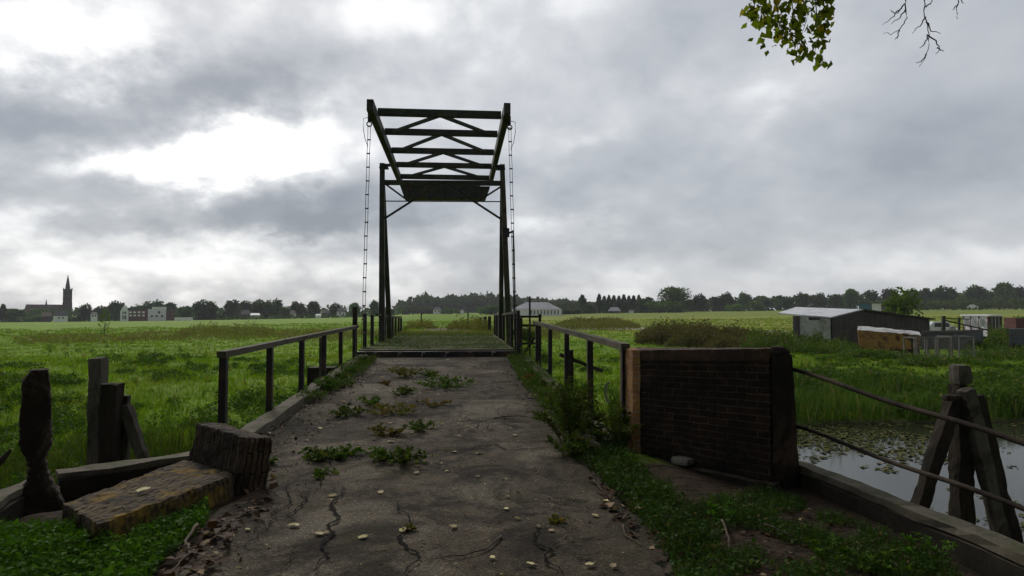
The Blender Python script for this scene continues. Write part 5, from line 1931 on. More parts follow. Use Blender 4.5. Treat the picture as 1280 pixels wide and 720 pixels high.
T1 = big_tree('poplar behind the viewpoint whose twigs hang into the upper right of the picture, crown thickened and spread for shade', (6.2, -4.2, -0.4), (3.8, -0.4, 9.6), (6.6, 6.8, 3.8), 22000, 5, 'poplar_leaf')
big_tree('broad tree behind the viewpoint on the left of the road, crown thickened and spread for shade', (-5.6, -5.4, -0.4), (-4.4, -1.2, 9.6), (6.4, 6.8, 4.0), 22000, 6)
big_tree('tree behind the viewpoint farther along the road, crown thickened and spread for shade', (-2.8, -13.5, -0.4), (-0.6, -12.0, 7.0), (9.5, 4.5, 6.2), 20000, 8)
for (bx, by, br, bh, lab) in ((5.2, -6.5, (4.0, 2.4, 2.8), 2.4, 'unseen thicket added behind the viewpoint on the right to block rear sky light'), (-5.6, -8.0, (4.0, 2.4, 2.8), 2.4, 'unseen thicket added behind the viewpoint on the left to block rear sky light')):  # out of view, added to keep sky light off surfaces facing the camera
    r_ = empty('added_thicket', (bx, by, -0.4), lab, 'bush')
    V, T = leaf_cloud((bx, by, bh), br, 9000, 0.26, 12, int(bx + 20))
    mesh_np('foliage', V, None, T, 'tree_leaf', r_)
    MB().tube([(bx, by, -.6), (bx, by, bh)], [.12, .05], 8).build('stem', 'bark', r_)


def hanging(root_, name, start, tips, leaves, r0=0.012, leaf=0.075, seed=0, mat='dark_twig'):
    """a hanging spray: a limb out of the crown, twigs down to the tips, leaves along them"""
    rnd = random.Random(seed)
    mb = MB()
    P = []
    for (path) in tips:
        pts = [Vector(p) for p in path]
        q = []
        for a, b in zip(pts, pts[1:]):
            for k in range(4):
                q.append(a.lerp(b, k / 4) + Vector((rnd.uniform(-.008, .008), rnd.uniform(-.008, .008), rnd.uniform(-.008, .008))))
        q.append(pts[-1])
        mb.tube(q, [r0 * (1 - 0.8 * i / len(q)) for i in range(len(q))], 6, caps=True)
        P += q[3:]
    o = mb.build(name, mat, root_, smooth=True)
    return o, P


def up_px(px, py, d):
    return at_d(px, py, d)


D0 = 6.0
lim = MB()
j0 = Vector((4.6, -1.0, 6.6))
j1 = up_px(1000, -150, 5.6)
j2 = up_px(985, -60, D0)
lim.tube([Vector((5.0, -3.4, 5.6)), j0, j1, j2], [.07, .05, .028, .014], 8)
b1_ = lim.build('leafy_branch', 'bark', T1, smooth=True)
tw = [[j2, up_px(952, -10, D0), up_px(944, 20, D0), up_px(950, 38, D0)],
      [j2, up_px(968, -5, D0), up_px(974, 30, D0), up_px(980, 50, D0)],
      [j2, up_px(990, 0, D0 + .1), up_px(994, 35, D0 + .1), up_px(997, 62, D0 + .1)],
      [j2, up_px(1008, -5, D0), up_px(1008, 25, D0), up_px(1002, 48, D0)],
      [j1, up_px(1028, -20, D0 - .1), up_px(1032, 20, D0 - .1), up_px(1030, 55, D0 - .1), up_px(1024, 82, D0 - .1)],
      [j2, up_px(1018, 0, D0), up_px(1026, 40, D0), up_px(1018, 70, D0)]]
o, P = hanging(b1_, 'twig', j2, tw, 0, 0.007, seed=3)
cen = []
rl = random.Random(9)
for (px, py, n_, sx, sy) in ((948, 14, 34, 10, 14), (965, 22, 30, 10, 14), (975, 42, 18, 7, 10), (990, 36, 34, 9, 16), (998, 56, 16, 6, 8), (1004, 12, 26, 10, 12),
                             (1030, 16, 26, 7, 14), (1026, 40, 24, 7, 12), (1020, 60, 10, 6, 8), (1024, 78, 5, 4, 4), (1010, 70, 7, 5, 5), (985, 5, 26, 20, 8), (1030, -15, 30, 14, 10), (960, -20, 40, 16, 12), (1000, -25, 40, 20, 12), (975, -55, 40, 24, 16), (1010, -80, 40, 22, 22), (990, -125, 36, 24, 24)):
    for _ in range(int(n_ * 1.5)):
        q = up_px(px + 0.9 * rl.gauss(0, sx), py + rl.gauss(0, sy) - 3, D0 + rl.gauss(0, 0.14))
        cen.append(tuple(q))
dirs = np.tile(np.array([[0, 0, -1.0]]), (len(cen), 1)) + RNG.normal(size=(len(cen), 3)) * 0.55
V, T = leaf_arrays(np.array(cen), RNG.uniform(0.055, 0.105, len(cen)), flat=0.0, aspect=0.8, dirs=dirs)
mesh_np('leaves', V, None, T, 'poplar_leaf', b1_)
# bare, drooping branches
D1 = 5.6
k0 = Vector((5.4, -2.4, 6.8))
k1 = up_px(1165, -160, D1)
lim = MB().tube([Vector((5.4, -3.6, 5.8)), k0, k1, up_px(1160, -60, D1)], [.06, .045, .02, .010], 8)
lim.tube([k1, up_px(1135, -50, D1)], [.018, .009], 8)
lim.tube([k1, up_px(1200, -40, D1)], [.015, .006], 8)
b2_ = lim.build('bare_branch', 'dark_twig', T1, smooth=True)
s_ = up_px(1160, -60, D1)
m_ = up_px(1135, -50, D1)
r_ = up_px(1200, -40, D1)
bare = [[s_, up_px(1155, 0, D1), up_px(1157, 25, D1), up_px(1162, 50, D1), up_px(1158, 72, D1), up_px(1149, 84, D1)],
        [up_px(1157, 20, D1), up_px(1150, 32, D1), up_px(1140, 42, D1)],
        [up_px(1158, 28, D1), up_px(1164, 38, D1), up_px(1176, 42, D1)],
        [up_px(1160, 42, D1), up_px(1172, 54, D1), up_px(1174, 62, D1), up_px(1170, 68, D1)],
        [up_px(1172, 60, D1), up_px(1180, 64, D1)],
        [up_px(1160, 46, D1), up_px(1154, 58, D1), up_px(1149, 60, D1)],
        [up_px(1159, 68, D1), up_px(1152, 76, D1), up_px(1145, 78, D1)],
        [up_px(1157, 8, D1), up_px(1164, 4, D1), up_px(1168, -8, D1)],
        [m_, up_px(1132, 0, D1), up_px(1134, 22, D1), up_px(1126, 36, D1), up_px(1115, 43, D1), up_px(1104, 41, D1)],
        [up_px(1131, 5, D1), up_px(1122, 15, D1), up_px(1112, 24, D1), up_px(1103, 31, D1)],
        [up_px(1126, 10, D1), up_px(1118, 17, D1), up_px(1113, 12, D1)],
        [up_px(1131, 12, D1), up_px(1124, 22, D1), up_px(1114, 30, D1)],
        [up_px(1124, 38, D1), up_px(1122, 46, D1), up_px(1119, 50, D1)],
        [r_, up_px(1198, 0, D1), up_px(1196, 12, D1), up_px(1197, 24, D1)],
        [up_px(1197, 6, D1), up_px(1191, 12, D1)], [up_px(1199, -4, D1), up_px(1205, 4, D1)]]
hanging(b2_, 'twig', s_, bare, 0, 0.0065, seed=5)


# ================================================================== THE FAR SIDE OF THE MEADOW
VH = Vector((_H.x, _H.y, 0))


class Frame:
    """a building's own axes: u along its face (to the right as seen from the road), v away from the road"""
    def __init__(s, px, py, d, turn=None):
        p = at_d(px, py, d)
        s.k = 1.0
        if turn is None:
            a = math.atan((px - 640) / FPX)
            turn, s.k = -math.degrees(a), math.cos(a)
        s.o = Vector((p.x, p.y, 0))
        c, q = math.cos(R(turn)), math.sin(R(turn))
        s.u = Vector((_Rt.x * c + _H.x * q, _Rt.y * c + _H.y * q, 0))
        s.v = Vector((_H.x * c - _Rt.x * q, _H.y * c - _Rt.y * q, 0))

    def p(s, u, v, z):
        return s.o + s.u * (u * s.k) + s.v * v + Vector((0, 0, z))

    def box(s, mb, u0, u1, v0, v1, z0, z1):
        return mb.hexa([s.p(u0, v0, z0), s.p(u1, v0, z0), s.p(u1, v1, z0), s.p(u0, v1, z0),
                        s.p(u0, v0, z1), s.p(u1, v0, z1), s.p(u1, v1, z1), s.p(u0, v1, z1)])


def zpx(py, d):
    return EYE + (388 - py) * d / FPX


def house(name, label, cat, px0, px1, y_eave, y_base, y_ridge, d, depth, wall, roof, hip=0.0, wins=(), over=0.25, base_drop=1.0, turn=None, gable=False, doors=()):
    """walls, pitched roof and window openings; pixel columns and rows of the photograph turned into metres at distance d"""
    pc = (px0 + px1) / 2
    f = Frame(pc, 388, d, turn)
    w = (px1 - px0) * d / FPX
    ze, zb, zr = zpx(y_eave, d), zpx(y_base, d) - base_drop, zpx(y_ridge, d)
    root_ = empty(name, tuple(f.p(0, 0, zb)), label, cat)
    mb = MB()
    f.box(mb, -w / 2, w / 2, 0, depth, zb, ze)
    if gable:
        i = len(mb.v)
        for v_ in (0, depth):
            a = [f.p(-w / 2, v_, ze + .002), f.p(w / 2, v_, ze + .002), f.p(0, v_, zr - 0.1)]
            k = len(mb.v)
            mb.v += a
            mb.face((k, k + 1, k + 2), [(0, 0)] * 3)
    wl = mb.build('wall', wall, root_)
    rb = MB()
    o_ = over
    t = 0.12
    if gable:
        for s_ in (-1, 1):
            a, b = f.p(s_ * (w / 2 + o_), -o_, ze - 0.1), f.p(0, -o_, zr)
            c, e = f.p(0, depth + o_, zr), f.p(s_ * (w / 2 + o_), depth + o_, ze - 0.1)
            q = [a, b, c, e] if s_ < 0 else [b, a, e, c]
            up = Vector((0, 0, t))
            rb.hexa(q + [x + up for x in q])
    else:
        h_ = hip
        r0, r1 = f.p(-w / 2 + h_, depth / 2, zr), f.p(w / 2 - h_, depth / 2, zr)
        a, b = f.p(-w / 2 - o_, -o_, ze), f.p(w / 2 + o_, -o_, ze)
        c, e = f.p(w / 2 + o_, depth + o_, ze), f.p(-w / 2 - o_, depth + o_, ze)
        k = len(rb.v)
        rb.v += [a, b, c, e, r0, r1]
        for q in ((k, k + 1, k + 5, k + 4), (k + 1, k + 2, k + 5), (k + 2, k + 3, k + 4, k + 5), (k + 3, k, k + 4), (k + 3, k + 2, k + 1, k)):
            rb.face(q, [(0, 0)] * len(q))
    rb.build('roof', roof, root_)
    for (x0, x1, ya, yb) in wins:
        m = MB()
        u0, u1 = (x0 - pc) * d / FPX, (x1 - pc) * d / FPX
        f.box(m, u0, u1, -0.06, 0.05, zpx(yb, d), zpx(ya, d))
        m.build('window', 'window_dark', root_)
    for (x0, x1, ya, yb) in doors:
        m = MB()
        u0, u1 = (x0 - pc) * d / FPX, (x1 - pc) * d / FPX
        f.box(m, u0, u1, -0.06, 0.05, zpx(yb, d), zpx(ya, d))
        m.build('door', 'dark_sheet', root_)
    return root_, f, w


# ------------------------------------------------------------------ church
def church():
    d = 430
    f = Frame(84, 388, d)
    s = d / FPX
    zb = zpx(403, d) - 2
    root_ = empty('church', tuple(f.p(0, 0, zb)), 'dark brick village church with a square tower and slender spire above the trees', 'church')
    t = MB()
    f.box(t, -3.3, 3.3, -3.3, 3.3, zb, zpx(378, d))
    f.box(t, -3.1, 3.1, -3.1, 3.1, zpx(378, d) + .01, zpx(362.5, d))
    f.box(t, -3.35, 3.35, -3.35, 3.35, zpx(362.5, d) + .01, zpx(361.5, d))
    tw = t.build('tower', 'church_brick', root_)
    for a in (-1, 1):
        for b in (-1, 1):
            m = MB()
            m.hexa([f.p(a * 2.9 - .4, b * 2.9 - .4, zpx(361.5, d)), f.p(a * 2.9 + .4, b * 2.9 - .4, zpx(361.5, d)), f.p(a * 2.9 + .4, b * 2.9 + .4, zpx(361.5, d)), f.p(a * 2.9 - .4, b * 2.9 + .4, zpx(361.5, d))] +
                   [f.p(a * 2.9, b * 2.9, zpx(359.6, d)) + f.u * q + f.v * r for q, r in ((-.05, -.05), (.05, -.05), (.05, .05), (-.05, .05))])
            m.build('pinnacle', 'church_brick', tw)
    m = MB()
    m.tube([f.p(0, 0, zpx(361.5, d)), f.p(0, 0, zpx(354, d)), f.p(0, 0, zpx(343.5, d))], [1.5, 1.0, 0.10], 8)
    m.build('spire', 'slate', tw)
    for z0, z1 in ((376, 371), (369, 364)):
        for u in (-1.2, 1.2):
            m = MB()
            f.box(m, u - .45, u + .45, -3.42, -3.1, zpx(z0, d), zpx(z1, d))
            m.build('belfry_opening', 'window_dark', tw)
    n = MB()
    u0, u1 = (32 - 84) * s, -3.0
    ze, zr = zpx(391, d), zpx(380.8, d)
    f.box(n, u0, u1, -5, 5, zb, ze)
    n.build('nave_wall', 'church_brick', root_)
    r = MB()
    k = [f.p(u0 - .3, -5.4, ze), f.p(u1, -5.4, ze), f.p(u1, 5.4, ze), f.p(u0 - .3, 5.4, ze), f.p(u0 + 1, 0, zr), f.p(u1, 0, zr)]
    r.v += k
    for q in ((0, 1, 5, 4), (1, 2, 5), (2, 3, 4, 5), (3, 0, 4), (3, 2, 1, 0)):
        r.face(q, [(0, 0)] * len(q))
    rf = r.build('nave_roof', 'red_tile', root_)
    m = MB()
    uf = (58 - 84) * s
    m.tube([f.p(uf, 0, zr - .8), f.p(uf, 0, zr + .9), f.p(uf, 0, zpx(374.5, d))], [.6, .45, .05], 8)
    m.build('ridge_turret', 'slate', rf)


church()
house('white_house', 'white gabled house with a dark roof in front of the church tower', 'house', 67, 85, 395, 401, 388.5, 336, 7, 'render_white', 'slate', 1.6, wins=((73, 75, 396.5, 398.5), (78, 80, 396.5, 398.5)))
house('village_house', 'small grey house half hidden left of the white house by the church', 'house', 52, 65, 395.5, 402, 390.5, 338, 7, 'church_brick', 'red_tile', 0.5)
house('white_cottage', 'small white cottage between trees right of the church', 'house', 113.5, 122, 393.2, 400, 390, 338, 6, 'render_white', 'slate', 0.6, wins=((115, 117, 394, 396), (118.5, 120.5, 394, 396)))


def manor():
    d = 340
    f = Frame(184, 388, d)
    s = d / FPX
    U = lambda px: (px - 184) * s
    zb = zpx(401, d) - 1.5
    root_ = empty('manor', tuple(f.p(0, 0, zb)), 'large brick and white apartment building with a stepped white gable at its left end', 'building')
    m = MB()
    f.box(m, U(161), U(218.5), 0.5, 11, zb, zpx(387.5, d))
    m.build('brick_wing', 'house_brick', root_)
    m = MB()
    f.box(m, U(161), U(218.5), 1.0, 11.3, zpx(387.5, d) + .01, zpx(385.6, d))
    m.build('wing_roof', 'slate', root_)
    g = MB()
    f.box(g, U(151), U(161), 0, 9, zb, zpx(388.5, d))
    for i, (a, b, t) in enumerate(((152.2, 159.8, 386.0), (153.4, 158.6, 384.0), (154.6, 157.4, 382.2), (155.4, 156.6, 381.0))):
        f.box(g, U(a), U(b), 0, 1.2, zpx((388.5, 386.0, 384.0, 382.2)[i], d) + .01, zpx(t, d))
    ga = g.build('stepped_gable', 'render_white', root_)
    for (a, b, y0, y1) in ((153.6, 158.4, 389.5, 392.6), (153.6, 158.4, 394, 399.2)):
        w = MB()
        f.box(w, U(a), U(b), -.08, .1, zpx(y1, d), zpx(y0, d))
        w.build('window', 'window_dark', ga)
        for q in (0.33, 0.66):
            mu = MB()
            x = U(a + (b - a) * q)
            f.box(mu, x - .12, x + .12, -.14, -.085, zpx(y1, d), zpx(y0, d))
            mu.build('mullion', 'render_white', ga)
    c = MB()
    f.box(c, U(185), U(208), -0.4, 10, zb, zpx(386.6, d))
    cb = c.build('pale_block', 'render_lilac', root_)
    t = MB()
    f.box(t, U(190), U(208.5), 0.2, 9, zpx(386.6, d) + .01, zpx(383.4, d))
    t.build('roof_storey', 'render_white', root_)
    t = MB()
    f.box(t, U(189), U(209), -0.2, 9.4, zpx(383.4, d) + .01, zpx(382.8, d))
    t.build('flat_roof', 'slate', root_)
    for px in (163.5, 168.5, 174, 179.5):
        for (y0, y1) in ((389.4, 391.4), (393.4, 395.4)):
            w = MB()
            f.box(w, U(px - 1.6), U(px + 1.6), .38, .55, zpx(y1, d), zpx(y0, d))
            w.build('window', 'render_white', root_)
    for (px, y0, y1) in ((199, 389, 392), (203, 394, 396.5), (190, 394, 396.5), (196, 394, 396.5), (213.5, 389.6, 392), (213.5, 394, 396.4)):
        w = MB()
        v = -.48 if px < 208 else .42
        f.box(w, U(px - 1.3), U(px + 1.3), v, v + .2, zpx(y1, d), zpx(y0, d))
        w.build('window', 'window_dark', root_)


manor()
f = Frame(230, 388, 330)
m = MB()
f.box(m, -4.8, 4.6, 0, 2.5, zpx(400, 330) - 1, zpx(397.0, 330))
o = m.build('low_building', 'render_white', loc=tuple(f.p(0, 0, zpx(400, 330) - 1)))
tag(o, 'low white flat building right of the apartment building', 'building')
house('village_house', 'grey roofed house between round trees, left of the two wide treetops', 'house', 249, 264, 394, 399, 387.5, 350, 8, 'church_brick', 'slate', 1.0)
house('village_house', 'low house with a pale gable under the tree left of the pale barn', 'house', 280, 294, 393.5, 398, 389.5, 350, 8, 'render_lilac', 'slate', 0.5, wins=((284, 286, 394.5, 396.5),))
house('village_house', 'grey roofed house left of the pale barn', 'house', 301, 314, 393, 398, 387.5, 345, 8, 'church_brick', 'slate', 1.2)
house('pale_barn', 'small pale barn standing before the left trees', 'barn', 313, 325, 394, 397, 391.5, 335, 5, 'shed_pale', 'pale_sheet_roof', 0.3)
house('village_house', 'reddish roofed house under the treetops left of the approach railing end', 'house', 361, 370, 392, 397, 388, 350, 7, 'render_lilac', 'red_tile', 0.8)
house('white_hut', 'tiny white hut at the field edge above the left railing', 'hut', 394.5, 401.5, 394.2, 396.5, 392.6, 320, 4, 'render_white', 'render_white', 0.3)
house('village_house', 'grey house right of the tiny white hut', 'house', 402, 412, 391.5, 396.5, 387, 345, 7, 'church_brick', 'slate', 0.8)
house('village_house', 'pale gabled house just left of the left chain', 'house', 421, 432, 390, 396, 385, 345, 7, 'render_lilac', 'slate', 0.8, wins=((424, 426, 391, 393),))
house('white_house', 'white farmhouse below the wooded hill seen through the bridge', 'house', 541.5, 551.5, 387.6, 392, 384.2, 420, 8, 'render_white', 'slate', 1.0, wins=((543.5, 545, 388.5, 390), (548, 549.5, 388.5, 390)))
house('white_shed', 'small white gable just left of the round bushes behind the bridge', 'shed', 575.5, 580, 388.5, 391.5, 386.5, 400, 5, 'render_white', 'slate', 0.4)
_, f, w = house('barn', 'long barn with a grey roof and striped white wall behind the right chain', 'barn', 640, 702, 386.8, 394, 377.4, 260, 22, 'render_white', 'barn_roof', 5.5,
                doors=())
for i in range(9):
    px = 664 + i * 4.2
    m = MB()
    u = (px - 671) * 260 / FPX
    f.box(m, u - .28, u + .28, -.09, .05, zpx(393, 260), zpx(388, 260))
    m.build('wall_post', 'grey_post', _)
house('farmhouse', 'dark farmhouse with a pale sloping roof under the row of spiky poplars', 'house', 760, 776, 388.8, 391, 384, 330, 8, 'church_brick', 'barn_roof', 1.4)
house('white_hut', 'tiny white shed right of the dark farmhouse, under the poplars', 'hut', 786, 792, 388.6, 391, 387, 330, 4, 'render_white', 'slate', 0.3)
house('white_hut', 'tiny white shed touching the tall leafy tree on its left', 'hut', 817.5, 823.5, 388, 391, 386.4, 328, 4, 'render_white', 'slate', 0.3)


# ------------------------------------------------------------------ trees of the horizon
def crown_np(seed, n=520, lob=11, kind='round'):
    rr = np.random.default_rng(seed)
    P = []
    if kind == 'round':
        for i in range(lob):
            v = rr.normal(size=3)
            v /= np.linalg.norm(v)
            v[2] = v[2] * 0.85 + 0.05
            c = np.array([0, 0, 0.56]) + v * np.array([.30, .30, .26]) * rr.uniform(.5, 1.0)
            k = rr.uniform(.15, .25)
            m = n // lob
            w = rr.normal(size=(m, 3))
            w /= np.linalg.norm(w, axis=1, keepdims=True)
            P.append(c + w * k * rr.uniform(.55, 1.0, (m, 1)))
        m = n // 4
        q = np.stack([rr.uniform(-.36, .36, m), rr.uniform(-.36, .36, m), rr.uniform(.02, .4, m)], 1)
        P.append(q)
    elif kind == 'cone':
        z = rr.uniform(0, 1, n) ** 1.3
        a = rr.uniform(0, 6.28, n)
        r = (1 - z) * .42 * rr.uniform(.5, 1.0, n) + .02
        P.append(np.stack([np.cos(a) * r, np.sin(a) * r, z * .95 + .04], 1))
    elif kind == 'poplar':
        z = rr.uniform(0.04, 1, n)
        a = rr.uniform(0, 6.28, n)
        r = .42 * np.sin(np.pi * np.clip(z * .88 + .1, 0, 1)) ** .7 * rr.uniform(.4, 1.0, n)
        P.append(np.stack([np.cos(a) * r, np.sin(a) * r, z], 1))
    elif kind == 'bush':
        for i in range(lob):
            c = np.array([rr.uniform(-.38, .38), rr.uniform(-.3, .3), rr.uniform(.15, .55)])
            m = n // lob
            w = rr.normal(size=(m, 3))
            w /= np.linalg.norm(w, axis=1, keepdims=True)
            P.append(c + w * rr.uniform(.14, .30) * rr.uniform(.5, 1.0, (m, 1)))
    P = np.concatenate(P)
    P[:, 2] = np.maximum(P[:, 2], 0.0)
    return P


PROTO = {}


def tree_proto(key, kind, mat, seed, card=0.095, n=1150):
    P = crown_np(seed, n, 12, kind)
    rr = np.random.default_rng(seed)
    V, T = leaf_arrays(P, rr.uniform(.7, 1.35, len(P)) * card, flat=.15, aspect=.85)
    o = mesh_np('crown', V, None, T, mat)
    t = MB().tube([(0, 0, -.06), (0, 0, .2), (.01, 0, .55)], [.030, .022, .008], 8)
    for a in (0.4, 2.5, 4.4):
        t.tube([(0, 0, .3), (.12 * math.cos(a), .12 * math.sin(a), .52)], [.012, .004], 5)
    u = t.build('trunk', 'bark')
    COL.objects.unlink(o)
    COL.objects.unlink(u)
    PROTO[key] = (o.data, u.data)
    bpy.data.objects.remove(o)
    bpy.data.objects.remove(u)


for i in range(4):
    tree_proto('d%d' % i, 'round', 'tree_leaf_dark', 40 + i)
    tree_proto('m%d' % i, 'round', 'tree_leaf', 50 + i)
    tree_proto('b%d' % i, 'bush', 'tree_leaf', 60 + i)
tree_proto('l0', 'round', 'tree_leaf_light', 70, .07, 1100)
tree_proto('l1', 'bush', 'tree_leaf_light', 71)
tree_proto('sap', 'poplar', 'tree_leaf_light', 76, .10, 110)
tree_proto('c', 'cone', 'tree_leaf_dark', 72)
tree_proto('p0', 'poplar', 'tree_leaf_dark', 73)
tree_proto('p1', 'poplar', 'tree_leaf_dark', 74)
tree_proto('big', 'round', 'tree_leaf', 75, .05, 2200)
trng = random.Random(21)


def far_tree(px, yt, yb, w, key, label, d=350, group=None, name=None):
    p = at_d(px, 388, d)
    zb = min(zpx(yb, d), gz(p.x, p.y)) - 0.5
    zt = zpx(yt, d)
    h = (zt - zb)
    wd = w * d / FPX
    nm = name or ('bush' if key[0] == 'b' else 'poplar' if key[0] == 'p' else 'conifer' if key == 'c' else 'tree')
    root_ = empty(nm, (p.x, p.y, zb), label, 'bush' if key[0] == 'b' else 'tree', group)
    c, t = PROTO[key]
    rz = trng.uniform(0, 6.28)
    sx = 1.12 * wd / (0.84 if key[0] in 'bcp' else 0.98)
    for nm2, me in (('crown', c), ('trunk', t)):
        if nm2 == 'trunk' and key[0] == 'b':
            continue
        o = bpy.data.objects.new(nm2, me)
        COL.objects.link(o)
        o.parent = root_
        o.rotation_euler = (0, 0, rz)
        o.scale = (sx, sx, h / (1.0 if key[0] in 'cp' else 0.96 if key != 'big' else 1.0))
    return root_


TREES = [
    (4, 381.5, 404, 14, 'c', 'pointed dark conifer at the left picture edge, left of the church'),
    (21, 385, 404, 24, 'm0', 'round tree between the pointed conifer and the church nave'),
    (-14, 384, 404, 26, 'd0', 'dark tree left of the pointed conifer'),
    (40, 390.5, 404, 30, 'b0', 'dark bush in front of the church nave'),
    (47, 395, 404, 14, 'b1', 'low bush just left of the small grey house by the church'),
    (92, 391, 404, 18, 'b2', 'bush at the foot of the church tower, right side'),
    (106, 379, 402, 18, 'd1', 'round dark tree just right of the church tower'),
    (127, 381.5, 402, 17, 'm1', 'round tree between the small white cottage and the tall tree'),
    (145, 376, 402, 22, 'd2', 'tallest round tree left of the stepped white gable', 360),
    (171, 379.5, 401, 22, 'm2', 'round tree rising behind the brick wing of the apartment building', 375),
    (193, 374.5, 401, 27, 'd3', 'wide treetop behind the pale block of the apartment building', 380),
    (212, 377.5, 400, 18, 'm3', 'smaller treetop behind the right end of the apartment building', 375),
    (231, 380.5, 400, 20, 'd0', 'round tree above the low white building'),
    (257, 374, 400, 30, 'd1', 'wide dark treetop, first big one right of the low white building'),
    (271, 386, 400, 16, 'b3', 'dark bush below the first big treetop'),
    (290, 373.5, 399, 21, 'm0', 'round tree above the house with a pale gable'),
    (306, 375.5, 399, 17, 'd2', 'narrow round tree between the two wide treetops of the left wood', 360),
    (324, 373.5, 399, 24, 'm1', 'wide treetop above the small pale barn', 360),
    (343, 373, 399, 24, 'd3', 'wide treetop right of the one above the pale barn', 365),
    (356, 382, 398, 16, 'm2', 'low round tree left of the reddish roofed house', 345),
    (372, 374, 398, 21, 'd0', 'tall round tree above the reddish roofed house', 362),
    (392, 375.5, 398, 19, 'm3', 'round tree above the tiny white hut', 358),
    (420, 378, 397, 15, 'd1', 'small round tree right of the grey house, left of the chain', 360),
    (444, 377.5, 397, 18, 'm0', 'round tree right of the left chain beside the gate post'),
    (468, 375, 396, 12, 'd2', 'narrow dark tree just left of the bridge portal'),
    (486, 384, 396, 14, 'm1', 'low tree seen between the left post and its raking leg'),
    (527, 366.5, 392, 17, 'd3', 'round treetop standing above the wooded hill', 640),
    (607, 378.5, 392.5, 20, 'b0', 'left one of the round grey-green bushes behind the bridge', 330),
    (624, 377.5, 392.5, 20, 'b1', 'right one of the round grey-green bushes, partly behind the right post', 332),
    (714, 382, 392, 26, 'b2', 'broad bush right of the barn', 320),
    (728, 370, 392, 12, 'p0', 'single narrow tree right of the barn', 340),
    (737, 380, 392, 18, 'm2', 'round tree between the narrow tree and the poplar row', 335),
    (806, 369, 391, 26, 'd0', 'dark round tree at the right end of the poplar row', 335),
    (841, 353.5, 390.5, 38, 'big', 'tall leafy tree, by far the largest of the horizon right of the bridge', 330),
    (836, 371, 390.5, 36, 'b3', 'dark undergrowth around the foot of the tall leafy tree', 326),
    (874, 366.5, 390, 18, 'd1', 'round treetop, second one right of the tall leafy tree', 370),
    (862, 374, 390, 14, 'm3', 'low tree right beside the tall leafy tree', 360),
    (896, 369, 390, 20, 'm0', 'round tree left of the two bright green bushes', 375),
    (909, 365, 390, 16, 'd2', 'taller dark tree behind the left bright green bush', 390),
    (918, 376, 390, 20, 'l1', 'left one of the two bright green bushes', 345),
    (944, 376, 389.5, 24, 'l0', 'right one of the two bright green bushes', 345),
    (930, 364.5, 389, 18, 'd3', 'dark treetop behind the gap of the two bright green bushes', 392),
    (955, 369, 389, 22, 'm1', 'treetop behind the right bright green bush', 390),
    (980, 367, 388.5, 26, 'd0', 'broad treetop above the left end of the pale roof', 380),
    (1003, 363.5, 388, 24, 'm2', 'broad treetop above the ridge of the pale roof', 380),
    (1024, 365.5, 388, 22, 'd1', 'treetop above the middle of the pale roof', 380),
    (1046, 367, 388, 20, 'm3', 'lower treetop above the right part of the pale roof', 378),
    (1063, 360, 387.5, 24, 'm0', 'round tree above the joint of pale roof and dark shed', 372),
    (1088, 362.5, 387.5, 20, 'd2', 'round tree behind the blue and white boxes', 372),
    (1112, 359.5, 387, 24, 'd3', 'dark treetop behind the light green shrub of the shed', 370),
    (1140, 360, 387, 20, 'm1', 'treetop right behind the light green shrub of the shed', 372),
    (1155, 357, 386.5, 22, 'd0', 'dark tree left of the widest dark crown', 365),
    (1182, 356.5, 386.5, 30, 'd1', 'widest dark crown of the right tree row', 362),
    (1205, 364, 386, 18, 'l0', 'paler tree between the widest dark crown and the next dark one', 372),
    (1221, 356, 386, 24, 'd2', 'dark round tree above the white box trailer', 362),
    (1238, 361, 386, 18, 'm2', 'small tree right of the one above the white box trailer', 368),
    (1256, 351.5, 385.5, 28, 'm3', 'tallest tree of the right row, near the picture edge', 360),
    (1278, 357, 385.5, 24, 'd3', 'tree cut by the right picture edge', 362),
    (1305, 354, 385, 30, 'd0', 'tree just beyond the right picture edge', 362),
]
for t_ in TREES:
    px, yt, yb, w, key, lab = t_[:6]
    far_tree(px, yt, yb, w, key, lab, *(t_[6:]), group='trees along the horizon')
for i in range(9):
    far_tree(749 + i * 6.2, 369 + 2.2 * abs(math.sin(i * 1.9)), 391, 7.5, 'p%d' % (i % 2), 'spiky poplar standing in the close row left of the tall leafy tree', 345, group='row of spiky poplars')
# nearer shrubs
far_tree(1127, 357, 400, 44, 'l0', 'light green shrub growing right behind the dark shed', 72, name='shrub')
far_tree(1118, 372, 402, 24, 'l1', 'low light green bush at the foot of the shrub behind the dark shed', 71, name='shrub')
far_tree(1268, 384, 424, 34, 'b0', 'dark bush between the white trailer and the grey trailer', 48)
far_tree(1222, 416, 440, 30, 'l1', 'yellow-green bush below the white trailer', 41, name='shrub')
far_tree(131, 389, 418, 16, 'sap' if 'sap' in PROTO else 'l0', 'thin sparse sapling alone in the meadow below the small white cottage', 70, name='sapling')
far_tree(650, 402, 424, 26, 'b1', 'low bush beside the far end of the bridge deck', 38)


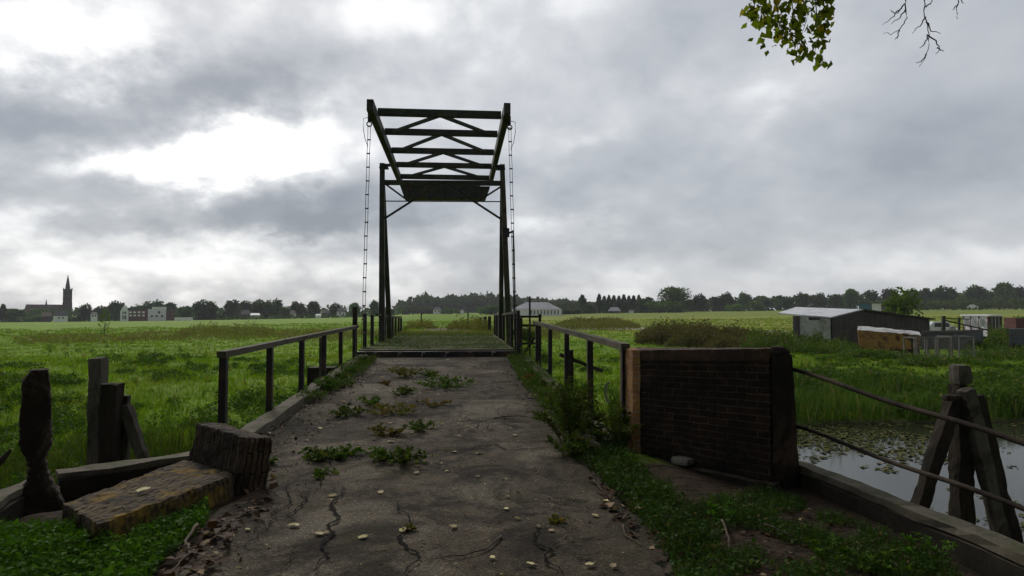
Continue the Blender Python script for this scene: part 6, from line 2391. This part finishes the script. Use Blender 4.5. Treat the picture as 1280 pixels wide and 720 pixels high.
# ------------------------------------------------------------------ hedges and the far woods that read as one mass
def wood_mass(name, prof, d0, d1, n, card, mat, label, base=None, kind='stuff', cat=None):
    """a strip of wood whose skyline follows prof: rows of px, y"""
    px = RNG.uniform(prof[0][0], prof[-1][0], n)
    yt = np.interp(px, [p[0] for p in prof], [p[1] for p in prof])
    lump = 1.3 * np.sin(px * 0.55) + 1.0 * np.sin(px * 0.23 + 1) + 0.8 * np.sin(px * 1.31 + 2)
    d = RNG.uniform(d0, d1, n)
    xc = (px - 640) / FPX * d
    x = xc * math.cos(PSI) + d * math.sin(PSI)
    y = d * math.cos(PSI) - xc * math.sin(PSI)
    zg = ground_z(x, y) - 0.5
    if base is not None:
        zg = np.minimum(zg, EYE + (388 - base) * d / FPX)
    zt = EYE + (388 - yt - lump) * d / FPX
    t = RNG.uniform(0, 1, n) ** 0.6
    z = zg + (zt - zg) * t * RNG.uniform(.88, 1.0, n)
    V, T = leaf_arrays(np.stack([x, y, z], 1), RNG.uniform(.6, 1.4, n) * card, flat=.15, aspect=.85)
    o = mesh_np(name, V, None, T, mat)
    return tag(o, label, cat, kind=kind if kind == 'stuff' else None)


wood_mass('wooded_hill', [(495, 384), (510, 378), (520, 374), (535, 372), (550, 374), (575, 371), (600, 369.5), (625, 371), (650, 374), (680, 377), (710, 378), (745, 380)], 560, 680, 9000, 4.2, 'tree_leaf_dark',
          'long wooded hill behind the bridge', base=393)
wood_mass('distant_wood', [(-200, 385), (0, 387), (60, 388), (150, 386), (260, 385), (350, 384), (430, 386), (500, 386)], 395, 430, 5200, 2.4, 'tree_leaf_dark',
          'continuous low wood behind the village on the left', base=403)
wood_mass('distant_wood', [(640, 381), (720, 380), (760, 380), (860, 376), (930, 374), (1000, 371), (1080, 369), (1180, 368), (1280, 366), (1450, 364)], 400, 440, 8000, 2.4, 'tree_leaf_dark',
          'continuous wood behind the tree row on the right', base=391)
wood_mass('field_hedge', [(1085, 377.5), (1130, 376.5), (1180, 375.5), (1230, 375), (1290, 374), (1400, 374)], 296, 304, 2600, 1.3, 'tree_leaf', 'long clipped hedge below the right tree row', base=387, kind='thing', cat='hedge')
wood_mass('field_hedge', [(502, 386.5), (520, 385.5), (541, 386.5)], 425, 432, 420, 1.8, 'tree_leaf', 'low hedge left of the white farmhouse seen through the bridge', base=392.5, kind='thing', cat='hedge')
wood_mass('field_hedge', [(552, 387.5), (576, 387)], 410, 416, 260, 1.6, 'tree_leaf', 'low hedge right of the white farmhouse seen through the bridge', base=392.5, kind='thing', cat='hedge')
wood_mass('field_hedge', [(270, 397), (330, 396.4), (400, 395), (470, 393.5)], 326, 329, 1100, .9, 'tree_leaf', 'low hedge along the far field edge under the left trees', base=400, kind='thing', cat='hedge')


# ================================================================== SHED AND SCRAP YARD ON THE RIGHT BANK
def build_shed():
    P1, P2, P3, P4 = at_d(1039, 397.5, 44), at_d(1077, 387.8, 50), at_d(995, 384.8, 52.5), at_d(972, 392.3, 48)
    root_ = empty('shed', (P1.x, P1.y, -1.5), 'low tarred shed, its left half under a pale sheet roof, the right gabled', 'shed')
    up = Vector((0, 0, 0.07))
    rf = MB().hexa([P4, P1, P2, P3] + [p + up for p in (P4, P1, P2, P3)])
    # corrugations run down the slope: UV along the eave
    rf.build('sheet_roof', 'pale_sheet_roof', root_)
    g = lambda p, z: Vector((p.x, p.y, z))
    W0, W1 = at_d(992, 398, 46.6), at_d(1038, 398, 44.2)
    B0, B1 = P3.lerp(P2, 0.08), P2
    zf0, zf1 = P4.lerp(P1, 0.3).z - 0.02, P1.z - 0.04
    w = MB().hexa([g(W0, -1.8), g(W1, -1.8), g(B1, -1.8), g(B0, -1.8), g(W0, zf0), g(W1, zf1), g(B1, P2.z - .05), g(B0, P3.z - .05)])
    w.build('pale_wall', 'shed_pale', root_)
    d_ = (W1 - W0)
    nn = Vector((-_H.x, -_H.y, 0)) * 0.06
    m = MB()
    a, b = W0 + d_ * -0.02, W0 + d_ * 0.16
    m.hexa([g(a + nn, -1.8), g(b + nn, -1.8), g(b - nn * .5, -1.8), g(a - nn * .5, -1.8), g(a + nn, zf0 - .05), g(b + nn, zf0 - .05), g(b - nn * .5, zf0 - .05), g(a - nn * .5, zf0 - .05)])
    m.build('door', 'dark_sheet', root_)
    m = MB()
    a, b = W0 + d_ * 0.42, W0 + d_ * 0.72
    m.hexa([g(a + nn, zf0 - .32), g(b + nn, zf0 - .30), g(b - nn * .5, zf0 - .30), g(a - nn * .5, zf0 - .32), g(a + nn, zf0 - .12), g(b + nn, zf0 - .16), g(b - nn * .5, zf0 - .16), g(a - nn * .5, zf0 - .12)])
    m.build('window', 'window_dark', root_)
    # the dark half: vertical boards under a shallow gable
    D1, D2, D3 = at_d(1040, 397.6, 43.9), at_d(1077, 388.2, 44.6), at_d(1162, 399.5, 46.2)
    back = VH * 5.5
    db = MB()
    i = 0
    pts = [g(D1, -1.8), g(D3, -1.8), D3, D2, D1]
    ray_ = Vector((D2.x, D2.y, 0)).normalized() * 5.5
    db.v += pts + [p + (ray_ if k in (0, 3, 4) else back) for k, p in enumerate(pts)]
    L = (D3 - D1).length
    us = [(0, 0), (L, 0), (L, 2), ((D2 - D1).length, 3), (0, 2)]
    db.face((0, 1, 2, 3, 4), us)
    db.face((9, 8, 7, 6, 5), us[::-1])
    for a, b in ((0, 1), (1, 2), (2, 3), (3, 4), (4, 0)):
        db.face((b, a, a + 5, b + 5), [(0, 0), (1, 0), (1, 5), (0, 5)])
    db.build('board_wall', 'dark_sheet', root_)
    rb = MB()
    f_ = VH * -0.25
    up = Vector((0, 0, 0.10))
    e3 = D3 + (D3 - D2).normalized() * 0.3
    q = [D2 + f_ + up * .2, e3 + f_ + up * .2, e3 + back + up * .2, D2 + ray_ + up * .2]
    rb.hexa(q + [p + up for p in q])
    rb.build('felt_roof', 'green_timber', root_)


build_shed()


def skip():
    a, b = at_d(1072, 433, 39.5), at_d(1152, 436, 36.8)
    root_ = empty('old_barge', (a.x, a.y, -1.4), 'rust-patched yellow hull covered with a torn pale tarpaulin, in front of the dark shed', 'boat')
    d_ = (b - a)
    back = Vector((a.x, a.y, 0)).normalized() * 1.8
    g = lambda p, z: Vector((p.x, p.y, z))
    za, zb = zpx(412.5, 39.5), zpx(419.5, 36.8)
    h = MB()
    h.hexa([g(a + d_ * .04 + back * .1, -1.3), g(b - d_ * .06 + back * .1, -1.3), g(b + back * .9 - d_ * .06, -1.3), g(a + back * .9 + d_ * .04, -1.3),
            g(a, za), g(b, zb), g(b + back, zb), g(a + back, za)], step=.35, amp=.02)
    h.build('hull', 'skip_yellow', root_)
    t = MB()
    t.hexa([g(a - d_ * .01 - back * .04, za + .01), g(b + d_ * .01 - back * .04, zb + .01), g(b + back * 1.04 + d_ * .01, zb + .01), g(a + back * 1.04 - d_ * .01, za + .01),
            g(a, za + .07), g(b, zb + .06), g(b + back, zb + .2), g(a + back, za + .24)], step=.22, amp=.05, ns=2)
    t.build('tarpaulin', 'tarp', root_)
    s = MB()
    n_ = VH * -.05
    q0, q1 = a + d_ * .52, b - d_ * .03
    s.hexa([g(q0 + n_, -1.2), g(q1 + n_, -1.2), g(q1 - n_, -1.2), g(q0 - n_, -1.2), g(q0 + n_, -.72), g(q1 + n_, -.62), g(q1 - n_, -.62), g(q0 - n_, -.72)], step=.3, amp=.01)
    s.build('rubbing_strake', 'rust_pipe', root_)
    p_ = at_d(1140, 428, 36.4)
    MB().tube([g(p_, -1.5), g(p_, zpx(421, 36.4)), g(p_, zpx(421, 36.4)) + VH * .3], [.09, .08, .05], 8).build('mooring_post', 'bridge_timber', root_)


skip()


def container():
    a, b, c = at_d(1152, 426, 43), at_d(1208, 426, 41), at_d(1229, 424, 42.6)
    g = lambda p, z: Vector((p.x, p.y, z))
    root_ = empty('scrap_container', (a.x, a.y, -1.4), 'open dark grey steel container behind the mesh cages', 'container')
    zt = zpx(413.5, 41.5)
    off = (c - b)
    m = MB().hexa([g(a, -1.4), g(b, -1.4), g(c, -1.4), g(a + off, -1.4), g(a, zt - .12), g(b, zt), g(c, zt), g(a + off, zt - .1)])
    m.build('body', 'grey_metal', root_)
    r_ = MB()
    for p, q in ((a, b), (b, c)):
        r_.bar(g(p, zt + (-.10 if p is a else .02)), g(q, zt + .02), .12, .10)
    r_.build('top_rim', 'grey_post', root_)
    for k in (.2, .4, .6, .8):
        p = a.lerp(b, k)
        MB().bar(g(p, -1.35) + VH * -.03, g(p, zt - .08) + VH * -.03, .08, .06, up=(0, 1, 0)).build('rib', 'grey_metal', root_)


container()


def cage(px0, px1, y0, y1, d, label, posts, mids):
    a, b = at_d(px0, y1, d), at_d(px1, y1, d)
    root_ = empty('mesh_cage', (a.x, a.y, zpx(y1, d)), label, 'cage', 'mesh cages')
    z0, z1 = zpx(y1, d), zpx(y0, d)
    g = lambda p, z: Vector((p.x, p.y, z))
    back = VH * 1.1
    fm = MB()
    for q in (Vector((0, 0, 0)), back):
        fm.bar(g(a, z1) + q, g(b, z1) + q, .05, .05)
        fm.bar(g(a, z0) + q, g(b, z0) + q, .05, .05)
    for p in (a, b):
        fm.bar(g(p, z1), g(p, z1) + back, .05, .05)
        fm.bar(g(p, z0), g(p, z0) + back, .05, .05)
    fm.build('rim', 'grey_post', root_)
    for k in range(posts + 1):
        p = a.lerp(b, k / posts)
        for q in (Vector((0, 0, 0)), back):
            MB().bar(g(p, min(z0, -1.25)) + q, g(p, z1) + q, .06, .06, up=(0, 1, 0)).build('post', 'grey_post', root_)
    wm_ = MB()
    for k in range(1, mids):
        p = a.lerp(b, k / mids)
        wm_.bar(g(p, z0), g(p, z1), .010, .010, up=(0, 1, 0))
    for k in range(1, 7):
        z = z0 + (z1 - z0) * k / 7
        wm_.bar(g(a, z), g(b, z), .010, .010)
    wm_.build('wire_mesh', 'grey_post', root_)
    return root_


cage(1146, 1187, 422.5, 447, 34, 'wide wire mesh cage in front of the grey container, left one', 3, 22)
cage(1190, 1218, 421, 448, 33.4, 'narrower wire mesh cage behind the dolphin head, with pale posts', 1, 14)


def car():
    d = 60
    f = Frame(1180, 388, d, 18)
    zb = gz(f.o.x, f.o.y)
    root_ = empty('parked_car', tuple(f.p(0, 0, zb)), 'white hatchback parked between the dark shed and the white trailer', 'car')
    zt = zpx(402, d)
    b = MB()
    prof = [(-2.0, .35), (2.0, .35), (2.02, .75), (1.1, .92), (.55, 1.42), (-1.3, 1.45), (-1.95, .95)]
    k = zt - 1.45
    n = len(prof)
    for v in (0, 1.7):
        b.v += [f.p(u, v, k + z) for u, z in prof]
    b.face(list(range(n)), [(0, 0)] * n)
    b.face([n + i for i in reversed(range(n))], [(0, 0)] * n)
    for i in range(n):
        j = (i + 1) % n
        b.face((j, i, n + i, n + j), [(0, 0)] * 4)
    b.build('body', 'car_white', root_, bevel=.06)
    for (u0, u1) in ((-1.25, -.45), (-.35, .5)):
        w = MB()
        w.hexa([f.p(u0, -.02, k + .95), f.p(u1 + .25, -.02, k + .95), f.p(u1 + .25, .05, k + .95), f.p(u0, .05, k + .95), f.p(u0 + .05, -.02, k + 1.34), f.p(u1 - .02, -.02, k + 1.34), f.p(u1 - .02, .05, k + 1.34), f.p(u0 + .05, .05, k + 1.34)])
        w.build('window', 'window_dark', root_)
    for u in (-1.25, 1.3):
        for v in (.02, 1.5):
            w = MB().tube([f.p(u, v, k + .33), f.p(u, v + .2, k + .33)], .33, 16)
            w.build('wheel', 'rubber', root_)


car()


def trailer():
    d = 58
    A, B_, C_ = at_d(1204, 416, 60), at_d(1236, 416, 57), at_d(1251, 416, 58.6)
    g = lambda p, z: Vector((p.x, p.y, z))
    zb, zt = -.75, zpx(395.5, 57)
    root_ = empty('box_trailer', (A.x, A.y, zb - .5), 'white box trailer with brown posts standing beside the white car', 'trailer')
    off = C_ - B_
    MB().hexa([g(A, zb), g(B_, zb), g(C_, zb), g(A + off, zb), g(A, zt), g(B_, zt), g(C_, zt), g(A + off, zt)]).build('box', 'render_lilac', root_)
    e = (B_ - A).normalized() * .2
    e2 = off.normalized() * .2
    q = [g(A - e - e2, zt + .01), g(B_ + e - e2, zt + .01), g(C_ + e + e2, zt + .01), g(A + off - e + e2, zt + .01)]
    MB().hexa(q + [p + Vector((0, 0, .14)) for p in q]).build('roof', 'car_white', root_)
    for k in (0.02, .32, .64, .98):
        p = A.lerp(B_, k)
        MB().bar(g(p, zb) - VH * .05, g(p, zt) - VH * .05, .16, .07, up=(0, 1, 0)).build('post', 'house_brick', root_)
    for k in (.08, .36, .66, .95):
        p = B_.lerp(C_, k) - VH * .06 + (B_ - A).normalized() * .04
        MB().bar(g(p, zb), g(p, zt - .02), .22, .07, up=(0, 1, 0)).build('post', 'dark_sheet', root_)
    for k in (.17, .48, .80):
        p = A.lerp(B_, k)
        m = MB().bar(g(p, .15) - VH * .04, g(p, .85) - VH * .04, .75, .05, up=(0, 1, 0))
        m.build('panel', 'car_white', root_)
    for k in (.25, .75):
        p = A.lerp(B_, k)
        MB().tube([g(p, zb - .1) - VH * .05, g(p, zb - .1) + VH * .15], .34, 14).build('wheel', 'rubber', root_)


trailer()
# dark hay rake: post with two long thin rails
p = at_d(1178, 416, 50)
root = empty('farm_implement', (p.x, p.y, -1.1), 'dark farm implement with an upright post and long thin arms before the white car', 'implement')
g_ = lambda q, z: Vector((q.x, q.y, z))
MB().bar(g_(p, -1.2), g_(at_d(1179.5, 395, 50), zpx(395, 50)), .22, .18, up=(0, 1, 0)).build('post', 'black_iron', root)
MB().bar(at_d(1179, 400, 50), at_d(1236, 413, 49), .08, .10).build('arm', 'black_iron', root)
MB().bar(at_d(1179, 398, 50), at_d(1212, 399, 50.5), .06, .07).build('arm', 'black_iron', root)
MB().bar(g_(at_d(1198, 410, 50), -1.2), at_d(1199, 397, 50), .12, .12, up=(0, 1, 0)).build('post', 'black_iron', root)
p = at_d(1190, 408, 52)
o = MB().hexa([g_(at_d(1184, 414, 52), -1.1), g_(at_d(1197, 414, 52), -1.1), g_(at_d(1197, 414, 53), -1.1), g_(at_d(1184, 414, 53), -1.1),
               at_d(1187, 408.5, 52), at_d(1194, 407, 52), at_d(1194, 407, 53), at_d(1187, 408.5, 53)], step=.3, amp=.04).build('covered_heap', 'tarp', loc=(p.x, p.y, -1.1))
tag(o, 'pale covered heap behind the dark implement', 'heap')
# grey trailer at the right edge
A, B_ = at_d(1262, 431, 40), at_d(1300, 431, 39)
root = empty('flat_trailer', (A.x, A.y, -1.3), 'blue-grey trailer box cut by the right picture edge, a brown crate on top', 'trailer')
bk = Vector((A.x, A.y, 0)).normalized() * 2.2
MB().hexa([g_(A, -.55), g_(B_, -.55), g_(B_ + bk, -.55), g_(A + bk, -.55), g_(A, zpx(411, 40)), g_(B_, zpx(411, 39)), g_(B_ + bk, zpx(411, 39)), g_(A + bk, zpx(411, 40))]).build('box', 'grey_metal_light' if 'grey_metal_light' in MATS else 'grey_metal', root, bevel=.02)
for k in (.2, .75):
    q = A.lerp(B_, k)
    MB().tube([g_(q, -.8) - VH * .05, g_(q, -.8) + VH * .2], .36, 14).build('wheel', 'rubber', root)
q0, q1 = at_d(1270, 411, 40.6), at_d(1296, 411, 40.2)
o = MB().hexa([g_(q0, zpx(411, 40) + .005), g_(q1, zpx(411, 40) + .005), g_(q1 + VH, zpx(411, 40) + .005), g_(q0 + VH, zpx(411, 40) + .005), g_(q0, zpx(397.5, 40)), g_(q1, zpx(397.5, 40)), g_(q1 + VH, zpx(397.5, 40)), g_(q0 + VH, zpx(397.5, 40))]).build('crate', 'house_brick', loc=tuple(q0))
tag(o, 'dark brown crate standing on the blue-grey trailer', 'crate')
p = at_d(1250, 441, 39)
o = MB().hexa([g_(at_d(1246, 443, 39), -1.25), g_(at_d(1262, 443, 39), -1.25), g_(at_d(1262, 443, 39.6), -1.25), g_(at_d(1246, 443, 39.6), -1.25),
               g_(at_d(1249, 443, 39), zpx(438, 39)), g_(at_d(1261, 443, 39), zpx(437.5, 39)), g_(at_d(1261, 443, 39.6), zpx(437.5, 39)), g_(at_d(1249, 443, 39.6), zpx(438, 39))], step=.2, amp=.05).build('rubbish_bag', 'tarp', loc=(p.x, p.y, -1.25))
tag(o, 'small pale bag in the weeds left of the blue-grey trailer', 'bag')
# boxes behind the shed
for (p0, p1, y0, y1, mt, lab) in ((1073.5, 1088.5, 379, 390, 'blue_sheet', 'blue sheeted box behind the shed roof joint'), (1090, 1101.5, 379.5, 390, 'render_white', 'small white cabin right of the blue box behind the shed')):
    a, b = at_d(p0, 388, 88), at_d(p1, 388, 88)
    root = empty('site_cabin', (a.x, a.y, -1), lab, 'cabin')
    bk = Vector((a.x, a.y, 0)).normalized() * 2.0
    MB().hexa([g_(a, -1.2), g_(b, -1.2), g_(b + bk, -1.2), g_(a + bk, -1.2), g_(a, zpx(y0, 88)), g_(b, zpx(y0, 88)), g_(b + bk, zpx(y0, 88)), g_(a + bk, zpx(y0, 88))]).build('walls', mt, root)
    q = [g_(a, zpx(y0, 88) + .005) - VH * .1, g_(b, zpx(y0, 88) + .005) - VH * .1, g_(b, zpx(y0, 88) + .005) + bk, g_(a, zpx(y0, 88) + .005) + bk]
    MB().hexa(q + [t + Vector((0, 0, .08)) for t in q]).build('roof', 'grey_post', root)
# far white car on the right field
f = Frame(1216, 388, 255)
zz = zpx(385.2, 255)
root = empty('distant_car', tuple(f.p(0, 0, zz)), 'tiny white car far out on the right field below the hedge', 'car')
m = MB()
f.box(m, -2.2, 2.2, 0, 1.8, zz - .1, zz + .75)
m.hexa([f.p(-1.7, .05, zz + .752), f.p(1.4, .05, zz + .752), f.p(1.4, 1.75, zz + .752), f.p(-1.7, 1.75, zz + .752), f.p(-1.2, .2, zz + 1.4), f.p(.8, .2, zz + 1.4), f.p(.8, 1.6, zz + 1.4), f.p(-1.2, 1.6, zz + 1.4)])
m.build('body', 'car_white', root)
for u in (-1.3, 1.3):
    MB().tube([f.p(u, -.03, zz + .1), f.p(u, .1, zz + .1)], .35, 12).build('wheel', 'rubber', root)

# ------------------------------------------------------------------ field fence posts beyond the bridge
for (px, yt, d, lab) in ((526.5, 391.5, 46, 'thin fence post in the field seen through the bridge, left one'), (585, 391, 44, 'thin fence post in the field seen through the bridge, right one'),
                         (601, 397, 40, 'short dark post at the end of the row right of the track'), (606.5, 396, 38, 'second short dark post of the row right of the track, seen from its field end'),
                         (612, 395.5, 36, 'short dark post of the row right of the track, closest to the deck')):
    p = at_d(px, 400, d)
    z0 = gz(p.x, p.y)
    r_ = .045 if d > 42 else .09
    o = MB().tube([(p.x, p.y, z0 - .3), (p.x, p.y, zpx(yt, d))], r_, 8).build('fence_post', 'bridge_timber', loc=(p.x, p.y, z0))
    tag(o, lab, 'post', 'field fence posts')
p = at_d(640, 387, 300)
f = Frame(609, 388, 640)
o = MB().tube([f.p(0, -30, zpx(380, 610)), f.p(0, -30, zpx(363.5, 610))], [1.0, .5], 8).build('mast', 'grey_post', loc=tuple(f.p(0, -30, zpx(380, 610))))
tag(o, 'faint mast rising from the wooded hill', 'mast')


# ------------------------------------------------------------------ the damp air between here and the wood
hz = MB()
hz.box((-1560, -1560, -14), (1560, 1580, 62))
m = bpy.data.materials.new('damp_air')
m.use_nodes = True
m.node_tree.nodes.clear()
hn = N(m.node_tree)
ho = hn.node('ShaderNodeOutputMaterial')
pv = hn.node('ShaderNodeVolumePrincipled')
pv.inputs['Color'].default_value = (0.92, 0.95, 1.0, 1)
pv.inputs['Density'].default_value = 0.00025
hn.put(ho.inputs['Volume'], pv.outputs[0])
MATS['damp_air'] = m
tag(hz.build('haze', 'damp_air'), 'thin damp haze over the meadow', kind='stuff')
